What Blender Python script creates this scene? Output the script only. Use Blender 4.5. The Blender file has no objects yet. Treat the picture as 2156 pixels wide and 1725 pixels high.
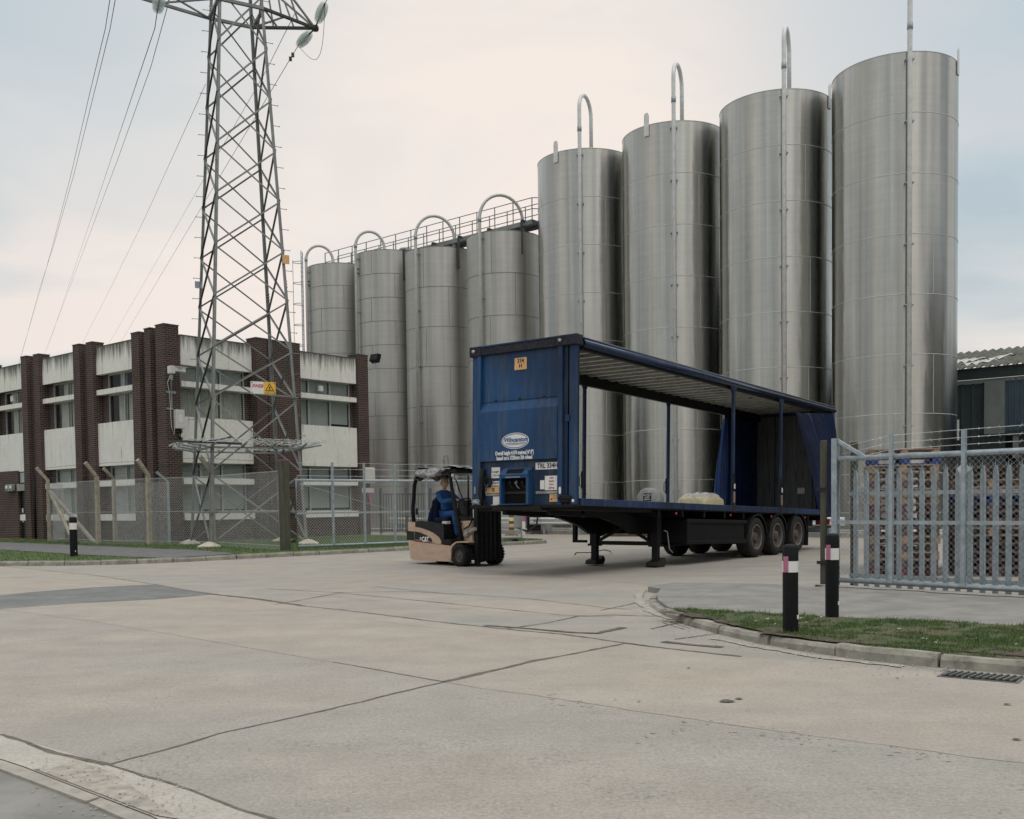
import bpy, math, random
from math import sin, cos, pi, radians as R_
from mathutils import Vector, Matrix
random.seed(7)
S = bpy.context.scene
COL = S.collection
# ------------------------------------------------------------------ camera
CH = 1.4
cam_d = bpy.data.cameras.new('camera'); cam = bpy.data.objects.new('camera', cam_d); COL.objects.link(cam)
cam_d.sensor_width = 36; cam_d.lens = 2110.5/2156*36; cam_d.shift_y = 0.1301; cam_d.shift_x = 0
cam_d.clip_start = 0.1; cam_d.clip_end = 5000
cam.matrix_world = Matrix.Translation((0, 0, CH)) @ Matrix.Rotation(R_(90-2.192), 4, 'X') @ Matrix.Rotation(R_(-0.7147), 4, 'Z')
S.camera = cam
S.render.resolution_x = 1024; S.render.resolution_y = 819
# ------------------------------------------------------------------ world / sun
SUN_EL, SUN_AZ = 62, 150
W = bpy.data.worlds.new('World'); S.world = W; W.use_nodes = True
nt = W.node_tree; nt.nodes.clear()
def N(t, **k):
    n = nt.nodes.new(t)
    for a, b in k.items(): setattr(n, a, b)
    return n
def L(a, b): nt.links.new(a, b)
out = N('ShaderNodeOutputWorld'); bg = N('ShaderNodeBackground'); bg.inputs[1].default_value = 0.1
sky = N('ShaderNodeTexSky', sky_type='NISHITA'); sky.sun_disc = False
sky.sun_elevation = R_(SUN_EL); sky.sun_rotation = R_(SUN_AZ); sky.air_density = 1; sky.dust_density = 2.5
tc = N('ShaderNodeTexCoord')
mp = N('ShaderNodeMapping'); mp.inputs['Scale'].default_value = (1.1, 1.1, 3.2); mp.inputs['Location'].default_value = (.35, .1, .25)
ns = N('ShaderNodeTexNoise'); ns.inputs['Scale'].default_value = 2.1; ns.inputs['Detail'].default_value = 6; ns.inputs['Roughness'].default_value = .5; ns.inputs['Distortion'].default_value = .4
L(tc.outputs['Generated'], mp.inputs[0]); L(mp.outputs[0], ns.inputs[0])
rp = N('ShaderNodeValToRGB'); e = rp.color_ramp.elements
e[0].position = .41; e[0].color = (4.7, 5.4, 5.7, 1)
e[1].position = .60; e[1].color = (8.8, 7.85, 7.2, 1)
m = e.new(.5); m.color = (6.5, 6.65, 6.55, 1)
L(ns.outputs[0], rp.inputs[0])
# bright warm patch where the cloud is thinnest
def dirglow(az, el, p0, p1):
    d = Vector((sin(R_(az))*cos(R_(el)), cos(R_(az))*cos(R_(el)), sin(R_(el))))
    v = N('ShaderNodeVectorMath', operation='DOT_PRODUCT'); L(tc.outputs['Generated'], v.inputs[0]); v.inputs[1].default_value = d
    mr = N('ShaderNodeMapRange'); mr.interpolation_type = 'SMOOTHSTEP'
    mr.inputs[1].default_value = p0; mr.inputs[2].default_value = p1; L(v.outputs['Value'], mr.inputs[0])
    return mr.outputs[0]
def mix(fac, a, b, f=1.0):
    mx = N('ShaderNodeMix', data_type='RGBA')
    if f != 1.0:
        mm = N('ShaderNodeMath', operation='MULTIPLY'); L(fac, mm.inputs[0]); mm.inputs[1].default_value = f; fac = mm.outputs[0]
    L(fac, mx.inputs[0])
    for s, i in ((a, 6), (b, 7)):
        if isinstance(s, tuple): mx.inputs[i].default_value = s
        else: L(s, mx.inputs[i])
    return mx.outputs[2]
c = rp.outputs[0]
c = mix(dirglow(-3, 25, .88, .997), c, (9.7, 8.6, 7.75, 1), .68)
c = mix(dirglow(30, 27, .93, 1.0), c, (4.9, 5.9, 6.5, 1), .75)
c = mix(dirglow(-29, 31, .93, 1.0), c, (5.3, 6.2, 6.7, 1), .7)
# an overcast sky is brightest overhead
up_ = dirglow(0, 90, .52, 1.0); um = N('ShaderNodeMath', operation='MULTIPLY_ADD'); L(up_, um.inputs[0]); um.inputs[1].default_value = 1.3; um.inputs[2].default_value = 1.0
vm = N('ShaderNodeVectorMath', operation='SCALE'); L(c, vm.inputs[0]); L(um.outputs[0], vm.inputs['Scale']); c = vm.outputs[0]
mxs = N('ShaderNodeMix', data_type='RGBA'); mxs.inputs[0].default_value = .9
L(sky.outputs[0], mxs.inputs[6]); L(c, mxs.inputs[7]); L(mxs.outputs[2], bg.inputs[0]); L(bg.outputs[0], out.inputs[0])
sd = bpy.data.lights.new('sun', 'SUN'); sd.energy = 0.6; sd.angle = R_(25); sd.color = (1, .94, .86)
sun = bpy.data.objects.new('sun', sd); COL.objects.link(sun)
az = R_(SUN_AZ); el = R_(SUN_EL)
sun.rotation_euler = Vector((sin(az)*cos(el), cos(az)*cos(el), sin(el))).to_track_quat('Z', 'Y').to_euler()
S.view_settings.view_transform = 'Standard'; S.view_settings.look = 'None'; S.view_settings.exposure = 0.1; S.view_settings.gamma = 1

# ------------------------------------------------------------------ survey helpers (photo measurements -> points on real planes)
def ray(x, y):
    F, p, r, py = 2110.5, R_(2.192), R_(.7147), 1143.08
    dx, dy = x-1078, y-py; cr, sr = cos(r), sin(r)
    a = dx*cr-dy*sr; b = dx*sr+dy*cr
    cp, sp = cos(p), sin(p)
    return Vector((a/F, cp-b/F*sp, -b/F*cp-sp))
def G(x, y, z=0.0):
    v = ray(x, y); t = (z-CH)/v[2]; return Vector((v[0]*t, v[1]*t, z))
def AT(x, y, Y):
    v = ray(x, y); t = Y/v[1]; return Vector((v[0]*t, Y, CH+v[2]*t))

# ------------------------------------------------------------------ mesh builder
class MB:
    def __init__(s): s.v = []; s.f = []; s.sm = []
    def add(s, vs, fs, smooth=False, M=None):
        b = len(s.v)
        for q in vs: s.v.append(tuple(M @ Vector(q)) if M is not None else tuple(q))
        for q in fs: s.f.append([b+i for i in q]); s.sm.append(smooth)
        return s
    def box(s, a, b, M=None, bev=0.0):
        x0, y0, z0 = [min(p, q) for p, q in zip(a, b)]; x1, y1, z1 = [max(p, q) for p, q in zip(a, b)]
        if bev > 0 and min(x1-x0, y1-y0, z1-z0) > 2.2*bev:
            vs = []; k = {}
            def vid(p):
                p = tuple(round(c, 6) for c in p)
                if p not in k: k[p] = len(vs); vs.append(p)
                return k[p]
            A = ((x0, x1), (y0, y1), (z0, z1)); fs = []
            c = [(x0+x1)/2, (y0+y1)/2, (z0+z1)/2]
            def inn(ax, i): return A[ax][i] + (bev if i == 0 else -bev)
            for ax in range(3):
                o = [(ax+1) % 3, (ax+2) % 3]
                for i in (0, 1):
                    q = []
                    for (p, r) in ((0, 0), (1, 0), (1, 1), (0, 1)):
                        w = [0, 0, 0]; w[ax] = A[ax][i]; w[o[0]] = inn(o[0], p); w[o[1]] = inn(o[1], r); q.append(vid(w))
                    fs.append(q if i else q[::-1])
            for ax in range(3):
                o = [(ax+1) % 3, (ax+2) % 3]
                for p in (0, 1):
                    for r in (0, 1):
                        q = []
                        for (e_, which) in ((0, 0), (1, 0), (1, 1), (0, 1)):
                            w = [0, 0, 0]; w[ax] = inn(ax, e_)
                            if which == 0: w[o[0]] = A[o[0]][p]; w[o[1]] = inn(o[1], r)
                            else: w[o[0]] = inn(o[0], p); w[o[1]] = A[o[1]][r]
                            q.append(vid(w))
                        fs.append(q if (p == r) else q[::-1])
            for p in (0, 1):
                for r in (0, 1):
                    for t in (0, 1):
                        q = [vid((A[0][p], inn(1, r), inn(2, t))), vid((inn(0, p), A[1][r], inn(2, t))), vid((inn(0, p), inn(1, r), A[2][t]))]
                        fs.append(q if (p+r+t) % 2 else q[::-1])
            return s.add(vs, fs, False, M)
        vs = [(x0, y0, z0), (x1, y0, z0), (x1, y1, z0), (x0, y1, z0), (x0, y0, z1), (x1, y0, z1), (x1, y1, z1), (x0, y1, z1)]
        return s.add(vs, [(3, 2, 1, 0), (4, 5, 6, 7), (0, 1, 5, 4), (1, 2, 6, 5), (2, 3, 7, 6), (3, 0, 4, 7)], False, M)
    def bar(s, p, q, w, h=None, up=(0, 0, 1), M=None):
        p = Vector(p); q = Vector(q); h = h or w; d = (q-p).normalized(); u = Vector(up)
        if abs(d.dot(u)) > .98: u = Vector((1, 0, 0))
        a = d.cross(u).normalized(); b = a.cross(d).normalized()
        vs = []
        for c in (p, q):
            for i, j in ((-1, -1), (1, -1), (1, 1), (-1, 1)): vs.append(c+a*(i*w/2)+b*(j*h/2))
        return s.add(vs, [(0, 1, 2, 3), (7, 6, 5, 4), (0, 4, 5, 1), (1, 5, 6, 2), (2, 6, 7, 3), (3, 7, 4, 0)], False, M)
    def angle(s, p, q, w, t, up):
        """steel angle section: two thin flanges"""
        p = Vector(p); q = Vector(q); d = (q-p).normalized(); u = Vector(up); u = (u-d*u.dot(d)).normalized(); a = d.cross(u).normalized()
        vs = []
        for c in (p, q):
            for i, j in ((0, 0), (w, 0), (w, t), (t, t), (t, w), (0, w)): vs.append(c+a*i+u*j)
        fs = [(5, 4, 3, 2, 1, 0), (6, 7, 8, 9, 10, 11)]+[(i, (i+1) % 6, (i+1) % 6+6, i+6) for i in range(6)]
        return s.add(vs, fs)
    def tube(s, path, r, seg=8, cap=True, closed=False, M=None, smooth=True):
        P = [Vector(p) for p in path]; n = len(P); rs = r if isinstance(r, (list, tuple)) else [r]*n
        vs = []; fs = []; prev = None
        for i, p in enumerate(P):
            d = (P[(i+1) % n]-P[i-1]) if closed else (P[min(i+1, n-1)]-P[max(i-1, 0)])
            d.normalize()
            if prev is None:
                u = Vector((0, 0, 1)) if abs(d.z) < .9 else Vector((1, 0, 0))
            else: u = prev
            a = (u-d*u.dot(d)).normalized(); prev = a; b = d.cross(a)
            for k in range(seg):
                t = 2*pi*k/seg; vs.append(p+(a*cos(t)+b*sin(t))*rs[i])
        for i in range(n if closed else n-1):
            j = (i+1) % n
            for k in range(seg):
                l = (k+1) % seg; fs.append((i*seg+k, i*seg+l, j*seg+l, j*seg+k))
        s.add(vs, fs, smooth, M)
        if cap and not closed:
            b = len(s.v)-len(vs)
            s.f.append([b+k for k in range(seg)][::-1]); s.sm.append(False)
            s.f.append([b+(n-1)*seg+k for k in range(seg)]); s.sm.append(False)
        return s
    def lathe(s, prof, seg=32, M=None, smooth=True, a0=0, a1=2*pi):
        full = abs(a1-a0-2*pi) < 1e-6; n = len(prof); m_ = seg if full else seg+1; vs = []; fs = []
        for k in range(m_):
            t = a0+(a1-a0)*k/seg
            for (r, z) in prof: vs.append((r*cos(t), r*sin(t), z))
        for k in range(seg):
            l = (k+1) % m_
            for i in range(n-1): fs.append((k*n+i, l*n+i, l*n+i+1, k*n+i+1))
        return s.add(vs, fs, smooth, M)
    def cyl(s, p, q, r, seg=16, M=None, r2=None):
        return s.tube([p, q], [r, r2 if r2 is not None else r], seg, True, False, M)
    def prism(s, poly, a, b, axis='z', M=None):
        """extrude polygon (2D) between a and b along axis"""
        n = len(poly); vs = []
        for h in (a, b):
            for (u, v) in poly:
                vs.append({'z': (u, v, h), 'y': (u, h, v), 'x': (h, u, v)}[axis])
        fs = [list(range(n))[::-1], [n+i for i in range(n)]]+[(i, (i+1) % n, (i+1) % n+n, i+n) for i in range(n)]
        return s.add(vs, fs, False, M)
    def sheet(s, fn, nu, nv, smooth=True, M=None):
        vs = [fn(i/nu, j/nv) for j in range(nv+1) for i in range(nu+1)]
        fs = [(j*(nu+1)+i, j*(nu+1)+i+1, (j+1)*(nu+1)+i+1, (j+1)*(nu+1)+i) for j in range(nv) for i in range(nu)]
        return s.add(vs, fs, smooth, M)
    def build(s, name, m, parent=None, label=None, uv='box', fix=True):
        me = bpy.data.meshes.new(name); me.from_pydata(s.v, [], s.f)
        me.polygons.foreach_set('use_smooth', s.sm)
        if fix:
            import bmesh
            bm = bmesh.new(); bm.from_mesh(me); bmesh.ops.recalc_face_normals(bm, faces=bm.faces); bm.to_mesh(me); bm.free()
        me.update()
        ul = me.uv_layers.new(name='UVMap'); V = me.vertices; dat = ul.data
        for p in me.polygons:
            n = p.normal
            if uv == 'cyl':
                c = p.center; ac = math.atan2(c.y, c.x)
                for li in p.loop_indices:
                    q = V[me.loops[li].vertex_index].co; t = math.atan2(q.y, q.x)
                    while t-ac > pi: t -= 2*pi
                    while t-ac < -pi: t += 2*pi
                    dat[li].uv = (t, q.z)
            elif abs(n.z) > .8:
                for li in p.loop_indices:
                    q = V[me.loops[li].vertex_index].co; dat[li].uv = (q.x, q.y)
            else:
                h = Vector((-n.y, n.x, 0)).normalized()
                for li in p.loop_indices:
                    q = V[me.loops[li].vertex_index].co; dat[li].uv = (q.dot(h), q.z)
        if isinstance(m, str): m = M_[m]
        me.materials.append(m)
        o = bpy.data.objects.new(name, me); COL.objects.link(o)
        if parent: o.parent = parent
        if label: o['label'] = label
        return o
def thing(name, label, cat, loc=(0, 0, 0), rz=0, group=None, ry=0):
    o = bpy.data.objects.new(name, None); COL.objects.link(o); o.empty_display_size = .1
    o.location = loc; o.rotation_euler = (0, ry, rz); o['label'] = label; o['category'] = cat
    if group: o['group'] = group
    return o
def tag(o, label, cat, group=None):
    o['label'] = label; o['category'] = cat
    if group: o['group'] = group
    return o
def struct(o, kind='structure'):
    o['kind'] = kind; return o
def dup(root, loc=None, rz=None, label=None, group=None):
    r = root.copy(); COL.objects.link(r)
    if loc is not None: r.location = loc
    if rz is not None: r.rotation_euler = (0, 0, rz)
    if label: r['label'] = label
    if group: r['group'] = group
    for ch in list(root.children):
        c_ = ch.copy(); COL.objects.link(c_); c_.parent = r
        for g in list(ch.children):
            d_ = g.copy(); COL.objects.link(d_); d_.parent = c_
    return r
def text_mesh(name, body, size, m, parent, M, ext=.0015, align='CENTER', shear=0, bold=0, sx=1.0, label=None):
    cu = bpy.data.curves.new('txt', 'FONT'); cu.body = body; cu.size = size; cu.extrude = ext; cu.align_x = align; cu.align_y = 'CENTER'
    cu.shear = shear; cu.offset = bold; cu.resolution_u = 3
    to = bpy.data.objects.new('txt', cu); COL.objects.link(to)
    dg = bpy.context.evaluated_depsgraph_get(); me = bpy.data.meshes.new_from_object(to.evaluated_get(dg))
    bpy.data.objects.remove(to); bpy.data.curves.remove(cu)
    me.name = name; me.transform(M @ Matrix.Diagonal((sx, 1, 1, 1)))
    me.materials.clear(); me.materials.append(M_[m])
    o = bpy.data.objects.new(name, me); COL.objects.link(o); o.parent = parent
    if label: o['label'] = label
    return o

# ------------------------------------------------------------------ materials
M_ = {}
class NT:
    def __init__(s, name):
        s.m = bpy.data.materials.new(name); s.m.use_nodes = True; s.t = s.m.node_tree
        s.b = s.t.nodes['Principled BSDF']; s.o = s.t.nodes['Material Output']; M_[name] = s.m
        s.tc = s.n('ShaderNodeTexCoord')
    def n(s, t, **k):
        x = s.t.nodes.new(t)
        for a, b in k.items(): setattr(x, a, b)
        return x
    def l(s, a, b): s.t.links.new(a, b)
    def noise(s, scale, detail=4, rough=.55, coord='Object', stretch=(1, 1, 1), off=(0, 0, 0), dist=0):
        mp = s.n('ShaderNodeMapping'); mp.inputs['Scale'].default_value = stretch; mp.inputs['Location'].default_value = off
        s.l(s.tc.outputs[coord], mp.inputs[0])
        x = s.n('ShaderNodeTexNoise'); x.inputs['Scale'].default_value = scale; x.inputs['Detail'].default_value = detail
        x.inputs['Roughness'].default_value = rough; x.inputs['Distortion'].default_value = dist
        s.l(mp.outputs[0], x.inputs['Vector']); return x.outputs[0]
    def ramp(s, f, stops, interp='LINEAR'):
        r = s.n('ShaderNodeValToRGB'); e = r.color_ramp.elements; r.color_ramp.interpolation = interp
        while len(e) > 1: e.remove(e[-1])
        e[0].position = stops[0][0]; e[0].color = col4(stops[0][1])
        for p, c_ in stops[1:]:
            q = e.new(p); q.color = col4(c_)
        s.l(f, r.inputs[0]); return r.outputs[0]
    def mix(s, f, a, b, mode='MIX'):
        x = s.n('ShaderNodeMix', data_type='RGBA', blend_type=mode)
        if isinstance(f, float): x.inputs[0].default_value = f
        else: s.l(f, x.inputs[0])
        for v, i in ((a, 6), (b, 7)):
            if isinstance(v, (tuple, float, int)): x.inputs[i].default_value = col4(v)
            else: s.l(v, x.inputs[i])
        return x.outputs[2]
    def col(s, v):
        if isinstance(v, tuple): s.b.inputs['Base Color'].default_value = col4(v)
        else: s.l(v, s.b.inputs['Base Color'])
    def rough(s, v):
        if isinstance(v, (float, int)): s.b.inputs['Roughness'].default_value = v
        else: s.l(v, s.b.inputs['Roughness'])
    def bump(s, h, strength=.3, dist=.01):
        x = s.n('ShaderNodeBump'); x.inputs['Strength'].default_value = strength; x.inputs['Distance'].default_value = dist
        s.l(h, x.inputs['Height']); s.l(x.outputs[0], s.b.inputs['Normal']); return x
    def metal(s, v): s.b.inputs['Metallic'].default_value = v
def col4(c_):
    if isinstance(c_, (int, float)): return (c_, c_, c_, 1)
    return tuple(c_)+(1,) if len(c_) == 3 else c_
def simple(name, c_, rough=.6, metal=0, var=.25, scale=4, dirt=None, bump=0, stretch=(1, 1, 1), dirt_pos=(.55, .7)):
    t = NT(name); f = t.noise(scale, 5, .6, stretch=stretch)
    a = tuple(x*(1-var) for x in c_); b = tuple(min(1, x*(1+var)) for x in c_)
    cc = t.ramp(f, [(.3, a), (.7, b)])
    if dirt:
        g = t.noise(scale*2.3, 8, .7, stretch=stretch, off=(3, 1, 2)); k = t.ramp(g, [(dirt_pos[0], 0.0), (dirt_pos[1], 1.0)])
        cc = t.mix(k, cc, dirt)
    t.col(cc); t.rough(rough); t.metal(metal)
    if not metal and rough >= .35: t.b.inputs['Specular IOR Level'].default_value = .22 if max(c_) < .05 else .35
    if bump: t.bump(t.noise(scale*6, 5, .6), bump, .01)
    return t.m
simple('black_steel', (.006, .0065, .008), .5, .0, .4, 5, (.03, .027, .024), .1, dirt_pos=(.6, .85))
simple('black_rubber', (.014, .014, .014), .8, 0, .3, 9, (.05, .045, .04), .2)
simple('tyre', (.022, .022, .022), .85, 0, .3, 7, (.055, .052, .047), .2, dirt_pos=(.45, .8))
simple('rim_lip', (.17, .15, .135), .6, 0, .3, 5)
simple('rim', (.08, .066, .058), .7, 0, .4, 6, (.12, .10, .085), .1, dirt_pos=(.5, .7))
simple('galv', (.33, .385, .42), .5, .35, .22, 9, (.22, .24, .25), .05)
simple('galv_pale', (.62, .64, .64), .45, .1, .12, 5, (.45, .45, .44), .05)
simple('pylon_steel', (.205, .217, .213), .6, .2, .22, 3, (.17, .17, .16), 0)
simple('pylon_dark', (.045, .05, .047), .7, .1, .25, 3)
simple('casting', (.013, .018, .03), .6, 0, .4, 6, (.06, .035, .025), .3, dirt_pos=(.5, .65))
simple('brownish_bracket', (.03, .025, .024), .7)
simple('white_paint', (.62, .61, .57), .5, 0, .08, 6, (.4, .38, .34))
simple('white_plate', (.72, .71, .69), .5, 0, .05, 6)
simple('plate_orange', (.66, .40, .19), .55, 0, .1, 8, (.4, .26, .14))
simple('ink_black', (.012, .012, .014), .5, 0, 0)
simple('ink_red', (.42, .03, .06), .5, 0, 0)
simple('ink_blue', (.02, .08, .25), .5, 0, 0)
simple('sign_yellow', (.75, .45, .07), .5, 0, .08, 5)
simple('band_yellow', (.72, .50, .16), .6, 0, .1, 5, (.35, .25, .12))
simple('band_red', (.40, .14, .24), .5, 0, .1, 5)
simple('bollard_black', (.005, .006, .007), .6, 0, .3, 6, (.015, .015, .014), .1, dirt_pos=(.6, .85))
simple('wood_pale', (.27, .195, .14), .85, 0, .4, 6, (.09, .07, .06), .3, (1, 1, 1))
simple('wood_dark', (.10, .072, .062), .85, 0, .35, 6, (.07, .05, .045), .3)
simple('wood_blue', (.015, .04, .17), .8, 0, .3, 6, (.05, .06, .09), .2)
simple('wood_red', (.11, .035, .05), .8, 0, .3, 6, (.08, .04, .05), .2)
simple('post_timber', (.075, .075, .055), .85, 0, .3, 4, (.03, .03, .025), .3, (3, 3, .4))
simple('concrete_post', (.34, .31, .25), .9, 0, .25, 5, (.17, .16, .12), .4)
simple('frame_paint', (.36, .40, .40), .6, 0, .15, 5)
simple('shade_black', (.006, .006, .007), .95, 0, .1)  # near-black colour standing in for shade inside rooms, openings and hollows
simple('fabric_navy', (.012, .018, .045), .95, 0, .3, 10, None, .4)
simple('sweater_blue', (.022, .085, .24), .95, 0, .2, 14, None, .35)
simple('trouser_blue', (.018, .07, .23), .95, 0, .2, 12, None, .35)
simple('skin', (.52, .30, .22), .55, 0, .08, 12)
simple('hair_pale', (.42, .34, .24), .8, 0, .2, 30)
simple('boot', (.015, .014, .013), .6, 0)
simple('cream_paint', (.50, .355, .26), .5, 0, .12, 2.2, (.28, .225, .18), .1, (1, 1, 3), (.56, .66))
simple('cream_clean', (.47, .345, .245), .45, 0, .08, 4, (.25, .17, .11))
simple('lift_black', (.010, .011, .013), .38, 0, .4, 6, (.05, .05, .055), .05, dirt_pos=(.55, .75))
simple('seat_cream', (.55, .53, .46), .6)
simple('old_cloth', (.10, .105, .11), .8, 0, .5, 1.6, (.40, .41, .41), .4, dirt_pos=(.40, .62))
simple('lamp_glass', (.55, .58, .58), .15, 0, .1)
simple('cctv_white', (.62, .62, .58), .45, 0, .1, 10, (.4, .4, .38))
simple('asphalt', (.235, .228, .213), .9, 0, .2, 2.2, (.28, .265, .24), .5)
simple('asphalt_path', (.135, .137, .137), .9, 0, .2, 2.2, (.21, .205, .20), .5)
simple('asphalt_dark', (.165, .17, .165), .85, 0, .18, 1.2, (.26, .255, .24), .5)
simple('kerb_stone', (.285, .272, .235), .9, 0, .3, 3, (.13, .13, .10), .6, dirt_pos=(.5, .72))
simple('muff_concrete', (.5, .46, .38), .9, 0, .15, 4)
simple('iron_grate', (.13, .135, .13), .7, .2, .3, 8, (.2, .19, .17))
simple('plastic_pipe', (.48, .48, .46), .4, .2, .1, 4)
simple('hose', (.012, .012, .013), .6)
simple('sack_white', (.62, .66, .70), .25, 0, .15, 3, (.12, .2, .42), .4, dirt_pos=(.5, .6))
simple('sack_blue', (.06, .13, .33), .25, 0, .4, 5, (.55, .6, .65), .5, dirt_pos=(.48, .58))
simple('wrap_yellow', (.78, .70, .44), .3, 0, .08, 3, (.80, .80, .76), .5)
simple('wrap_clear', (.74, .74, .70), .25, 0, .06, 4, None, .4)
simple('gravel_dust', (.36, .33, .285), .95, 0, .3, 12, None, .5)
simple('dirt', (.085, .065, .048), .95, 0, .4, 10, (.20, .17, .13), .6)
simple('joint_tar', (.115, .107, .094), .95, 0, .4, 6, (.17, .155, .13), .5, dirt_pos=(.45, .65))
simple('road_pit', (.265, .255, .232), .95, 0, .3, 20, None, .5)
simple('joint_light', (.35, .325, .285), .95, 0, .2, 6, (.2, .18, .15), .3)
simple('wire', (.58, .60, .60), .5, .3, .15, 4)
simple('wire_dark', (.05, .06, .065), .6, 0, .1)
simple('conductor', (.16, .17, .17), .6, .2, .1)
simple('glass_disc', (.42, .50, .47), .12, 0, .05); M_['glass_disc'].node_tree.nodes['Principled BSDF'].inputs['Alpha'].default_value = .28
simple('roof_felt', (.12, .12, .115), .9)
simple('gantry_steel', (.22, .235, .235), .6, .2, .2, 2)
simple('plinth_concrete', (.31, .30, .27), .9, 0, .2, 2, (.2, .2, .18), .3)

# concrete road with tyre-polished, ginger and blue-grey drifts
def concrete(name, base, warm, k=1.0):
    t = NT(name)
    a = t.noise(.22, 4, .5, stretch=(1, 1.6, 1)); b = t.noise(1.6, 6, .6); c_ = t.noise(45, 3, .7); d = t.noise(.7, 5, .6, off=(9, 2, 0), stretch=(.5, 2.2, 1))
    cc = t.mix(t.ramp(a, [(.38, 0.0), (.64, 1.0)]), base, warm)
    cc = t.mix(.55, cc, t.ramp(b, [(.3, .80), (.7, 1.12)]), 'MULTIPLY')
    cc = t.mix(.38, cc, t.ramp(d, [(.35, .82), (.65, 1.08)]), 'MULTIPLY')
    ag = t.noise(2.2, 5, .7, off=(4, 4, 0)); sp = t.noise(26, 2, .6, off=(1, 7, 0))
    pit = t.n('ShaderNodeMath', operation='MULTIPLY'); t.l(t.ramp(ag, [(.5, 0.0), (.66, 1.0)]), pit.inputs[0]); t.l(t.ramp(sp, [(.52, 0.0), (.62, 1.0)]), pit.inputs[1])
    pm = t.n('ShaderNodeMath', operation='MULTIPLY'); t.l(pit.outputs[0], pm.inputs[0]); pm.inputs[1].default_value = .62*k
    cc = t.mix(pm.outputs[0], cc, (.20, .205, .198))
    sc_ = t.noise(3.2, 5, .7, stretch=(1.2, 14, 1), off=(6, 2, 0)); mm_ = t.mix(.5, cc, t.ramp(sc_, [(.34, .86), (.5, 1.0), (.68, 1.08)]), 'MULTIPLY'); cc = mm_
    vo = t.n('ShaderNodeTexVoronoi'); vo.inputs['Scale'].default_value = 5.5; t.l(t.tc.outputs['Object'], vo.inputs[0]); cc = t.mix(t.ramp(vo.outputs['Distance'], [(.035, .5), (.06, 0.0)]), cc, (.2, .19, .17))
    cc = t.mix(min(1.0, .4+.2*k), cc, t.ramp(c_, [(.3, .72), (.7, 1.28)]), 'MULTIPLY'); c3 = t.noise(110, 2, .6, off=(2, 2, 0)); cc = t.mix(.5, cc, t.ramp(c3, [(.3, .8), (.7, 1.2)]), 'MULTIPLY')
    t.col(cc); t.rough(.88)
    t.bump(t.noise(60, 4, .7), .35*k, .006)
concrete('road_a', (.335, .311, .277), (.366, .324, .275))
concrete('road_b', (.348, .318, .278), (.380, .328, .273), .5)
concrete('road_c', (.330, .311, .279), (.356, .320, .275), 1.4)
concrete('road_strip', (.43, .405, .36), (.45, .40, .345), .5)
concrete('road_yard', (.32, .303, .274), (.352, .312, .266), .7)
# grass ground
t = NT('turf'); f = t.noise(3, 6, .7); g = t.noise(14, 5, .7)
cc = t.ramp(f, [(.3, (.05, .085, .028)), (.5, (.08, .125, .038)), (.66, (.115, .13, .055))]); cc = t.mix(t.ramp(g, [(.55, 0.0), (.72, 1.0)]), cc, (.11, .085, .055)); t.col(cc); t.rough(.95); t.bump(g, .8, .03)
t = NT('turf_worn'); f = t.noise(1.3, 6, .7); g = t.noise(9, 6, .75)
cc = t.ramp(f, [(.36, (.05, .08, .028)), (.52, (.085, .10, .045)), (.62, (.13, .10, .07))]); cc = t.mix(t.ramp(g, [(.5, 0.0), (.64, 1.0)]), cc, (.12, .09, .065)); t.col(cc); t.rough(.95); t.bump(g, .9, .03)
t = NT('grass_blade'); f = t.noise(2.5, 3, .6); t.col(t.ramp(f, [(.3, (.055, .105, .024)), (.55, (.09, .15, .038)), (.75, (.15, .165, .07))])); t.rough(.7)
# bricks
t = NT('brick'); mpp = t.n('ShaderNodeMapping'); t.l(t.tc.outputs['UV'], mpp.inputs[0])
bk = t.n('ShaderNodeTexBrick'); bk.inputs['Scale'].default_value = 1; bk.inputs['Brick Width'].default_value = .235; bk.inputs['Row Height'].default_value = .082
bk.inputs['Mortar Size'].default_value = .0085; bk.inputs['Mortar Smooth'].default_value = .3; bk.inputs['Bias'].default_value = -.1
bk.inputs['Color1'].default_value = (.060, .027, .026, 1); bk.inputs['Color2'].default_value = (.028, .014, .017, 1); bk.inputs['Mortar'].default_value = (.20, .17, .135, 1)
t.l(mpp.outputs[0], bk.inputs['Vector'])
f = t.noise(.9, 5, .6); cc = t.mix(.5, bk.outputs[0], t.ramp(f, [(.3, .55), (.7, 1.3)]), 'MULTIPLY')
cc = t.mix(.5, cc, t.ramp(t.noise(30, 3, .7), [(.3, .7), (.7, 1.3)]), 'MULTIPLY')
t.col(cc); t.rough(.85); bb = t.bump(bk.outputs[1], .6, .008); bb.invert = True
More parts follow.
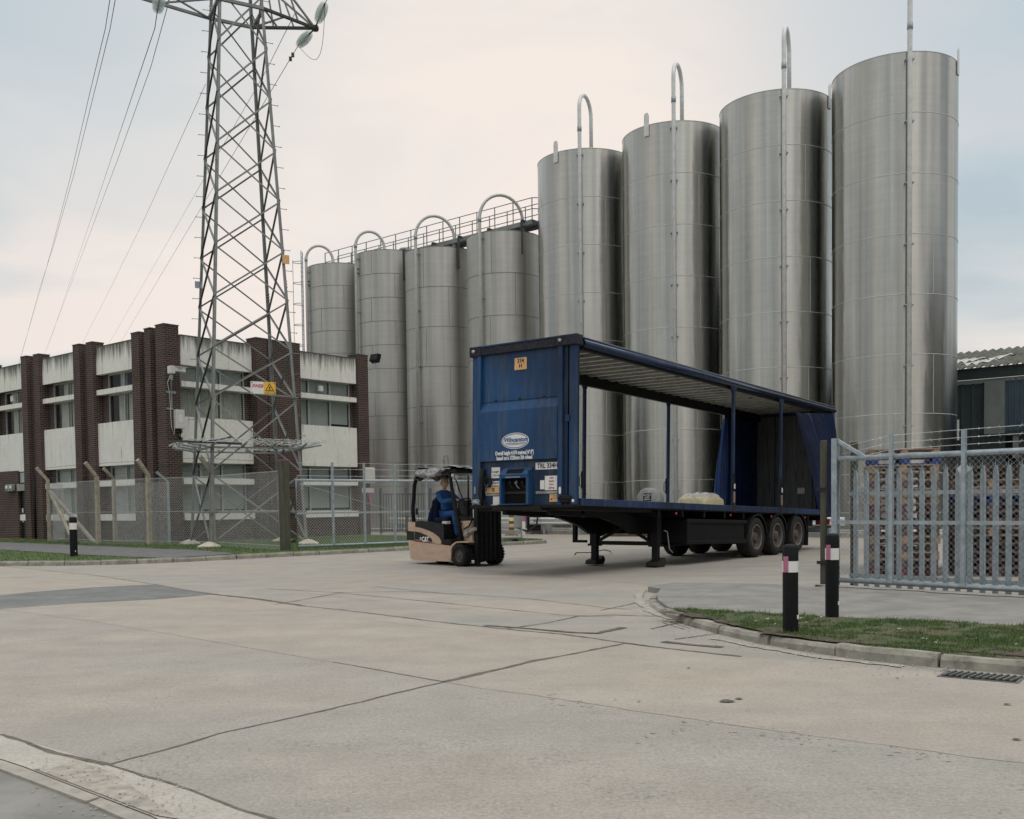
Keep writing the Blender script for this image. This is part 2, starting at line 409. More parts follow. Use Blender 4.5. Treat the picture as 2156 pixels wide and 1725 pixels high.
# stained white precast panels; streak strongest at top edge
def panel(name, top, h, amount):
    t = NT(name); s = t.noise(2.0, 6, .7, coord='UV', stretch=(3.2, .22, 1)); w = t.noise(.8, 4, .6, coord='UV', off=(2, 5, 0))
    sep = t.n('ShaderNodeSeparateXYZ'); t.l(t.tc.outputs['UV'], sep.inputs[0])
    mr = t.n('ShaderNodeMapRange'); mr.inputs[1].default_value = top-h; mr.inputs[2].default_value = top; t.l(sep.outputs[1], mr.inputs[0])
    ad = t.n('ShaderNodeMath', operation='MULTIPLY_ADD'); t.l(mr.outputs[0], ad.inputs[0]); ad.inputs[1].default_value = .33*amount; t.l(s, ad.inputs[2])
    k = t.ramp(ad.outputs[0], [(.57, 0.0), (.84, 1.0)])
    base = t.ramp(w, [(.3, (.74, .73, .68)), (.7, (.82, .81, .765))])
    base = t.mix(.5, base, t.ramp(t.noise(9, 5, .7), [(.3, .85), (.7, 1.1)]), 'MULTIPLY')
    cc = t.mix(k, base, (.13, .13, .115)); t.col(cc); t.rough(.85); t.bump(t.noise(25, 4, .6), .2, .006)
panel('parapet_white', 8.1, .75, 1.0)
panel('spandrel_white', 5.0, 1.0, .15)
panel('sill_white', 6.4, .25, .25)
# window glass: dark, mirror-like, with blinds or curtains modelled behind
t = NT('glass'); t.col((.02, .028, .03)); t.rough(.06); t.b.inputs['Alpha'].default_value = .16; t.b.inputs['Specular IOR Level'].default_value = .9; t.bump(t.noise(1.2, 2, .5), .05, .05)
simple('curtain', (.62, .65, .57), .9, 0, .25, 3, (.18, .2, .16), 0, (9, 9, .4))
t = NT('blind'); wv = t.n('ShaderNodeTexWave', bands_direction='Z'); wv.inputs['Scale'].default_value = 6.5; wv.inputs['Distortion'].default_value = .0
t.l(t.tc.outputs['Object'], wv.inputs[0]); t.col(t.ramp(wv.outputs[0], [(.35, (.32, .38, .35)), (.65, (.66, .72, .69))])); t.rough(.6)
# steel silos
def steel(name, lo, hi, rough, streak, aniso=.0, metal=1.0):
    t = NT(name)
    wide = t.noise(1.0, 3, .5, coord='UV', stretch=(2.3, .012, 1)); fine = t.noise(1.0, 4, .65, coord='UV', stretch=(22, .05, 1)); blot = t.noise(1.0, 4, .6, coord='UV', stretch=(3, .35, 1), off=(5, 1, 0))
    c1 = t.ramp(wide, [(.30, lo), (.42, tuple((a*.5+b*.5) for a, b in zip(lo, hi))), (.56, hi), (.68, tuple(a*.8+b*.2 for a, b in zip(lo, hi)))])  # upright light and dark bands in the colour imitate mirrored cloud and buildings
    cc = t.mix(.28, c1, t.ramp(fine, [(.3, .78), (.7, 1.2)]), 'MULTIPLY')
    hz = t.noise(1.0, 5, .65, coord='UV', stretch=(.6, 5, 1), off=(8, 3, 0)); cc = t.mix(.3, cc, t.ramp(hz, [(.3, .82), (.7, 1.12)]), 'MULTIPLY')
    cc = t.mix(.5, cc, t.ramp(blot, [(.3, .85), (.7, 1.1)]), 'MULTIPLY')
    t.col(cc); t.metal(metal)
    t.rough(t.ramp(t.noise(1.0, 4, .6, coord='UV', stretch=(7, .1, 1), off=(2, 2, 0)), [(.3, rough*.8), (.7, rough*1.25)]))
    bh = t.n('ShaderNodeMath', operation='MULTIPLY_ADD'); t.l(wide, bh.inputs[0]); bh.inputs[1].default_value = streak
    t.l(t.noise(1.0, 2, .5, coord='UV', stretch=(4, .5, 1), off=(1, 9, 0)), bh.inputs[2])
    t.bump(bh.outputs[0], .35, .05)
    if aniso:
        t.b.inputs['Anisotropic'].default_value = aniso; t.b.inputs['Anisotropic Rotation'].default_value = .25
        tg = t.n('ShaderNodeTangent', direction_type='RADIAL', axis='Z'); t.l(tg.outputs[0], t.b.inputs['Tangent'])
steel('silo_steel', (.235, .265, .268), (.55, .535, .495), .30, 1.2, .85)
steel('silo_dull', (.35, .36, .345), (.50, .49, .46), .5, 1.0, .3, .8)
simple('silo_seam', (.52, .53, .51), .5, .3, .1, 4)
simple('silo_seam_dark', (.20, .20, .19), .5, .5, .1, 4)
# trailer paints
def blue(name, lo, hi, rough=.42):
    t = NT(name); a = t.noise(1.1, 5, .6, stretch=(1, 1, .35)); b = t.noise(6, 7, .75, stretch=(1.5, 1.5, .6)); s = t.noise(3.0, 6, .7, stretch=(2.5, 2.5, .25), off=(3, 3, 3))
    cc = t.ramp(a, [(.32, lo), (.68, hi)])
    cc = t.mix(t.ramp(s, [(.47, 0.0), (.78, .8)]), cc, (.07, .09, .10))
    big = t.noise(.55, 3, .5, stretch=(1, 1, .8), off=(1, 6, 2)); cc = t.mix(.7, cc, t.ramp(big, [(.36, .45), (.6, 1.25)]), 'MULTIPLY')
    cc = t.mix(t.ramp(b, [(.60, 0.0), (.74, .85)]), cc, (.075, .05, .036))
    t.b.inputs['Specular IOR Level'].default_value = .3; t.col(cc); t.rough(t.ramp(b, [(.3, rough*.75), (.7, rough*1.5)])); t.bump(b, .08, .01)
blue('trailer_blue', (.006, .034, .105), (.010, .058, .155))
blue('trailer_dark', (.005, .016, .045), (.008, .028, .078))
blue('trailer_rail', (.008, .018, .055), (.014, .036, .10), .5)
simple('curtain_blue', (.006, .016, .06), .42, 0, .3, 3, (.02, .03, .05), .2)  # blue darkened so its colour carries the shade inside the trailer
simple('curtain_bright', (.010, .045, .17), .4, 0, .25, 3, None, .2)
simple('cantrail', (.03, .045, .085), .22, .6, .2, 3, (.08, .08, .09))
simple('deck_wood', (.07, .058, .045), .85, 0, .3, 4, (.14, .12, .1), .3, (1, 6, 1))
simple('alu_dirty', (.30, .31, .30), .6, .2, .2, 3, (.14, .14, .13), .1, (1, 1, .6), (.5, .7))
simple('door_grime_shaded', (.12, .13, .13), .6, .1, .25, 3, (.03, .032, .032), .1, (2.5, 2.5, .3), (.50, .72))  # grimy doors, colour also darkened for the shade inside the trailer
simple('bow_alu', (.55, .56, .52), .5, .3, .15, 3, (.15, .15, .13))
t = NT('roof_sheet'); t.col(t.ramp(t.noise(1.5, 5, .6), [(.3, (.26, .27, .25)), (.7, (.38, .39, .36))])); t.rough(.6); t.b.inputs['Transmission Weight'].default_value = 0
tr = t.n('ShaderNodeBsdfTranslucent'); tr.inputs[0].default_value = (.55, .57, .50, 1); ms = t.n('ShaderNodeMixShader'); ms.inputs[0].default_value = .06
t.l(t.b.outputs[0], ms.inputs[1]); t.l(tr.outputs[0], ms.inputs[2]); t.l(ms.outputs[0], t.o.inputs[0])
# warehouse
simple('clad_dark', (.035, .05, .052), .6, 0, .2, 2, (.02, .028, .03), 0, (1, 1, .3))
simple('clad_blue', (.06, .09, .125), .55, 0, .2, 2, (.03, .045, .06), 0, (1, 1, .3))
simple('clad_trim', (.17, .19, .18), .7, 0, .15, 2)
simple('fibre_cement', (.115, .118, .098), .95, 0, .4, 3, (.05, .055, .038), .6)
simple('fibre_patch', (.62, .61, .58), .8, 0, .1, 3)
# ================================================================== SETTING
def poly_obj(name, pts, m, z=None, th=0.0):
    mb = MB(); P_ = [tuple(p[:2])+((z if z is not None else p[2]),) for p in pts]
    a = sum(P_[i][0]*P_[(i+1) % len(P_)][1]-P_[(i+1) % len(P_)][0]*P_[i][1] for i in range(len(P_)))
    if a < 0: P_ = P_[::-1]
    mb.add(P_, [list(range(len(P_)))])
    if th:
        n = len(P_); Q = [(p[0], p[1], p[2]-th) for p in P_]
        mb.add(P_+Q, [(i, i+n, (i+1) % n+n, (i+1) % n) for i in range(n)])
    return mb.build(name, m, fix=False)
def D(pts, z=0.0): return [G(x, y, z) for x, y in pts]
struct(poly_obj('ground', [(-700, -60), (700, -60), (700, 1400), (-700, 1400)], 'road_yard', 0.0))
lineA = [(230, 1612), (480, 1542), (700, 1494), (935, 1437), (1130, 1392), (1310, 1357)]
lineC = [(-400, 1222), (3, 1284), (200, 1310), (380, 1340), (700, 1395), (935, 1437)]
lineR = [(935, 1437), (1200, 1477), (1550, 1530), (1800, 1563), (2156, 1610), (2700, 1672)]
lineB = [(-400, 1150), (3, 1193), (200, 1212), (330, 1232), (430, 1250), (540, 1262), (640, 1277), (760, 1290), (900, 1308), (1060, 1325), (1180, 1336), (1310, 1354), (1440, 1371), (1560, 1384)]
struct(poly_obj('road', D([(230, 1612)]+lineA[1:4]+lineR[1:]+[(3300, 3200), (900, 3200), (560, 1725)]), 'road_c', .004))
struct(poly_obj('road', D([(-500, 1400), (3, 1548), (230, 1612)]+lineA[1:4]+lineC[::-1][1:]), 'road_a', .004))
struct(poly_obj('road', D(lineC+lineA[4:]+lineB[::-1][2:]), 'road_b', .004))
struct(poly_obj('road', D(lineA[3:]+[(1440, 1371), (1560, 1384), (1800, 1402), (2156, 1432), (2700, 1468)]+lineR[::-1][:-1]), 'road_b', .004))
struct(poly_obj('tarmac_patch', D([(-500, 1300), (-500, 1268), (3, 1254), (60, 1248), (190, 1238), (330, 1231), (395, 1243), (462, 1252), (330, 1263), (150, 1272), (3, 1283)]), 'asphalt_dark', .0052))
struct(poly_obj('road_strip', D([(-100, 1208), (120, 1212), (330, 1234), (440, 1254), (640, 1282), (900, 1313), (1060, 1332), (1180, 1343), (1180, 1350), (900, 1322), (640, 1290), (480, 1268), (330, 1238), (120, 1220)]), 'road_b', .0050))
struct(poly_obj('road_strip', D([(760, 1236), (900, 1249), (1100, 1262), (1330, 1281), (1430, 1285), (1400, 1296), (1180, 1298), (980, 1284), (800, 1266), (640, 1248)]), 'road_b', .0012))
# corner of a second road at lower left: channel, flush kerb stones, tarmac
struct(poly_obj('road_channel', D([(-600, 1375), (3, 1548), (230, 1612), (400, 1668), (560, 1725), (760, 1800), (1100, 1950), (760, 1960), (319, 1720), (211, 1679), (50, 1616), (-600, 1405)]), 'road_strip', .006))
struct(poly_obj('tarmac_corner', D([(-600, 1412), (11, 1623), (181, 1687), (284, 1725), (700, 1960), (700, 2600), (-900, 2600), (-900, 1500)]), 'asphalt', .007))
struct(poly_obj('gravel_patch', D([(70, 1622), (100, 1624), (160, 1606), (235, 1630), (300, 1676), (380, 1730), (330, 1722), (215, 1678)]), 'gravel_dust', .011))
mbk = MB()
st = [(-300, 1500, -312, 1506), (-130, 1556, -148, 1563), (48, 1615.5, 11.5, 1623), (209, 1678, 181, 1687), (214, 1680, 187, 1690), (400, 1757, 356, 1766), (408, 1761, 364, 1770), (640, 1860, 560, 1870)]
for i in range(0, len(st)-1):
    if i in (3, 5): continue
    a, b = st[i], st[i+1]
    p = [G(a[0], a[1], .022), G(b[0], b[1], .022), G(b[2], b[3], .022), G(a[2], a[3], .022)]
    n = Vector((0, 0, -.02)); mbk.add(p+[q+n for q in p], [(0, 1, 2, 3), (0, 4, 5, 1), (1, 5, 6, 2), (2, 6, 7, 3), (3, 7, 4, 0)])
struct(mbk.build('kerb', 'joint_light'))
# joints and cracks
def ribbon(pts, w, m, z=.010, wob=.02, name='road_joint', step=.07, wvar=.9, zz=0.0):
    if z < .0136: z = .0056+(z-.0083)*.35; w *= .8; wob *= .6
    P_ = D(pts) if len(pts[0]) == 2 else [Vector(p) for p in pts]; Q = []
    for a, b in zip(P_[:-1], P_[1:]):
        n = max(1, int((b-a).length/step))
        for i in range(n): Q.append(a.lerp(b, i/n))
    Q.append(P_[-1]); vs = []; fs = []; o = 0; ww = w
    for i, q in enumerate(Q):
        d = (Q[min(i+1, len(Q)-1)]-Q[max(i-1, 0)]); d.z = 0; d.normalize(); nrm = Vector((-d.y, d.x, 0))
        o = o*.8+random.uniform(-wob, wob)*.6; ww = ww*.7+.3*w*random.uniform(1-wvar, 1+wvar)
        c_ = q+nrm*o; vs += [(c_.x+nrm.x*ww/2, c_.y+nrm.y*ww/2, z), (c_.x-nrm.x*ww/2, c_.y-nrm.y*ww/2, z)]
    fs = [(2*i, 2*i+1, 2*i+3, 2*i+2) for i in range(len(Q)-1)]
    return struct(MB().add(vs, fs).build(name, m, fix=True))
ribbon(lineA[:4], .035, 'joint_tar', wvar=.7); ribbon(lineA[3:], .075, 'joint_tar', wob=.02); 
ribbon(lineC[1:4], .010, 'joint_light', wvar=.95, wob=.02); ribbon(lineC[3:5], .012, 'joint_light', wvar=.95, wob=.02); ribbon(lineC[4:], .024, 'joint_tar', wob=.01)
ribbon(lineR, .013, 'joint_light', wvar=.95, wob=.03)
for (a_, b_, w_) in (((1120, 1462), (1260, 1490), .16), ((1480, 1523), (1640, 1545), .2), ((1640, 1545), (1760, 1572), .12), ((1850, 1576), (2010, 1600), .14), ((1330, 1560), (1450, 1525), .14)):
    for k in range(16):
        t_ = random.random(); x0 = a_[0]+(b_[0]-a_[0])*t_; y0 = a_[1]+(b_[1]-a_[1])*t_+random.uniform(-8, 14); ribbon([(x0, y0), (x0+random.uniform(3, 12), y0+random.uniform(-1, 2))], random.uniform(.006, .016), 'road_pit', .0105, wob=.012, step=.02)
ribbon(lineB[1:5], .03, 'joint_tar'); ribbon(lineB[4:7], .11, 'joint_tar', wob=.03); ribbon(lineB[6:11], .055, 'joint_tar', wob=.03)
ribbon([(1020, 1318), (1120, 1325), (1210, 1333), (1260, 1335), (1310, 1322)], .13, 'joint_tar', wob=.03)
ribbon(lineB[10:], .06, 'joint_tar', wob=.03); ribbon([(1395, 1352), (1450, 1358), (1520, 1364)], .12, 'joint_tar', wob=.02)
ribbon([(580, 1274), (720, 1248), (860, 1246), (960, 1252)], .03, 'joint_tar', .0115); ribbon([(560, 1240), (700, 1248), (850, 1262), (1000, 1277), (1180, 1296), (1290, 1300)], .025, 'joint_tar', .0115)
ribbon([(790, 1236), (940, 1250), (1120, 1262), (1280, 1281), (1330, 1284)], .022, 'joint_tar', .0115)
ribbon([(1060, 1326), (1150, 1313), (1220, 1298), (1290, 1296), (1420, 1300)], .03, 'joint_tar', .0115)
ribbon([(1265, 1286), (1340, 1270), (1440, 1252), (1510, 1240)], .028, 'joint_tar', .0115)
ribbon([(900, 1190), (1100, 1210), (1300, 1226), (1500, 1238), (1720, 1243)], .02, 'joint_tar', .0115)
ribbon([(1370, 1325), (1450, 1308), (1500, 1300)], .03, 'joint_tar', .0115); ribbon([(1420, 1347), (1520, 1334), (1580, 1322)], .025, 'joint_tar', .0115)
for i in range(9): ribbon([(1395+i*14, 1312-i*1.2), (1440+i*14, 1326-i*1.4)], .018, 'joint_tar', .0115, wob=.006)
ribbon([(1240, 1160), (1420, 1158), (1700, 1166)], .03, 'joint_tar', .0115); ribbon([(1060, 1166), (1250, 1150), (1500, 1146)], .03, 'joint_tar', .0115)
ribbon([(3, 1548), (110, 1585), (230, 1612)], .05, 'joint_tar', .012, wob=.015); ribbon([(230, 1612), (400, 1668), (560, 1725), (700, 1775)], .03, 'joint_tar', .012)
ribbon([(-200, 1560), (11, 1625), (181, 1689), (290, 1729), (500, 1830)], .03, 'joint_tar', .013, wob=.006)
ribbon([(1900, 1399), (1980, 1415), (2010, 1404), (2060, 1398)], .012, 'joint_tar', .012)
for (x, y, w) in ((1530, 1479, .11), (1556, 1474, .06), (1450, 1409, .035), (1890, 1430, .03), (612, 1306, .03), (2140, 1560, .05), (1345, 1480, .03), (2120, 1486, .05)):
    c_ = G(x, y); mb = MB(); w *= .42; mb.add([(c_.x+w*1.3*cos(a)*(.8+.3*sin(3*a+x)), c_.y+w*sin(a), .0125) for a in [i*pi/8 for i in range(16)]], [list(range(16))]); struct(mb.build('tar_spot', 'joint_tar'))
# kerbs ------------------------------------------------------------
def kerb(path, h0, w=.14, stone=.92, name='kerb', jit=.008, m='kerb_stone', left=True, hs=None):
    """stones laid one after another along the road edge, each a bevelled block"""
    P_ = [Vector((p[0], p[1], 0)) for p in path]; cum = [0]
    for a, b in zip(P_[:-1], P_[1:]): cum.append(cum[-1]+(b-a).length)
    def at(s_):
        for i in range(len(P_)-1):
            if s_ <= cum[i+1] or i == len(P_)-2:
                return P_[i].lerp(P_[i+1], (s_-cum[i])/max(1e-6, cum[i+1]-cum[i]))
    mb = MB(); s_ = 0; sgn = 1 if left else -1
    while s_ < cum[-1]-.05:
        e_ = min(s_+stone*random.uniform(.9, 1.05), cum[-1]); k = 4; secs = []
        dz = random.uniform(-jit, jit); dn = random.uniform(-jit, jit)
        for i in range(k+1):
            ss = s_+.012+(e_-s_-.024)*i/k; p = at(ss); d = (at(min(ss+.05, cum[-1]))-at(max(0, ss-.05))).normalized(); n = Vector((-d.y, d.x, 0))*sgn
            hh = (h0 if hs is None else hs(ss/cum[-1])) + dz + random.uniform(-.006, .006); c_ = .03+random.uniform(0, .012)
            secs.append([p+n*dn+Vector((0, 0, -.05)), p+n*(dn+.004)+Vector((0, 0, max(.002, hh-c_))), p+n*(dn+c_*.8)+Vector((0, 0, hh)), p+n*(dn+w)+Vector((0, 0, hh)), p+n*(dn+w)+Vector((0, 0, -.05))])
        vs = [q for sct in secs for q in sct]; fs = []
        for i in range(k):
            for j in range(4): fs.append((i*5+j, i*5+j+1, i*5+j+6, i*5+j+5))
        fs += [(0, 1, 2, 3, 4), tuple(k*5+j for j in (4, 3, 2, 1, 0))]
        mb.add(vs, fs); s_ = e_
    return struct(mb.build(name, m))
kL = [(-60, 36), (-30, 28.6), (-18.5, 26.1), (-13.2, 25.3), (-11.2, 25.1), (-9.9, 25.3), (-8.9, 25.9), (-7.47, 27.2), (-6.2, 28.5), (-4.9, 29.7), (-3.3, 31.3), (-1.6, 33.0), (-.2, 34.2), (.85, 35.0), (1.25, 35.7), (1.25, 36.6), (.9, 37.5), (-.2, 38.9), (-2.5, 41.2)]
kerb(kL, .12)
kR = [(2.45, 16.1), (2.15, 15.3), (1.95, 14.4), (1.85, 13.5), (1.84, 12.7), (1.92, 11.9), (2.03, 11.2), (2.2, 10.5), (2.42, 9.85), (2.68, 9.25), (3.05, 8.75), (3.5, 8.3), (4.1, 7.83), (5.0, 7.2), (6.2, 6.45), (9, 4.8)]
kerb(kR, .11, w=.12, hs=lambda t_: .10*min(1, max(.12, (t_-.04)/.30)), jit=.012)
# left verge, footpath, lawn ---------------------------------------
zL = .125
lawn = [(p[0], p[1]) for p in kL]; inn = []
for i, p in enumerate(kL):
    a = Vector(kL[max(0, i-1)]); b = Vector(kL[min(len(kL)-1, i+1)]); d = (b-a).normalized(); inn.append((p[0]-d.y*.13, p[1]+d.x*.13))
o = struct(poly_obj('lawn', inn+[(-4, 42.5), (-6.4, 45.5), (-20, 62), (-140, 62), (-140, 55), (-60, 36.3)], 'turf', zL-.02, .09))
pf = [G(-500, 1105, zL), G(-150, 1136, zL), G(3, 1141, zL), G(200, 1149, zL), G(300, 1153, zL), G(420, 1158, zL), G(500, 1165, zL)]
pn = [Vector((x_, y_, zL)) for (x_, y_) in inn[::-1] if -9.6 < x_ < -7.6]+[ G(200, 1169, zL), G(100, 1163, zL), G(3, 1157, zL), G(-150, 1152, zL), G(-500, 1125, zL)]
struct(poly_obj('footpath', pf+pn, 'asphalt_path', zL-.008))
ribbon([(p.x, p.y, 0) for p in pf[1:]], .10, 'dirt', zL-.002, wob=.06, name='path_edge')
# right island ------------------------------------------------------
inR = []
for i, p in enumerate(kR):
    a = Vector(kR[max(0, i-1)]); b = Vector(kR[min(len(kR)-1, i+1)]); d = (b-a).normalized(); inR.append((p[0]-d.y*.12, p[1]+d.x*.12))
farR = [G(1364, 1237, .07), G(1420, 1230, .06), G(1600, 1232, .06), G(1735, 1240, .06)]
far2 = [Vector((4.75, 15.7, 0)), Vector((7.6, 12.45, 0)), Vector((12, 7.4, 0))]
struct(poly_obj('footpath', inR[1:]+[(p.x, p.y) for p in (farR+far2)[::-1]], 'asphalt', .085, .09))
gtop = [(1405, 1283), (1500, 1284), (1560, 1289), (1700, 1297), (1820, 1302), (1980, 1309), (2156, 1318), (2700, 1345)]
gp = D(gtop, .1); vergeR = [(p.x, p.y) for p in gp]+[q for q in inR[::-1] if q[1] < 12.2]
struct(poly_obj('verge', vergeR, 'turf_worn', .103))
ribbon([(p.x, p.y, 0) for p in gp], .05, 'joint_light', .101, wob=.012, name='path_edge')
ribbon(D([(1600, 1333), (1740, 1349), (1850, 1358), (2000, 1368), (2250, 1390)], .1), .17, 'dirt', .112, wob=.06, name='bare_soil')
ribbon(D([(1395, 1290), (1450, 1294), (1500, 1303), (1560, 1318)], .1), .14, 'dirt', .107, wob=.06, name='bare_soil')
ribbon([(1352, 1243), (1345, 1256), (1352, 1275), (1378, 1290), (1420, 1305)], .16, 'gravel_dust', .0135, wob=.05, name='grit')
ribbon([(1500, 1345), (1620, 1368), (1750, 1388), (1900, 1405)], .14, 'gravel_dust', .0135, wob=.05, name='grit', wvar=.9)
ribbon([(4.6, 15.75, 0), (7.9, 12.0, 0), (12, 7.2, 0)], .28, 'plinth_concrete', .094, wob=.01, name='path_edge')
# grass blades
def inside(p, poly):
    c_ = False; n = len(poly); j = n-1
    for i in range(n):
        if ((poly[i][1] > p[1]) != (poly[j][1] > p[1])) and (p[0] < (poly[j][0]-poly[i][0])*(p[1]-poly[i][1])/(poly[j][1]-poly[i][1])+poly[i][0]): c_ = not c_
        j = i
    return c_
def hsh(x, y): return .5+.5*sin(x*2.1+1.3*sin(y*1.7))*cos(y*2.6+1.1*sin(x*1.9))
def blades(name, poly, box_, n, h, w, z, thr=.2, ex=None):
    vs = []; fs = []; k = 0; tries = 0
    while k < n and tries < n*8:
        tries += 1; x = random.uniform(box_[0], box_[1]); y = random.uniform(box_[2], box_[3])
        if not inside((x, y), poly) or (ex and inside((x, y), ex)): continue
        if hsh(x*1.6, y*1.6)*.5+hsh(x*5+2, y*5)*.5 < thr and random.random() < .93: continue
        a = random.uniform(0, 2*pi); hh = h*random.uniform(.4, 1.2); l = random.uniform(.2, .9)*hh; ww = w*random.uniform(.6, 1.2); b = random.uniform(0, 2*pi)
        i0 = len(vs); vs += [(x-ww*cos(a), y-ww*sin(a), z), (x+ww*cos(a), y+ww*sin(a), z), (x+l*cos(b), y+l*sin(b), z+hh)]; fs.append((i0, i0+1, i0+2)); k += 1
    o = MB().add(vs, fs).build(name, 'grass_blade', fix=False); return struct(o, 'stuff')
blades('grass', vergeR, (1.9, 9, 6.2, 12.6), 50000, .030, .0035, .104, .50)
blades('grass', vergeR, (1.9, 9, 6.2, 12.6), 1500, .075, .004, .104, .6)
verL = [(p[0], p[1]) for p in inn if -31 < p[0] < -8]+[(p.x, p.y) for p in pn[1:-1]]
blades('grass', verL, (-24, -8, 25.2, 36), 14000, .05, .009, zL-.02, .12)
lawnR = [(p.x, p.y) for p in pf[1:]]+[(-6.6, 29.2), (-6.4, 29.6), (-.3, 34.6), (1.0, 36), (.2, 38.2), (-3.5, 42), (-6, 44), (-13, 38), (-40, 60)]
blades('grass', lawnR, (-26, 1.1, 28.5, 45), 26000, .06, .011, zL-.02, .12)
# litter and leaves on the worn verge
mb = MB()
for i in range(420):
    x = random.uniform(2.1, 8); y = random.uniform(7, 12.4)
    if not inside((x, y), vergeR): continue
    a = random.uniform(0, pi); l = random.uniform(.008, .03); w = l*.4; c_ = cos(a); s_ = sin(a)
    mb.add([(x-l*c_, y-l*s_, .112), (x+w*s_, y-w*c_, .118), (x+l*c_, y+l*s_, .112), (x-w*s_, y+w*c_, .12)], [(0, 1, 2, 3)])
struct(mb.build('leaf_litter', 'dirt', fix=False), 'stuff')
mb = MB()
for i in range(60):
    x = random.uniform(2.3, 8); y = random.uniform(7.4, 12.2)
    if not inside((x, y), vergeR): continue
    a = random.uniform(0, pi); l = random.uniform(.006, .02)
    mb.box((-l, -l*.5, 0), (l, l*.5, .008), Matrix.Translation((x, y, .108)) @ Matrix.Rotation(a, 4, 'Z'))
struct(mb.build('litter', 'white_plate', fix=False), 'stuff')
mb = MB()
for i in range(900):
    t_ = random.random(); u = random.choice((0, 0, 1, 2))
    if u == 0: q = Vector(kR[random.randrange(4, 12)]); x, y = q.x+random.gauss(-.15, .2), q.y+random.gauss(-.2, .3)
    elif u == 1: q = G(random.uniform(300, 2156), random.uniform(1190, 1720)); x, y = q.x, q.y
    else: q = G(random.uniform(60, 420), random.uniform(1590, 1725)); x, y = q.x, q.y
    if inside((x, y), inR+[(12, 16), (2.4, 16.2)]): continue
    l = random.uniform(.003, .010)*(1 if u else 1.3); mb.add([(x-l, y, .013), (x, y-l*.7, .013), (x+l*.8, y, .013), (x, y+l, .013), (x, y, .013+l*.8)], [(0, 1, 4), (1, 2, 4), (2, 3, 4), (3, 0, 4)])
struct(mb.build('grit', 'gravel_dust', fix=False), 'stuff')

# ================================================================== OFFICE BUILDING
ZB = .10
B0 = (-13.16, 38.6, 0); BR = R_(90-39.7)
bld = thing('office_building', 'two-storey purple-brown brick office block with white precast panels and projecting brick fins behind the pylon', 'building', B0, BR)
def part(nm, mb, m, par=None, label=None): return mb.build(nm, m, par or bld, label)
PB, ST, SB, LT, LB = 6.97, 4.96, 3.19, 1.20, .935; TT, TB = 6.34, 6.13; GT, GB = 2.58, 2.35; TOP = 8.1; PT = 8.32
YL = 24.0
core = MB()
core.box((.45, .45, ZB), (10.1, YL, 7.85)); part('wall', core, 'shade_black')
part('roof', MB().box((.1, .1, 7.85), (10.15, YL, 7.93)), 'roof_felt')
def bay(axis, a, b, panes, infill, seed):
    """axis 'x': right facade (y=0, outward -y); axis 'y': left facade (x=0, outward -x). a..b along the facade"""
    rnd = random.Random(seed)
    def bx(mb, t0, t1, d0, d1, z0, z1, **k):  # d: depth inward
        if axis == 'x': return mb.box((t0, d0, z0), (t1, d1, z1), **k)
        return mb.box((d0, t0, z0), (d1, t1, z1), **k)
    part('parapet_panel', bx(MB(), a, b, -.06, .16, PB, TOP), 'parapet_white'); part('parapet_coping', bx(MB(), a, b, -.075, .2, TOP, TOP+.03), 'roof_felt')
    part('spandrel_panel', bx(MB(), a, b, -.06, .16, SB, ST), 'spandrel_white')
    part('sill', bx(MB(), a, b, -.08, .30, TB, TT), 'sill_white'); part('sill', bx(MB(), a, b, -.08, .30, GB, GT), 'sill_white'); part('sill', bx(MB(), a, b, -.08, .30, LB, LT), 'sill_white')
    part('wall', bx(MB(), a, b, 0.0, .42, ZB-.05, LB), 'brick')
    if infill:
        i0, i1 = infill
        part('wall', bx(MB(), i0, i1, .2, .42, LT, GB), 'brick'); part('wall', bx(MB(), i0, i1, .2, .42, GT, SB), 'brick')
        part('wall', bx(MB(), i0, i1, .2, .42, ST, TB), 'brick'); part('wall', bx(MB(), i0, i1, .2, .42, TT, PB), 'brick')
    for (z0, z1, kind) in ((LT, GB, 0), (GT, SB, 1), (ST, TB, 2), (TT, PB, 3)):
        fr = MB(); p0, p1 = panes[0], panes[-1]; d0, d1 = .20, .27
        bx(fr, p0, p1, d0, d1, z0, z0+.05); bx(fr, p0, p1, d0, d1, z1-.05, z1)
        for p in panes: bx(fr, max(p0, p-.03), min(p1, p+.03), d0-.003, d1+.003, z0+.05, z1-.05)
        wfr = part('window_frame', fr, 'frame_paint')
        for q0, q1 in zip(panes[:-1], panes[1:]):
            q0 += .03; q1 -= .03
            g = MB(); bx(g, q0, q1, .235, .241, z0+.05, z1-.05); part('pane', g, 'glass', wfr)
            # what hangs behind the pane
            if axis == 'x' or kind in (0, 1):
                bl = MB(); drop = rnd.choice((0, 0, .0, .15)) if kind in (0, 2) else 0
                if axis == 'x' and kind == 2 and a < 3:
                    n = 40; 
                    f_ = lambda u, v, q0=q0, q1=q1, z0=z0, z1=z1: (q0+(q1-q0)*u, .36+.03*sin(u*55+2*sin(u*9)), z0+(z1-z0)*v)
                    part('curtain', MB().sheet(f_, n, 2), 'curtain', wfr); continue
                bx(bl, q0, q1, .33, .34, z0+drop, z1); part('blind', bl, 'blind', wfr)
            else:
                w = (q1-q0)*rnd.uniform(.55, 1.0) if kind == 2 else (q1-q0)*rnd.uniform(.2, .8)
                s0 = q0 if rnd.random() < .6 else q1-w
                f_ = lambda u, v, s0=s0, w=w, z0=z0, z1=z1: (.36+.03*sin(u*40), s0+w*u, z0+(z1-z0)*v)
                if w > .08: part('curtain', MB().sheet(f_, 30, 2), 'curtain', wfr)
RB = [((.6, 3.88), [.62, 1.55, 2.54, 3.66], (3.66, 3.88)), ((6.35, 9.55), [6.36, 7.02, 8.22, 9.36], (9.36, 9.55))]
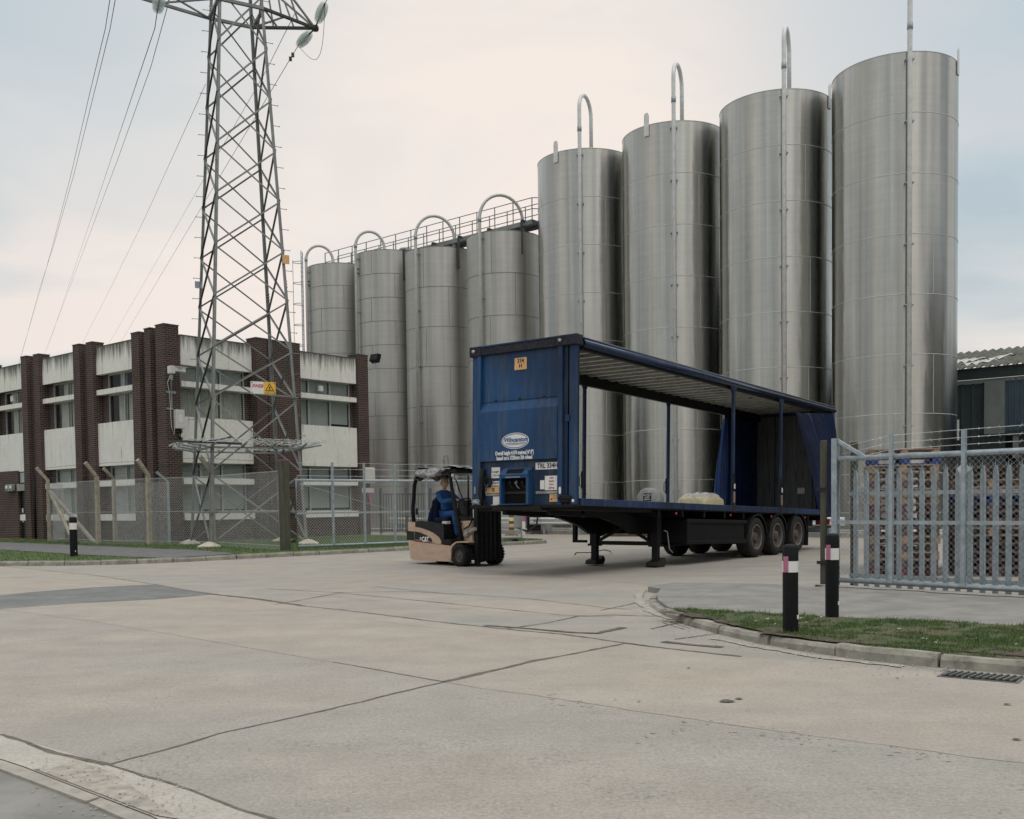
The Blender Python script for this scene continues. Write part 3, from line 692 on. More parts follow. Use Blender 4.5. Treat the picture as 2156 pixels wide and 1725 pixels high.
for i, ((a, b), pn_, inf) in enumerate(RB): bay('x', a, b, pn_, inf, 10+i)
LBY = [(2.14, 5.14), (6.84, 9.88), (11.66, 14.7), (16.4, 19.4), (21, 24)]
for i, (a, b) in enumerate(LBY):
    bay('y', a, b, [a+.08, a+1.3, b-.48] if i else [a+.15, a+1.3, b-.48], (b-.48, b), 20+i)
def pil(x0, x1, y0, y1, top=PT):
    o = part('brick_pillar', MB().box((x0, y0, ZB-.05), (x1, y1, top)), 'brick')
    MB().box((x0-.02, y0-.02, top), (x1+.02, y1+.02, top+.035)).build('coping', 'roof_felt', o)
pil(-.26, .36, -.34, .25, 8.38)           # corner pillar
pil(-.2, .3, .74, 1.16, 8.36); pil(-.2, .3, 1.55, 2.12, 8.3)
part('wall', MB().box((0, .25, ZB-.05), (.3, .735, 8.2)), 'brick'); part('wall', MB().box((0, 1.165, ZB-.05), (.3, 1.545, 8.2)), 'brick')
for (a, b) in ((5.16, 6.82), (9.9, 11.64), (14.72, 16.38), (19.42, 20.98)):
    pil(-.2, .3, a, a+.52); pil(-.2, .3, b-.56, b, 8.35)
    part('wall', MB().box((0, a+.525, ZB-.05), (.3, b-.565, 8.15)), 'brick')
pil(3.9, 4.45, -.36, .3, 8.35); pil(4.455, 6.1, -.42, .3, 8.33)
part('wall', MB().box((6.105, 0, ZB-.05), (6.345, .3, 8.1)), 'brick')
pil(9.58, 10.2, -.16, .5, 8.3)
part('wall', MB().box((9.9, .505, ZB-.05), (10.15, YL, 8.1)), 'brick')
part('wall', MB().box((.365, .0, ZB-.05), (.595, .3, 8.1)), 'brick')
part('rainwater_pipe', MB().cyl((-.05, .5, ZB), (-.05, .5, 8.3), .045, 8), 'black_steel')
part('rainwater_pipe', MB().cyl((-.26, 10.55, ZB), (-.26, 10.55, 3.0), .05, 8), 'black_steel')
# brick wing and door at the far left
part('wall', MB().box((-.15, 12.45, ZB-.05), (-.03, YL, 3.24)), 'brick', label='single-storey brick wing wall in front of the white panels')
dr = part('door', MB().box((-.02, 11.72, ZB), (.06, 12.40, 2.25)), 'lift_black', label='dark glazed door beside the brick wing')
MB().box((-.05, 11.66, ZB), (.02, 11.74, 2.3)).build('door_frame', 'frame_paint', dr)
MB().box((-.07, 11.80, 1.2), (-.03, 12.30, 1.24)).build('handle', 'frame_paint', dr)
MB().box((-.03, 12.2, .85), (-.022, 12.36, 1.18)).build('notice', 'white_paint', dr)
MB().box((-.03, 12.2, 1.3), (-.022, 12.36, 1.5)).build('notice', 'white_paint', dr)
part('door_canopy', MB().box((-.2, 11.66, 2.3), (.1, 12.42, 2.62)), 'alu_dirty')
part('window_frame', MB().box((-.04, 11.72, 2.68), (.02, 12.40, 3.15)), 'frame_paint')
lm = thing('wall_lamp', 'twin-head bulkhead lamp fixed to the brick wing left of the dark door', 'lamp')
lm.parent = None; q = Matrix.Translation(B0) @ Matrix.Rotation(BR, 4, 'Z') @ Vector((-.2, 13.0, 2.45)); lm.location = q; lm.rotation_euler = (0, 0, BR)
MB().box((-.12, -.36, -.16), (.03, .36, .16), bev=.02).build('housing', 'alu_dirty', lm)
for yy in (-.22, .2): MB().lathe([(0, .03), (.09, .02), (.11, -.05), (0, -.07)], 12, Matrix.Translation((-.14, yy, 0)) @ Matrix.Rotation(-pi/2, 4, 'Y')).build('lens', 'lamp_glass', lm)
def bw(x, y, z): return Matrix.Translation(B0) @ Matrix.Rotation(BR, 4, 'Z') @ Vector((x, y, z))
# CCTV camera on corner pillar
cc = thing('security_camera', 'white security camera on a strapped bracket high on the brick corner pillar', 'camera', bw(-.02, -.34, 6.15), BR); cc.scale = (.62, .75, 1)
MB().box((-.45, -.62, .33), (-.12, -.30, .62), bev=.02).build('pan_head', 'cctv_white', cc)
hs_ = MB().box((-.14, -.60, .42), (.62, -.38, .60), bev=.02).build('housing', 'cctv_white', cc)
MB().box((.62, -.585, .43), (.66, -.395, .58)).build('lens_window', 'lift_black', hs_)
MB().box((-.16, -.63, .60), (.72, -.35, .62)).build('sunshield', 'cctv_white', hs_)
text_mesh('lettering', 'CCTV', .11, 'ink_blue', hs_, Matrix.Translation((.22, -.603, .51)) @ Matrix.Rotation(pi/2, 4, 'X'), ext=.001)
MB().bar((-.28, -.46, .33), (-.28, -.46, .1), .1).bar((-.28, -.46, .12), (.0, -.05, -.25), .06).bar((0, -.03, .1), (0, -.03, -.9), .06).build('bracket', 'galv', cc)
MB().box((-.33, -.03, -.36), (.32, -.005, -.28)).box((-.33, -.03, -.98), (.1, -.005, -.92)).build('strap', 'galv', cc)
MB().tube([(-.3, -.4, .3), (-.45, -.3, .0), (-.2, -.1, -.3), (-.12, -.08, -.9), (-.1, -.08, -1.6), (.05, -.09, -1.95), (.16, -.09, -1.5)], .018, 6).build('cable', 'cctv_white', cc)
jb = thing('junction_box', 'cream junction box with a warning label below the security camera', 'box', bw(.12, -.34, 4.75), BR)
MB().box((-.07, -.2, -.3), (.3, -.005, .42), bev=.015).build('box_body', 'cctv_white', jb)
MB().box((.05, -.204, -.06), (.2, -.2, .24)).build('label', 'white_plate', jb)
MB().tube([(.15, -.1, -.3), (.17, -.1, -.55), (.14, -.05, -.7)], .03, 6).build('conduit', 'black_steel', jb)
MB().box((.16, -.16, -.62), (.3, -.03, -.48)).build('sensor', 'cctv_white', jb)
fl = thing('floodlight', 'square floodlight on a wire arm at the top right brick pillar of the offices', 'lamp', bw(10.3, -.2, 8.1), BR)
MB().prism([(-.1, -.16), (.12, -.2), (.12, .2), (-.1, .16)], -.25, .25, 'y', Matrix.Translation((.22, -.1, .12)) @ Matrix.Rotation(R_(18), 4, 'Y')).build('housing', 'black_steel', fl)
MB().box((.118, -.2, -.17), (.126, .2, .17), Matrix.Translation((.22, -.1, .12)) @ Matrix.Rotation(R_(18), 4, 'Y')).build('glass', 'lamp_glass', fl)
MB().tube([(.2, -.1, -.08), (.25, -.12, -.25), (.12, -.08, -.4), (.0, .05, -.3)], .02, 6).build('arm', 'galv', fl)
pb = thing('wall_box', 'white meter box low on the right-hand end pillar of the offices', 'box', bw(9.85, -.17, 2.75), BR)
MB().box((-.1, -.22, -.3), (.5, -.005, .42), bev=.04).build('cover', 'cctv_white', pb)
nb_ = thing('notice_board', 'thin white notice strip under the meter box on the end pillar', 'sign', bw(9.9, -.17, 2.1), BR)
MB().box((-.22, -.03, -.08), (.5, -.005, .14)).build('board', 'white_paint', nb_)
MB().prism([(-.0, 0), (.12, -.45), (.2, -.5), (.2, -.1)], -.05, -.02, 'y', Matrix.Translation((.12, 0, -.1))).build('ribbon', 'band_red', nb_)
# security sensors inside windows (cream boxes)
ws = thing('window_box', 'cream sensor box in the upper right first-floor office window', 'box', bw(7.5, .15, 6.62), BR); MB().box((0, -.1, -.12), (.24, .04, .12), bev=.01).build('housing', 'cctv_white', ws)
ws = thing('window_box', 'cream sensor box in the leftmost first-floor office window', 'box', bw(.15, 13.1, 6.62), BR); MB().box((-.1, -.0, -.12), (.04, .26, .14), bev=.01).build('housing', 'cctv_white', ws)

# ================================================================== PYLON
k_ = .88
TC = Vector((-10.745*k_, 40.796*k_, 0)); TA = R_(28.12)
e1 = Vector((cos(TA), sin(TA), 0)); e2 = Vector((-sin(TA), cos(TA), 0))
LZ = [ZB+.02]+[CH+(z-CH)*k_ for z in (2.768, 5.624, 7.592, 9.574, 11.553, 13.525, 15.505, 17.521, 19.526)]+[19.2, 21.0, 22.8]
def tw(z): return (1.9307-.04977*(CH+(z-CH)/k_))*k_
py = thing('electricity_pylon', 'tall grey galvanised steel lattice pylon standing in front of the brick offices', 'pylon', TC, TA)
CS = {'A': (-1, -1), 'B': (1, -1), 'C': (1, 1), 'D': (-1, 1)}
def tp(c_, z): w = tw(z); return Vector((CS[c_][0]*w, CS[c_][1]*w, z))
for c_ in 'ABCD':
    s = CS[c_]; mb = MB(); p = tp(c_, ZB-.2); q = tp(c_, 22.8); w = .105; t_ = .014
    # two flanges of the angle section facing inward
    for ax in (0, 1):
        vs = []
        for r_ in (p, q):
            for (i, j) in ((0, 0), (1, 0), (1, 1), (0, 1)):
                o = [0, 0]; o[ax] = -s[ax]*i*w; o[1-ax] = -s[1-ax]*j*t_; vs.append((r_.x+o[0], r_.y+o[1], r_.z))
        mb.add(vs, [(0, 1, 2, 3), (7, 6, 5, 4), (0, 4, 5, 1), (1, 5, 6, 2), (2, 6, 7, 3), (3, 7, 4, 0)])
    lg = mb.build('leg', 'pylon_steel', py)
    f0 = tp(c_, ZB); MB().lathe([(.42, 0), (.36, .07), (.14, .17), (0, .2)], 12, Matrix.Translation((f0.x, f0.y, ZB-.02))).build('footing', 'muff_concrete', lg)
    if c_ in 'BD':
        for i in range(22):
            z = 3.9+i*.72
            if z > 20: break
            r_ = tp(c_, z); dr_ = Vector((s[0], 0, 0)) if c_ == 'B' else Vector((-1, .2, 0))
            MB().cyl(r_, r_+dr_*.2, .011, 5).cyl(r_+dr_*.2, r_+dr_*.22, .022, 6).build('step_bolt', 'pylon_steel', lg)
    sp = MB()
    for zz in (9.1, 9.2, 9.3): 
        r_ = tp(c_, zz); sp.box((r_.x-.02-s[0]*.06, r_.y-.02-s[1]*.06, zz-.02), (r_.x+.03, r_.y+.03, zz+.02))
    sp.build('splice', 'pylon_steel', lg)
nb = 0
for (a, b) in (('A', 'B'), ('B', 'C'), ('C', 'D'), ('D', 'A')):
    fn = (Vector(CS[a]+(0,))+Vector(CS[b]+(0,))).normalized()
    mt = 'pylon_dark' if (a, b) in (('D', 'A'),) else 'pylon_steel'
    for i in range(len(LZ)-1):
        if LZ[i] > 19: break
        for (s0, s1, off) in ((a, b, .015), (b, a, -.02)):
            p = tp(s0, LZ[i]+.02)+fn*off; q = tp(s1, LZ[i+1]-.02)+fn*off; w = .054
            mb = MB(); d = (q-p).normalized(); up = fn; sd_ = d.cross(up)
            mb.bar(p, q, w, .009, up=fn); mb.bar(p+sd_*(w/2-.005)-fn*(w/2), q+sd_*(w/2-.005)-fn*(w/2), .009, w, up=fn)
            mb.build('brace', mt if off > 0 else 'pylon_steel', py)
    for z in (1.25, 3.45):
        MB().bar(tp(a, z)+fn*.03, tp(b, z)+fn*.03, .06, .06).build('horizontal_brace', 'pylon_steel', py)
    # anti-climbing guard: outrigger frame with barbed-wire coils
    z = 3.45; g = MB(); ctr = (tp(a, z)+tp(b, z))/2
    for f in (0, .33, .66, 1):
        r_ = tp(a, z).lerp(tp(b, z), f); g.bar(r_, r_+fn*.75+Vector((0, 0, .12)), .05)
    gd = g.build('climb_guard', 'pylon_steel', py)
    rnd = random.Random(hash(a) % 7 + 3)
    for tier in range(5):
        pts = []; n = 46; d = (tp(b, z)-tp(a, z)); L_ = d.length+1.1; d.normalize()
        for i in range(n+1): pts.append(ctr+d*(L_*(i/n-.5))+fn*(.2+tier*.14+rnd.uniform(-.02, .02))+Vector((0, 0, .1+tier*.035+rnd.uniform(-.025, .025))))
        cb = MB(); cb.tube(pts, .009, 4)
        for p in pts[::1]:
            v = Vector((rnd.uniform(-1, 1), rnd.uniform(-1, 1), rnd.uniform(-1, 1))).normalized()*.05; cb.bar(p-v, p+v, .008)
        cb.build('barbed_wire', 'wire', gd)
MB().bar(tp('A', 3.62)+Vector((-1.5, -.35, 0)), tp('A', 3.55)+Vector((.9, -.5, .0)), .07).bar(tp('A', 3.6)+Vector((-.3, .2, 0)), tp('A', 3.75)+Vector((.5, -.7, 0)), .06).build('guard_bar', 'pylon_dark', py)
# sign on a horizontal bar of the front face
zs = CH+(G(560, 817, 0).y*0+0)
zs = AT(590, 817, 33.4).z
MB().bar(tp('A', zs-.02)+Vector((.9, -.05, 0)), tp('B', zs-.12)+Vector((.05, -.05, 0)), .05).build('horizontal_brace', 'pylon_steel', py)
P0 = py.matrix_world
sw = AT(553.5, 817, 33.2); loc = Matrix.Translation(TC) @ Matrix.Rotation(TA, 4, 'Z'); sl = loc.inverted() @ sw
sg = MB().box((-.40, -.008, -.20), (.02, .008, .20), Matrix.Translation(sl)).box((.02, -.0081, -.20), (.02, .0081, .20), Matrix.Translation(sl)).build('warning_sign', 'white_plate', py, 'white and yellow danger sign bolted to the pylon')
MB().box((.021, -.009, -.20), (.42, .009, .20), Matrix.Translation(sl)).build('yellow_panel', 'sign_yellow', sg)
RX = Matrix.Rotation(pi/2, 4, 'X')
text_mesh('lettering', 'SWEB', .145, 'ink_red', sg, Matrix.Translation(sl+Vector((-.19, -.010, .05))) @ RX, shear=.35, bold=.004)
tri = MB()
def trio(mb, r, t_, M):
    a = [(r*cos(pi/2+i*2*pi/3), r*sin(pi/2+i*2*pi/3)) for i in range(3)]; b = [((r-t_)*cos(pi/2+i*2*pi/3), (r-t_)*sin(pi/2+i*2*pi/3)) for i in range(3)]
    vs = [(x, y, 0) for x, y in a]+[(x, y, 0) for x, y in b]; mb.add(vs, [(i, (i+1) % 3, (i+1) % 3+3, i+3) for i in range(3)], False, M)
MM = Matrix.Translation(sl+Vector((.22, -.0115, -.015))) @ RX
trio(tri, .175, .045, MM)
tri.add([(-.012, .07, 0), (.03, .07, 0), (.01, .02, 0), (.04, .02, 0), (-.02, -.05, 0), (-.0, .0, 0), (-.03, .0, 0)], [(0, 6, 5, 4, 3, 2, 1)], False, MM)
tri.add([(-.06, -.055, 0), (.06, -.055, 0), (.06, -.04, 0), (-.06, -.04, 0)], [(0, 1, 2, 3)], False, MM)
tri.build('symbol', 'ink_black', sg)
text_mesh('lettering', 'DANGER OF DEATH', .04, 'ink_black', sg, Matrix.Translation(sl+Vector((.22, -.0115, -.165))) @ RX, sx=.9)
for (x_, z_) in ((-.36, .16), (-.36, -.16), (.38, .16), (.38, -.16)):
    MB().cyl(sl+Vector((x_, -.02, z_)), sl+Vector((x_, 0, z_)), .02, 8).build('bolt', 'pylon_dark', sg)
r_ = tp('A', 4.6); 
MB().box((-.05, -.1, 0), (.03, -.08, .42), Matrix.Translation(tp('D', 5.1)+Vector((.55, -.6, 0)))).build('number_plate', 'band_yellow', py)
MB().box((-.12, -.02, 0), (.12, .02, .3), Matrix.Translation(tp('B', 9.9)+Vector((.02, -.03, 0)))).build('number_plate', 'plate_orange', py)
MB().box((-.14, -.02, 0), (.12, .02, .24), Matrix.Translation(tp('D', 9.3)+Vector((-.02, -.05, 0)))).build('name_plate', 'galv', py)
# cross-arms
ZA = 18.75
tipR = (loc.inverted() @ AT(653, 42, 36.6)); tipL = Vector((-5.2, 0, ZA)); tipR.y = 0; tipR.x += .35
for tip, cs in ((tipR, 'BC'), (tipL, 'AD')):
    for c_ in cs:
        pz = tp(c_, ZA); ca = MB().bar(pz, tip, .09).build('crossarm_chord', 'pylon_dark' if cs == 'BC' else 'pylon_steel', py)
        top_ = tp(c_, ZA+1.9); MB().bar(top_, tip, .06).build('crossarm_chord', 'pylon_steel', py)
        for f in (.33, .66):
            a_ = pz.lerp(tip, f); b_ = top_.lerp(tip, f*.8); MB().bar(a_, b_, .05).build('brace', 'pylon_steel', py)
    a_, b_ = tp(cs[0], ZA), tp(cs[1], ZA)
    for f0, f1 in ((0, .4), (.4, .0)): MB().bar(a_.lerp(tip, f0), b_.lerp(tip, f1), .05).build('brace', 'pylon_steel', py)
    MB().lathe([(0, -.1), (.12, -.08), (.14, 0), (.12, .08), (0, .1)], 10, Matrix.Translation(tip)).build('arm_tip', 'pylon_dark', py)
for (a, b) in (('A', 'B'), ('B', 'C'), ('C', 'D'), ('D', 'A')): MB().bar(tp(a, ZA), tp(b, ZA), .1).build('horizontal_brace', 'pylon_steel', py)
# insulators and conductors
loc = Matrix.Translation(TC) @ Matrix.Rotation(TA, 4, 'Z')
LD = Vector((sin(R_(-26.8)), cos(R_(-26.8)), 0))
def insul(p, q, label):
    """string of glass discs from p towards q"""
    p = Vector(p); q = Vector(q); d = (q-p).normalized(); o = thing('insulator_string', label, 'insulator', p, 0, 'glass insulator strings on the pylon arms')
    Mx = d.to_track_quat('Z', 'Y').to_matrix().to_4x4(); Ln = (q-p).length
    MB().cyl((0, 0, 0), (0, 0, Ln), .03, 6, Mx).build('rod', 'pylon_dark', o)
    for i in range(9):
        z = Ln*.34+i*Ln*.64/9; k = .8+.35*sin(pi*(i+.5)/9)
        MB().lathe([(.03, z), (.06, z+.004), (.17*k, z+.02), (.175*k, z+.026), (.05, z+.018), (.03, z+.012)], 16, Mx).build('glass_disc', 'glass_disc', o)
    return q
RT = loc @ tipR; LTp = loc @ tipL
near_dir = Vector((-LD.x, -LD.y, .06)).normalized()
i1 = insul(RT, AT(628, 96, RT.y+1.9), 'drooping glass insulator string below the right pylon arm tip, toward the lower left')
i2 = insul(RT, RT+(AT(684, 8, RT.y-1.6)-RT), 'glass insulator string rising right from the pylon arm tip')
def wire(pts, label, r=.016, grp='overhead power lines'):
    o = MB().tube(pts, r*.8, 5).build('power_line', 'conductor'); tag(o, label, 'cable', grp)
    return o
def sagline(p, y0, y1_, sag, end):
    return [Vector(p).lerp(Vector(end), t_)+Vector((0, 0, -sag*4*t_*(1-t_))) for t_ in [i/30 for i in range(31)]]
far = lambda x, y: AT(x, y, 250)
w1 = wire(sagline(i1, 0, 0, 0, far(222, 775)), 'conductor running down left from the drooping right-hand insulator', .016)
wire(sagline(i2, 0, 0, 0, i2+near_dir*30), 'conductor leaving the right arm tip toward the top of the photo', .016)
n_ = 14; wire([i2.lerp(i1, t_)+Vector((0, 0, -1.15*sin(pi*t_)))+Vector((.25*sin(pi*t_), 0, 0)) for t_ in [i/n_ for i in range(n_+1)]], 'jumper loop hanging below the right arm tip', .012)
mb = MB(); dmp = i1; 
for f in (.0045, .0065):
    c_ = i1.lerp(far(222, 775), f); mb.box((-.05, -.05, -.09), (.05, .05, .06), Matrix.Translation(c_))
# far side arm: string and lines seen at the left
s0 = AT(341, -30, 31.5); s1 = AT(327, 55, 32.6)
insul(s0, AT(331, 26, 32.3), 'glass insulator string at the top edge of the photo left of the pylon')
wire([AT(331, 26, 32.3)]+[AT(326-(326-100)*t_-18*sin(pi*t_)*0, 60+(735-60)*t_, 34+230*t_*t_) for t_ in [i/24 for i in range(25)]], 'conductor below the lone insulator left of the pylon', .018)
def pxline(pts, label, r, y0, y1_):
    P_ = []; n = len(pts)
    for i in range(n-1):
        for j in range(6):
            f = (i+j/6)/(n-1); a = pts[i]; b = pts[i+1]; t_ = j/6
            P_.append(AT(a[0]+(b[0]-a[0])*t_, a[1]+(b[1]-a[1])*t_, y0+(y1_-y0)*f*f))
    P_.append(AT(pts[-1][0], pts[-1][1], y1_)); wire(P_, label, r)
pxline([(236, -30), (222, 60), (187, 205), (149, 370), (110, 520), (85, 610), (38, 770)], 'leftmost overhead conductor, outer of the close pair', .022, 40, 230)
pxline([(248, -30), (232, 60), (196, 205), (155, 370), (112, 520), (83, 610), (34, 790)], 'overhead conductor just right of the leftmost one', .022, 40, 235)
pxline([(358, -5), (318, 140), (250, 330), (190, 490), (145, 610), (90, 755)], 'thin conductor between the lone insulator and the pylon', .018, 38, 230)
pxline([(433, 177), (372, 312), (300, 470), (230, 612), (165, 740)], 'conductor passing behind the pylon at half the photo height', .018, 60, 240)
pxline([(620, 30), (560, 150), (425, 384), (330, 550), (228, 726)], 'conductor crossing behind the pylon legs to the office roof', .018, 42, 240)
tag(mb.build('vibration_damper', 'wire_dark'), 'pair of small dampers on the conductor below the drooping insulator', 'damper')
# ================================================================== SILOS
RD = Vector((.763, -.647, 0)).normalized(); RN = Vector((RD.y, -RD.x, 0))   # row direction, toward the road
ORG = Vector((3.81, 49.8, 0)); RA = math.atan2(RD.y, RD.x)
pl = [ORG+RD*-24+RN*3.9, ORG+RD*21+RN*3.9, ORG+RD*21-RN*4, ORG+RD*-24-RN*4]
struct(poly_obj('plinth', [(p.x, p.y) for p in pl], 'plinth_concrete', .17, .25))
def px_angle(cx, cy, r, px, yy):
    """angle around the silo at which a vertical pipe appears at photo column px"""
    best = None
    for i in range(-90, 91):
        a = R_(i); X = cx+r*sin(a); Y = cy-r*cos(a); d = AT(px, yy, Y).x-X
        if best is None or abs(d) < best[0]: best = (abs(d), a)
    return best[1]
def silo(nm, label, cx, cy, r, top, rings, m, seam, px, pipe_r, loop, grp, lug=None, loopdir=None, bracket=2.45, pm='galv_pale', ph=2.5, man=None, seed=0, nseam=3):
    o = thing(nm, label, 'silo', (cx, cy, 0), 0, grp); rnd = random.Random(seed)
    sh = MB().lathe([(r, .17), (r, top)], 96); sh.lathe([(r, top), (r-.01, top)], 96)
    shell = sh.build('shell', m, o, uv='cyl')
    MB().lathe([(r-.02, top-.25), (0, top+.15)], 48).build('roof', 'silo_dull', o)
    zs_ = [top-.02]+[z for z in rings if z > .3]
    for z in zs_: MB().lathe([(r-.005, z-.016), (r+.012, z-.010), (r+.012, z+.010), (r-.005, z+.016)], 96).build('ring_seam', seam, o)
    MB().lathe([(r, .17), (r+.06, .17), (r+.06, .22), (r, .25)], 64).build('base_ring', seam, o)
    zz = sorted(zs_+[.2]); 
    for i, (z0, z1) in enumerate(zip(zz[:-1], zz[1:])):
        for k in range(nseam):
            a = -pi/2+R_(18 if i % 2 else -22)+rnd.uniform(-.05, .05)+k*2*pi/nseam
            if sin(a) < .35: MB().box((r-.004, -.011, z0), (r+.007, .011, z1), Matrix.Rotation(a, 4, 'Z')).build('vertical_seam', seam, o)
    a = px_angle(cx, cy, r+.16, px[0], px[1]); dx, dy = sin(a), -cos(a); R2 = r+.16
    h = top+ph; pts = [(R2*dx, R2*dy, px[2] if len(px) > 2 else .9), (R2*dx, R2*dy, top), (R2*dx, R2*dy, h-loop/2)]
    ld = Vector(loopdir) if loopdir else Vector((-dx, -dy, 0)); ld.normalize()
    for i in range(1, 17):
        t_ = pi*i/16; k = (1-cos(t_))/2; pts.append((R2*dx+ld.x*loop*k, R2*dy+ld.y*loop*k, h-loop/2+sin(t_)*loop*.55))
    e_ = pts[-1]; pts.append((e_[0], e_[1], top-.05))
    fp = MB().tube(pts, pipe_r, 10).build('fill_pipe', pm, o)
    fl_ = MB()
    for z in (top+ph*.33,): fl_.cyl((R2*dx, R2*dy, z-.12), (R2*dx, R2*dy, z+.12), pipe_r*1.18, 12)
    fl_.cyl((e_[0], e_[1], top+.15), (e_[0], e_[1], top+.4), pipe_r*1.2, 12); fl_.build('coupling', 'galv', fp)
    z = top-.35
    while z > 1.3:
        b = MB(); tx, ty = cos(a), sin(a)
        b.bar((r*dx-tx*.16, r*dy-ty*.16, z), (r*dx+tx*.16, r*dy+ty*.16, z), .03).bar((R2*dx-tx*.17, R2*dy-ty*.17, z), (R2*dx+tx*.17, R2*dy+ty*.17, z), .035)
        b.bar((r*dx-tx*.14, r*dy-ty*.14, z), (R2*dx-tx*.14, R2*dy-ty*.14, z), .03).bar((r*dx+tx*.14, r*dy+ty*.14, z), (R2*dx+tx*.14, R2*dy+ty*.14, z), .03)
        b.build('pipe_bracket', 'galv', fp); z -= bracket
    if lug:
        for (lx, ly) in lug:
            a = px_angle(cx, cy, r+.02, lx, ly); Mx = Matrix.Rotation(a-pi/2, 4, 'Z')
            MB().prism([(-.12, -.5), (.12, -.5), (.12, .38), (.07, .5), (-.07, .5), (-.12, .38)], r+.01, r+.045, 'x', Mx @ Matrix.Translation((0, 0, top))).build('lifting_lug', 'galv_pale', o)
    if man:
        a = px_angle(cx, cy, r+.2, man[0], man[1]); Mx = Matrix.Rotation(a-pi/2, 4, 'Z'); z = man[2]
        mh = MB().lathe([(0, .42), (.54, .42), (.56, .40), (.56, -.1)], 28, Mx @ Matrix.Translation((r, 0, z)) @ Matrix.Rotation(pi/2, 4, 'Y')).build('manhole', 'alu_dirty', o)
        MB().box((r+.2, -.75, z-.2), (r+.42, -.52, z-.14), Mx).build('hinge', 'galv', mh)
        if man[3]:
            tp_ = MB().box((r+.425, -.2, z-.02), (r+.435, .2, z+.31), Mx).build('silo_sign', 'ink_black', mh, 'black sign with white lettering naming the silo')
            MT = Mx @ Matrix.Translation((r+.438, 0, z+.235)) @ Matrix.Rotation(pi/2, 4, 'Z') @ Matrix.Rotation(pi/2, 4, 'X')
            for i, tt in enumerate(('SILO NO.3', 'R APET', 'GRADE 2')): text_mesh('lettering', tt, .078, 'white_plate', tp_, MT @ Matrix.Translation((0, -i*.095, 0)), bold=.0015)
    return o
TS = 18.0; gS = 'four tall bright stainless steel silos'
px = [(1222, 560), (1421, 560), (1652, 520), (1916, 520)]
lab = ['farthest bright steel silo, beside the old grey silos, its pipe arching wide above the rim', 'second bright steel silo, its hatch carrying a black silo sign', 'third bright steel silo, behind the rear half of the trailer', 'nearest and widest bright steel silo beside the dark warehouse']
lugs = [[(1171, 335)], [(1362, 275)], [(1747, 215)], [(2017, 140)]]
mans = [(1193, 1080, 1.45, 0), (1368, 1050, 1.5, 1), (1580, 1070, 1.5, 0), (1830, 1080, 1.5, 0)]
for i in range(4):
    c_ = ORG+RD*(5.0*i)
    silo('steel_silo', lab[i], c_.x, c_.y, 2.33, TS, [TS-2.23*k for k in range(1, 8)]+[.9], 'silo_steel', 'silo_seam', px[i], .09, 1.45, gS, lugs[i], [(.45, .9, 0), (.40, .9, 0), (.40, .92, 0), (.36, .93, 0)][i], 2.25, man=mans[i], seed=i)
gO = 'four older dull grey silos'
old = [(-.22, 53.2, 15.27, (1012, 600), 2.3, [15.27-2.13*k for k in range(1, 7)], 2.3), (-3.76, 56.2, 15.27, (877, 650), 2.15, [15.27-2.13*k for k in range(1, 7)], 2.1),
       (-6.94, 58.8, 15.8, (750, 600), 1.65, [15.8-1.33*k for k in range(1, 11)], 1.5), (-10.3, 61.7, 15.8, (646, 620), 1.6, [15.8-1.33*k for k in range(1, 11)], 1.5)]
lab = ['old grey silo at the right end of its row, next to the bright steel ones', 'old grey silo with a rusty-jointed pipe, second from the bright ones', 'old grey silo rising behind the end pillar of the offices', 'farthest old grey silo, half hidden behind the offices, with a caged ladder']
for i, (x, y, tp_, p, lp, rg, ph) in enumerate(old):
    lr = Vector((.95, .3, 0))
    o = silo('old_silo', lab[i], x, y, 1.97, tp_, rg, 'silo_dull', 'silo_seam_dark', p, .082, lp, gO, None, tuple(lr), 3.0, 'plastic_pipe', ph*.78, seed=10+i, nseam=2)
    if i >= 2:
        a = px_angle(x, y, 2.1, p[0], p[1]); b = MB(); q = Vector((2.12*sin(a), -2.12*cos(a), tp_-.9)); q2 = q+Vector((.95, .02, -.05))
        b.bar(q, q2, .07).bar(q, q+Vector((.75, -.0, -1.3)), .05).bar(q+Vector((.1, 0, -.0)), q+Vector((1.2, .2, .0)), .06); b.build('pipe_bracket', 'brownish_bracket', o)
# caged ladder on the farthest one
x, y = old[3][0], old[3][1]; ld_ = thing('cage_ladder', 'slender caged ladder up the left side of the farthest old silo', 'ladder', (x-2.12, y-.6, 0))
for s in (-.2, .2): MB().bar((-.05, s, .2), (-.05, s, 16.8), .05).build('stile', 'galv', ld_)
r_ = MB()
for i in range(56): r_.bar((-.05, -.2, .5+i*.29), (-.05, .2, .5+i*.29), .025)
r_.build('rungs', 'galv', ld_)
for i in range(12):
    z = 2.4+i*1.25; MB().tube([(-.05-.55*sin(pi*k/10), -.32*cos(pi*k/10), z) for k in range(11)], .022, 5).build('cage_hoop', 'galv', ld_)
MB().bar((-.6, 0, 2.4), (-.6, 0, 16.3), .03).build('cage_strap', 'galv', ld_)
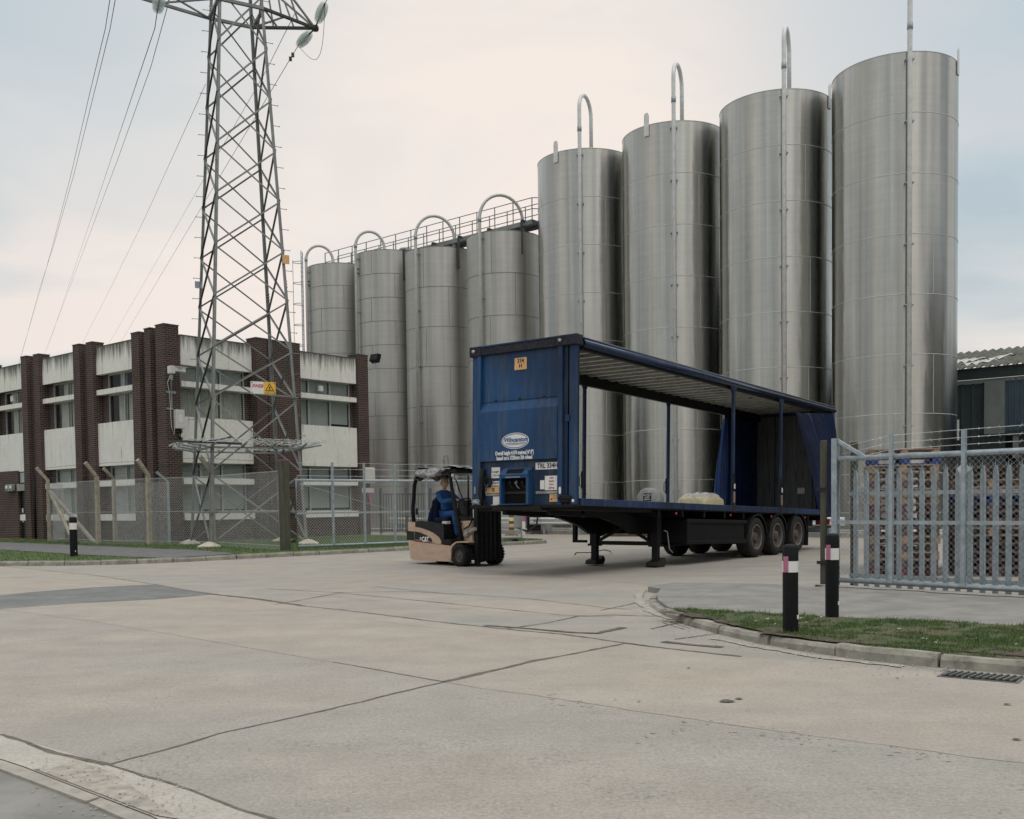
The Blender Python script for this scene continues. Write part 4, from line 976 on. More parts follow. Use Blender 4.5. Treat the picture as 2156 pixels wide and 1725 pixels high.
# walkway above the old silos
wk = thing('roof_walkway', 'steel walkway with handrails running along the tops of the old grey silos', 'walkway', (0, 0, 0))
a_ = Vector((1.55, 51.75, 15.8)); b_ = Vector((-10.9, 62.4, 15.8)); wd = (b_-a_).normalized(); wn = Vector((-wd.y, wd.x, 0)); Lw = (b_-a_).length
MB().bar(a_, b_, 1.0, .06).build('deck_plate', 'gantry_steel', wk)
for s in (-.5, .5): MB().bar(a_+wn*s-Vector((0, 0, .1)), b_+wn*s-Vector((0, 0, .1)), .08, .22).build('side_beam', 'gantry_steel', wk)
for s in (-.5, .5):
    for z in (.55, 1.1): MB().tube([a_+wn*s+Vector((0, 0, z)), b_+wn*s+Vector((0, 0, z))], .024, 6).build('handrail', 'gantry_steel', wk)
    n = 13
    for i in range(n+1): MB().bar(a_+wd*(Lw*i/n)+wn*s, a_+wd*(Lw*i/n)+wn*s+Vector((0, 0, 1.1)), .055).build('rail_post', 'gantry_steel', wk)
for k, z in ((.55, 0), (1.1, 0)): MB().tube([a_+wn*-.5+Vector((0, 0, k)), a_-wd*.2+wn*-.3+Vector((0, 0, k)), a_-wd*.2+wn*.3+Vector((0, 0, k)), a_+wn*.5+Vector((0, 0, k))], .024, 6).build('handrail', 'gantry_steel', wk)
for i, f in enumerate((.03, .17, .3, .42, .56, .7, .84, .97)):
    p = a_+wd*(Lw*f)-wn*(-.75); MB().bar(p-Vector((0, 0, 1.7)), p+Vector((0, 0, .0)), .12).bar(p, p-wn*.5, .1).build('support_post', 'pylon_dark', wk)
for i in range(3):
    tpb = Vector((old[i][0]+.9, old[i][1]+.6, 0)); 
    ho = thing('roof_vent', ['round vent housing on the old silo nearest the bright ones', 'round vent housing on the second old silo', 'round vent housing on the third old silo'][i], 'vent', (tpb.x, tpb.y, old[i][2]-.1), 0, 'vent housings on the old silos')
    MB().lathe([(0, .8), (.35, .75), (.38, .6), (.38, 0)], 16).build('hood', 'alu_dirty', ho); MB().cyl((0, 0, -.1), (0, 0, .05), .45, 16).build('flange', 'galv', ho)

WA_SIDE = R_(-62)
# crash barriers in front of the silo plinth
def wbeam(s0, s1, off, label, h=.62, fins=True):
    o = thing('crash_barrier', label, 'barrier', ORG+RD*s0+RN*off, RA, 'galvanised crash barriers before the silos')
    Ln = s1-s0; prof = [(0, -.155), (.04, -.15), (.08, -.11), (.08, -.07), (.0, -.03), (.0, .03), (.08, .07), (.08, .11), (.04, .15), (0, .155)]
    vs = []; 
    for x_ in (0, Ln):
        for (d, z) in prof: vs.append((x_, -d, h+z))
    n = len(prof); mb = MB().add(vs, [(i, i+1, n+i+1, n+i) for i in range(n-1)], True)
    mb.build('beam', 'galv_pale', o)
    for x_ in (0, Ln):
        k = 1 if x_ else -1
        MB().sheet(lambda u, v: (x_+k*.28*sin(u*pi/2), -.04-.05*cos(u*pi/2)*abs(sin(v*pi*2))+.0, h-.16+.32*v+.0), 4, 8).build('beam_end', 'galv_pale', o)
    x_ = .5
    while x_ < Ln:
        MB().bar((x_, .05, h+.12), (x_, .05, .02), .08, .1).bar((x_, .0, h-.2), (x_+.1, .35, .0), .05).build('post', 'galv', o); x_ += 2.0
    return o
sh_ = thing('added_rear_shed', 'dark flat-roofed shed added unseen close behind the bright silos, to darken their reflections', 'building', ORG+RD*4.5-RN*5.5, RA)  # unseen shed added to give the silo flanks something dark to mirror
MB().box((-3.5, 0, 0), (5.5, 3, 13)).build('wall', 'clad_dark', sh_); MB().box((-3.6, -.1, 13), (5.6, 3.1, 13.2)).build('roof', 'roof_felt', sh_)
s2_ = thing('added_side_shed', 'tall dark green shed added out of view on the right, mirrored low in the nearest silo', 'building', (33, 17, 0), WA_SIDE)  # added out of view so the nearest silo mirrors a dark mass
MB().box((-13, 0, 0), (13, 14, 12.5)).build('wall', 'clad_dark', s2_); MB().box((-13.2, -.2, 12.5), (13.2, 14.2, 12.8)).build('roof', 'roof_felt', s2_)
for i in range(4): MB().box((-11+i*6.4, -.08, 0), (-7+i*6.4, -.01, 4.6)).build('roller_door', 'clad_trim', s2_)
wbeam(-19.5, -12.2, 4.4, 'crash barrier seen through the mesh gate right of the offices'); wbeam(-9.5, -1.45, 4.35, 'crash barrier ending just right of the forklift mast')
wbeam(.1, 3.6, 4.35, 'crash barrier under the front of the trailer'); wbeam(9.5, 14.5, 4.3, 'crash barrier behind the trailer wheels')
# hoses and pipework at the silo feet
h1 = thing('delivery_hose', 'black rubber hose hanging at the foot of the first bright silo', 'hose', (0, 0, 0)); c0 = AT(1126, 1070, 46.2)
MB().tube([c0, c0+Vector((.15, 0, -.3)), c0+Vector((.05, -.4, -.8)), c0+Vector((-.35, -.7, -1.05)), c0+Vector((-.8, -.5, -.9))], .045, 8).build('hose_tube', 'hose', h1)
c0 = AT(1131, 1068, 46.6); MB().cyl(c0+Vector((.2, 0, .2)), c0, .06, 8).build('coupling', 'galv', h1)
h2 = thing('inlet_pipe', 'thin white pipe curving at the base of the first bright silo', 'pipe', (0, 0, 0)); c0 = AT(1262, 1090, 47.3)
c0 = AT(1180+12, 1090, 47.2); MB().tube([c0+Vector((-.6, 0, .9)), c0+Vector((-.55, 0, .5)), c0+Vector((-.3, -.05, .1)), c0+Vector((.1, -.05, -.05)), c0+Vector((.5, 0, .05))], .03, 6).build('pipe_tube', 'galv_pale', h2)
MB().bar(c0+Vector((-.8, 0, .92)), c0+Vector((-.4, 0, .92)), .06).build('tee', 'galv_pale', h2)
dk = thing('hatch_cabinet', 'dark open cabinet at the foot of the first bright silo by the hoses', 'cabinet', (AT(1137, 1085, 46.9).x, 46.9, .17), RA)
MB().box((-.55, -.3, 0), (.3, .3, 1.5)).build('box_body', 'lift_black', dk); MB().box((.3, -.32, 0), (.5, .3, 1.5)).build('side_panel', 'alu_dirty', dk)
yb = AT(1077, 1125.5, 45.2); sb_ = thing('striped_bollard', 'yellow bollard with black bands seen through the mesh gate end', 'bollard', (yb.x, yb.y, .0))
post_ = MB().cyl((0, 0, 0), (0, 0, 1.05), .11, 16).build('post', 'band_yellow', sb_); MB().cyl((0, 0, 0), (0, 0, .04), .3, 12).build('base', 'dirt', sb_)
for z in (.25, .53, .82): MB().cyl((0, 0, z), (0, 0, z+.12), .1125, 16).build('band', 'bollard_black', post_)
yb = AT(1102, 1120, 45.6); rb_ = thing('marker_post', 'slim marker post with pink and yellow bands beside the striped bollard', 'post', (yb.x, yb.y, 0))
MB().box((-.09, -.03, .0), (.09, .03, 1.2)).build('post', 'white_plate', rb_)
for i, (z, m) in enumerate(((.62, 'band_red'), (.92, 'band_yellow'), (1.05, 'band_red'))): MB().box((-.093, -.033, z), (.093, .033, z+(.25 if i == 0 else .11))).build('band', m, rb_)
vp = AT(941, 1118, 50.5); vt = thing('vent_pipe', 'shiny round-capped steel vent pipe rising behind the forklift roof', 'pipe', (vp.x, vp.y, .1))
MB().lathe([(.15, 0), (.15, 3.55), (.12, 3.75), (.07, 3.86), (0, 3.9)], 16).build('stack', 'alu_dirty', vt, uv='cyl'); MB().lathe([(.13, 2.93), (.2, 2.93), (.2, 3.0), (.13, 3.02)], 16).build('flange', 'galv', vt)
MB().lathe([(.13, 2.7), (.4, 2.7), (.4, 2.9), (.13, 2.93)], 16).build('collar', 'galv', vt)
# dark steel railing gate beside the offices
rg = thing('railing_gate', 'dark steel bar railing closing the gap right of the offices', 'railing', (-6.15, 47.2, .1), R_(38))
for i in range(28): MB().bar((i*.15, 0, .05), (i*.15, 0, 1.9), .03).build('bar', 'pylon_dark', rg)
for z in (.15, 1.0, 1.85): MB().bar((0, 0, z), (4.1, 0, z), .05).build('rail', 'pylon_dark', rg)
for x_ in (0, 1.4, 2.8, 4.15): MB().bar((x_, 0, 0), (x_, 0, 2.15), .09).build('post', 'pylon_dark', rg)
# wrapped loads seen under the trailer
for i, (sx, sy, m, lb, n) in enumerate(((1325, 1130, 'sack_blue', 'shrink-wrapped pallet of blue and white sacks seen under the trailer', 5), (1398, 1129, 'sack_white', 'pale wrapped sacks beside the blue ones under the trailer', 4))):
    q = G(sx, sy); o = thing('sack_load', lb, 'sacks', (q.x, q.y+.6, 0), R_(-20), 'wrapped sack loads under the trailer')
    rnd = random.Random(i)
    for k in range(n):
        mb = MB()
        for c_ in range(3 if i == 0 else 2):
            x0 = -.95+c_*.66+rnd.uniform(-.03, .03)
            mb.sheet(lambda u, v, x0=x0, k=k: (x0+.32+.32*cos(u*2*pi)*abs(cos(u*2*pi))**-.4 if abs(cos(u*2*pi)) > 1e-3 else x0+.32, -.5+v*1.0, .14+k*.115+.055+.06*sin(u*2*pi)), 16, 3)
            mb.box((x0+.02, -.5, .145+k*.115), (x0+.62, .5, .145+k*.115+.1), bev=.03)
        mb.build('sack_layer', m if (k % 2 == 0 or i) else 'sack_white', o)
    MB().box((-.97, -.52, .02), (1.0, .52, .13)).build('pallet', 'wood_dark', o)

# ================================================================== WAREHOUSE
WD = Vector((.76, -.65, 0)).normalized(); WO = Vector((19.6, 44.0, 0)); WA = math.atan2(WD.y, WD.x)
wh = thing('warehouse', 'dark corrugated-clad warehouse with a mossy fibre-cement roof at the right edge', 'building', WO, WA)
def clad(x0, x1, z0, z1, y, pitch, dep, m, nm='wall'):
    mb = MB(); n = int((x1-x0)/pitch); vs = []
    pts = []
    for i in range(n):
        a = x0+i*pitch; pts += [(a, y), (a+pitch*.62, y), (a+pitch*.68, y-dep), (a+pitch*.92, y-dep), (a+pitch*.98, y)]
    pts.append((x1, y))
    for p in pts: vs += [(p[0], p[1], z0), (p[0], p[1], z1)]
    mb.add(vs, [(2*i, 2*i+2, 2*i+3, 2*i+1) for i in range(len(pts)-1)]); return mb.build(nm, m, wh)
clad(-9, 1.15, 0, 6.35, 0, .44, .05, 'clad_dark'); clad(1.15, 1.9, 0, 4.2, 0.0, .28, .04, 'clad_dark')
cl2 = 1.9; clad(cl2, 24, 4.25, 6.45, -.06, .235, .06, 'clad_blue')
MB().box((1.1, -.2, 4.15), (1.9, .05, 6.4)).build('corner_trim', 'clad_trim', wh)
MB().box((-9, -.12, 6.36), (24, .08, 6.52)).build('head_flashing', 'clad_trim', wh); MB().box((-9, -.18, 6.55), (24, .05, 7.02)).build('gutter', 'clad_dark', wh)
MB().box((1.9, -.1, 4.05), (24, .1, 4.24)).build('door_head', 'clad_dark', wh)
MB().box((-9, 9.8, 0), (24, 10, 7)).build('wall', 'shade_black', wh); MB().box((-9.2, .1, 0), (-9, 9.8, 7)).build('wall', 'clad_dark', wh)
MB().box((2.1, 4, 0), (24, 4.1, 6)).build('wall', 'shade_black', wh); MB().box((-8.9, .1, .01), (24, 9.8, .03)).build('floor', 'shade_black', wh)
for x_ in (2.3, 8.5): MB().box((x_, .1, 0), (x_+.3, .5, 6.4)).build('column', 'pylon_dark', wh)
MB().box((2.2, -.05, 3.1), (2.42, .05, 4.1)).build('downpipe', 'clad_trim', wh)
def roofz(x, y): return 7.03+max(0, y+.35)*.26+.055*cos(2*pi*x/.36)
nx = 33*14
mb = MB().sheet(lambda u, v: (-9+33*u, -.35+v*5.5, roofz(-9+33*u, -.35+v*5.5)), nx, 2); mb.sheet(lambda u, v: (-9+33*u, -.35+v*5.5, roofz(-9+33*u, -.35+v*5.5)-.02), nx, 1)
mb.build('roof', 'fibre_cement', wh, fix=False)
for x0, x1, y0, y1 in ((-1.2, .1, 1.5, 2.3), (-.1, .7, .6, 1.4), (.7, 1.2, 1.6, 2.6)):
    MB().sheet(lambda u, v: (x0+(x1-x0)*u+.5*v, y0+(y1-y0)*v, roofz(x0+(x1-x0)*u+.5*v, y0+(y1-y0)*v)+.02), 60, 2).build('roof_patch', 'fibre_patch', wh, fix=False)
sg_ = thing('wall_sign', 'white sign with red lettering peeping out behind the nearest silo', 'sign', WO+WD*(-.25)+Vector((0, 0, 4.4)), WA)
pn_ = MB().box((-.85, -.12, -.45), (.3, -.09, .45)).build('panel', 'white_plate', sg_)
text_mesh('lettering', 's', .3, 'ink_red', pn_, Matrix.Translation((-.08, -.125, -.2)) @ RX)

# ================================================================== FENCES
def chain(mb, a, b, z0, z1, pitch=.065, r=.0034):
    """chain-link: two families of straight wires between posts a and b"""
    a = Vector(a); b = Vector(b); Ln = (b-a).length; d = (b-a)/Ln; n = Vector((-d.y, d.x, 0)); h = z1-z0; k = 1.0
    for fam in (0, 1):
        s = -h
        while s < Ln:
            p0, p1 = (s, 0), (s+h, h)
            s0 = max(0, -s) if s < 0 else 0; e_ = min(h, Ln-s)
            if e_ > s0+.01:
                q0 = (s+s0, s0); q1 = (s+e_, e_)
                if fam: q0 = (Ln-q0[0], q0[1]); q1 = (Ln-q1[0], q1[1])
                P = a+d*q0[0]+Vector((0, 0, z0+q0[1])); Q = a+d*q1[0]+Vector((0, 0, z0+q1[1])); dd = (Q-P).normalized(); u = n*r; v = dd.cross(n)*r
                vs = [P+u, P-u*.5+v*.87, P-u*.5-v*.87, Q+u, Q-u*.5+v*.87, Q-u*.5-v*.87]; mb.add(vs, [(0, 1, 4, 3), (1, 2, 5, 4), (2, 0, 3, 5)], True)
            s += pitch
    return mb
def barb(mb, pts, r=.0045, step=.16):
    mb.tube(pts, r, 4); rnd = random.Random(int(pts[0][0]*7))
    for a, b in zip(pts[:-1], pts[1:]):
        a = Vector(a); b = Vector(b); n = int((b-a).length/step)
        for i in range(n):
            p = a.lerp(b, (i+.5)/max(1, n)); v = Vector((rnd.uniform(-1, 1), rnd.uniform(-1, 1), rnd.uniform(-1, 1))).normalized()*.028
            mb.bar(p-v, p+v, .005)
    return mb
cf = thing('chain_link_fence', 'chain-link fence on cranked concrete posts around the pylon and offices', 'fence', (0, 0, 0))
FP = [Vector((-19.1, 41.4, 0)), Vector((-15.53, 37.63, 0)), Vector((-13.02, 36.0, 0)), Vector((-10.17, 34.1, 0)), Vector((-6.9, 29.95, 0))]
def cpost(p, outw, w=.13, top=3.15, knee=2.62):
    vs = []; secs = [(p, zL-.15, w*1.15), (p, knee, w), (p+outw*.42, top, w*.8)]; mb = MB()
    ax = Vector((-outw.y, outw.x, 0))
    rings = []
    for (c_, z, ww) in secs:
        for i, j in ((-1, -1), (1, -1), (1, 1), (-1, 1)): vs.append(c_+outw*(i*ww/2)+ax*(j*ww/2)+Vector((0, 0, z+(-.04*i if z == top else 0))))
    fs = [(3, 2, 1, 0), (8, 9, 10, 11)]
    for k in range(2):
        for i in range(4): fs.append((k*4+i, k*4+(i+1) % 4, k*4+4+(i+1) % 4, k*4+4+i))
    return mb.add(vs, fs)
outs = []
for i, p in enumerate(FP[:4]):
    d = (FP[i+1]-FP[max(0, i-1)]).normalized() if i else (FP[1]-FP[0]).normalized(); ow = Vector((d.y, -d.x, 0)).normalized()
    if i == 0: ow = Vector((-.95, -.3, 0)).normalized()
    outs.append(ow); cpost(p, ow).build('post', 'concrete_post', cf)
for q in (G(158, 1143, zL), G(203, 1142, zL)):
    t_ = FP[0]+Vector((.05, 0, 2.2)); MB().bar(t_, Vector((q.x, q.y, zL-.1)), .12, .1).build('strut', 'concrete_post', cf)
for p in (Vector((-15.6, 39.4, 0)),): cpost(p, Vector((-.6, -.8, 0)), .11, 3.0, 2.6).build('post', 'concrete_post', cf)
cpost(Vector((-12.75, 37.3, 0)), Vector((-.75, -.66, 0)), .07, 2.75, 2.4).build('post', 'galv', cf)
wm = MB()
for a, b in zip(FP[:-1], FP[1:]): chain(wm, a, b, zL-.03, 2.5, .10, .0030)
chain(wm, FP[0]+Vector((.1, .1, 0)), FP[0]+Vector((-.3, 2.1, 0)), zL, 2.5, .08, .0036)
chain(wm, Vector((-15.6, 39.4, 0)), Vector((-12.75, 37.3, 0)), zL-.03, 2.4, .08, .003)
wm.build('wire_mesh', 'wire', cf)
for z in (.25, 1.3, 2.48):
    lw = MB()
    lw.tube([p+Vector((0, 0, z)) for p in FP], .006, 4); lw.build('line_wire', 'wire', cf)
for f in (.15, .55, .95):
    pts = []
    for i, p in enumerate(FP):
        ow = outs[min(i, 3)]; k = 1 if i < 4 else 0
        pts.append(p+ow*(.42*f*k)+Vector((0, 0, 2.62+.5*f*(1 if k else .25))))
    barb(MB(), pts).build('barbed_wire', 'wire_dark', cf)
# left gate post and the long mesh gate
gpst = thing('gate_post', 'stout dark square steel gate post between fence and open mesh gate', 'post', (-6.72, 29.72, 0), R_(38))
MB().box((-.125, -.125, 0), (.125, .125, 2.78), bev=.012).build('column', 'post_timber', gpst); MB().box((-.13, -.13, 2.78), (.13, .13, 2.8)).build('cap', 'band_red', gpst)
for z in (.35, 1.15, 1.95): MB().box((.16, -.08, z), (.3, .02, z+.06)).build('hinge', 'brownish_bracket', gpst)
def mesh_gate(name, label, o, ang, Ln, h, verts, zb, pitch, r, tr, barbs=True, ext=.6, midz=None, braces=(), mesh=True, tilt=0):
    g = thing(name, label, 'gate', o, ang)
    zm = midz or (zb+h)/2
    fr = MB().tube([(0, 0, zb), (0, 0, h), (Ln, 0, h+tilt), (Ln, 0, zb+tilt)], tr, 10, closed=True).build('frame', 'galv', g)
    MB().bar((0, 0, zm), (Ln, 0, zm), .055).build('mid_rail', 'galv', g)
    for x_ in verts: MB().bar((x_, -.03, zb), (x_, -.03, h+ext), .058).build('upright', 'galv', g)
    for (p, q) in braces: MB().tube([p, q], .011, 5).build('stay_wire', 'galv', g)
    if mesh: chain(MB(), Vector((0, -.03, 0)), Vector((Ln, -.03, 0)), zb, h, pitch, r).build('wire_mesh', 'wire', g)
    if barbs:
        for f in (.25, .6, .95): barb(MB(), [(x_, -.03, h+ext*f+random.uniform(-.02, .02)) for x_ in [0]+list(verts)+[Ln]], .0045).build('barbed_wire', 'wire', g)
    return g
ga = math.atan2(.617, .787)
mg = mesh_gate('mesh_gate', 'long low mesh gate standing open along the kerb behind the forklift', Vector((-6.42, 29.95, 0)), ga, 8.6, 2.2, [1.2, 2.3, 3.4, 4.6, 5.8, 7.0],   .22, .095, .0036, .042, True, .55, None, [((.1, 0, 2.1), (4.3, 0, 1.0)), ((4.4, 0, 1.0), (8.4, 0, .3))])
MB().cyl((8.3, -.06, .1), (8.3, .06, .1), .1, 14).build('wheel', 'black_rubber', mg)
# right-hand gate in front of palisade
GA = math.atan2(-.75, .66)
verts = []
for pxx in (1876, 2028, 2230):
    lo, hi = 0, 8
    for _ in range(40):
        m_ = (lo+hi)/2; X = 5.08+.66*m_; Y = 15.6-.75*m_
        if 1078+2110*X/Y < pxx+3: lo = m_
        else: hi = m_
    verts.append(lo)
g2 = mesh_gate('sliding_gate', 'galvanised mesh gate folded back in front of the palisade, right side', Vector((5.08, 15.6, .02)), GA, 5.2, 2.02, verts, .14, .085, .0015, .042, False, .33, 1.04)
MB().box((-.09, -.05, .02), (.0, .05, 2.34)).build('end_post', 'galv', g2)
MB().bar((0, 0, 2.3), (.5, 0, 2.0), .05).build('brace', 'galv', g2)
MB().prism([(-.10, 0), (0, -.10), (.10, 0), (0, .10)], .01, .015, 'y', Matrix.Translation((verts[1]-.02, 0, 1.80))).build('diamond_sign', 'white_plate', g2)
for k, zz in enumerate((2.12, 2.22, 2.33)): barb(MB(), [(0, .1, zz-.12), (verts[0], -.04, zz), (verts[1], -.04, zz+.02), (verts[2], -.04, zz+.03)], .0035, .13).build('barbed_wire', 'wire', g2)
tp0 = thing('timber_post', 'weathered dark post beside the left end of the sliding gate', 'post', (4.93, 15.72, 0), GA)
MB().box((-.085, -.04, 0), (.0, .04, 2.34), bev=.008).build('shaft', 'post_timber', tp0)
for z in (.4, 1.55): MB().box((-.13, -.06, z), (.06, -.035, z+.05)).build('strap', 'brownish_bracket', tp0)
tp1 = thing('timber_post', 'pale weathered post just inside the sliding gate end', 'post', (5.38, 15.75, 0), GA)
MB().box((-.05, -.04, 0), (.05, .04, 2.3), bev=.01).build('shaft', 'post_timber', tp1); MB().box((-.06, -.05, 2.3), (.06, .05, 2.33)).build('cap', 'concrete_post', tp1)
pf_ = thing('palisade_fence', 'galvanised palisade fence with pointed pales behind the sliding gate', 'fence', (5.3, 15.75, 0), GA)
pal = None
for i in range(32):
    x_ = .12+i*.178
    prof = [(-.043, .012), (-.026, -.006), (-.009, .010), (.009, .010), (.026, -.006), (.043, .012)]
    vs = []
    for z, k in ((.06, 1), (1.74, 1), (1.86, .55)):
        for (a, b) in prof: vs.append((x_+a*k, b-.02, z))
    for (a, b) in ((-.03, .03), (0, 0), (.03, .03)): pass
    n = len(prof); fs = [(k*n+j, k*n+j+1, (k+1)*n+j+1, (k+1)*n+j) for k in range(2) for j in range(n-1)]
    mb = MB().add(vs, fs)
    for (a, dz) in ((-.026, .05), (0, .10), (.026, .05)): mb.add([(x_+a-.009, -.018, 1.85), (x_+a+.009, -.018, 1.85), (x_+a*1.6, -.03, 1.86+dz)], [(0, 1, 2)])
    mb.box((x_-.005, -.03, 1.45), (x_+.005, -.012, 1.47)); mb.build('pale', 'galv', pf_)
for z in (.22, 1.5): MB().bar((0, .03, z), (5.8, .03, z), .05, .06).build('rail', 'galv', pf_)
for x_ in (2.75, 5.5): MB().bar((x_, .08, 0), (x_, .08, 1.9), .1, .06).build('post', 'galv', pf_)
# bollards
def bollard(loc, h, r, label, red, dirt=True):
    o = thing('bollard', label, 'bollard', loc, 0, 'black bollards with reflective bands')
    MB().lathe([(r, -.05), (r, h-.16*h/.95), (r, h-.03), (r*.9, h-.01), (r*.55, h), (0, h)], 28).build('post', 'bollard_black', o)
    z0, z1 = h*.69, h*.87
    MB().lathe([(r+.002, z0), (r+.002, z1)], 28).build('reflective_band', 'white_plate', o)
    if red: MB().lathe([(r+.004, z0), (r+.004, z1)], 8, None, True, R_(196), R_(240)).build('red_reflector', 'band_red', o)
    MB().lathe([(r*1.03, h-.16), (r*1.03, h-.03), (r*.93, h-.008), (r*.5, h+.004), (0, h+.004)], 28).build('cap', 'bollard_black', o)
    MB().box((-.012, -.004, 0), (.012, 0, .04), Matrix.Translation((r*.75, -r*.7, .14))).build('stud', 'white_plate', o)
    return o
bollard((2.74, 9.86, .1), .87, .075, 'black bollard nearest the camera, in the grass at the right kerb', True)
bollard((3.56, 11.14, .1), .93, .073, 'black bollard standing against the sliding gate end, taller in view', True)
bollard((-12.12, 27.7, .1), 1.10, .10, 'lone black bollard with white band on the left-hand grass verge', False)
# gully grate
dg_ = G(2068, 1428, 0); gr = thing('drain_grate', 'rusty slotted drain grate beside the right-hand kerb', 'grate', (dg_.x, dg_.y+.02, .0), R_(-36))
MB().box((-.29, -.16, .004), (.29, .16, .010)).build('frame', 'iron_grate', gr)
for i in range(11): MB().bar((-.25+i*.048, -.13, .018), (-.21+i*.048, .13, .018), .016, .012).build('bar', 'iron_grate', gr)
MB().box((-.265, -.14, .0105), (.265, .14, .0112)).build('shade_sheet', 'shade_black', gr)  # black sheet paints the darkness below the bars
for i in range(2): pass
cb_ = thing('loose_cable', 'bent black wire lying on the yard under the trailer front', 'cable', (0, 0, 0))
q = [G(x, y, .02) for x, y in ((1210, 1168), (1213, 1164), (1235, 1164), (1255, 1163))]+[G(1262, 1160, .15), G(1272, 1158, .2), G(1282, 1160, .1), G(1287, 1163, .02)]
MB().tube(q, .013, 5).build('wire_strand', 'hose', cb_)

# ================================================================== PALLETS
def make_pallet(wood, label):
    o = thing('pallet', label, 'pallet', (0, 0, 0)); rnd = random.Random(len(label)); Lp, Wp = 1.2, 1.0
    mb = MB(); y = -Wp/2
    for i in range(7):
        w = .1; yy = -Wp/2+i*(Wp-w)/6+rnd.uniform(-.004, .004); mb.box((-Lp/2, yy, .122), (Lp/2, yy+w, .144))
    mb.build('top_deck', wood, o)
    for x_ in (-Lp/2, -.05, Lp/2-.1): MB().box((x_, -Wp/2, .1), (x_+.1, Wp/2, .1215)).build('cross_board', wood, o)
    for y_ in (-Wp/2, -.05, Wp/2-.1):
        MB().box((-Lp/2, y_, 0), (Lp/2, y_+.1, .022)).build('bottom_board', wood, o)
        for x_ in (-Lp/2, -.07, Lp/2-.14): MB().box((x_, y_, .0225), (x_+.14, y_+.1, .0995)).build('block', wood, o)
    return o
woods = ['wood_pale', 'wood_dark', 'wood_blue', 'wood_red']; protos = {}
ordn = ['topmost', 'second', 'third', 'fourth', 'fifth', 'sixth', 'seventh', 'eighth', 'ninth', 'tenth', 'eleventh', 'twelfth', 'thirteenth', 'fourteenth', 'fifteenth', 'sixteenth']
rnd = random.Random(5)
stacks = [((7.28, 18.75), -16, 16, 'in the left stack behind the sliding gate', [0, 2]+[0, 0, 1, 0, 0, 3, 1, 1, 1, 0, 1, 0, 1, 3]),
          ((8.75, 18.4), -14, 12, 'in the middle stack behind the sliding gate', [0, 0, 2, 1, 1, 1, 0, 1, 1, 1, 1, 1]),
          ((10.2, 18.1), -10, 15, 'in the right stack behind the sliding gate', [1, 1, 0, 1, 1, 1, 1, 0, 1, 1, 1, 1, 1, 0, 1])]
stacks += [((7.85, 20.3), 74, 14, 'in the stack hidden behind the left pallet stack', [1]*14), ((9.3, 20.0), 76, 14, 'in the stack hidden behind the middle pallet stack', [1]*14)]  # rear stacks added to block brightness showing through the gaps
colw = ['pale', 'dark brown', 'blue-painted', 'reddish']
for (cx, cy), rot, n, where, cols in stacks:
    for k in range(n):                      # k = 0 topmost
        ci = cols[k]; lb = ('%s pallet, %s from the top %s' % (colw[ci], ordn[k], where)) if k else ('%s pallet lying topmost %s' % (colw[ci], where))
        if k == n-1: lb = '%s pallet at the bottom %s' % (colw[ci], where)
        if ci not in protos: protos[ci] = make_pallet(woods[ci], lb); o = protos[ci]
        else: o = dup(protos[ci])
        o['label'] = lb; o['group'] = 'stacked wooden pallets'
        z = .01+(n-1-k)*.1445; o.location = (cx+rnd.uniform(-.025, .025), cy+rnd.uniform(-.025, .025), z); o.rotation_euler = (0, 0, R_(rot+rnd.uniform(-2, 2)))
# ================================================================== TRAILER
TO = Vector((1.16, 18.47, 0)); TAZ = R_(90-37.46); TY = .029
tr_ = thing('curtain_side_trailer', 'blue curtain-sided lorry trailer with its curtains drawn back, standing on its landing legs', 'trailer', TO, TAZ, None, TY)
def tpx(px_, yy, y_off, z_guess=2.0):
    """distance x along the trailer at which local depth y_off shows at photo column px_"""
    s_ = Vector((cos(TAZ), sin(TAZ), 0)); f_ = Vector((-sin(TAZ), cos(TAZ), 0)); lo, hi = -2, 16
    r = ray(px_, yy)
    for _ in range(50):
        m_ = (lo+hi)/2; q = TO+f_*y_off+s_*m_
        if q.x/q.y < r[0]/r[1]: lo = m_
        else: hi = m_
    return lo
def T(nm, mb, m, par=None, label=None, **k): return mb.build(nm, m, par or tr_, label, **k)
W_ = 2.5; Lt = 13.6; ZF = 1.50; ZT = 4.50
FR = Matrix.Rotation(-pi/2, 4, 'Z') @ Matrix.Rotation(pi/2, 4, 'X')     # text facing -x (towards the front)
def ft(y, z, x=-.002): return Matrix.Translation((x, y, z)) @ FR
# deck and side rails
deck = T('deck', MB().box((.06, .05, 1.42), (Lt-.02, W_-.05, ZF)), 'deck_wood')
T('side_rail', MB().box((.16, -.005, 1.365), (Lt, .05, 1.505), bev=.008), 'trailer_rail', label='scuffed blue side rail on the near side')
T('side_rail', MB().box((.16, W_-.05, 1.365), (Lt, W_+.005, 1.505), bev=.008), 'trailer_rail')
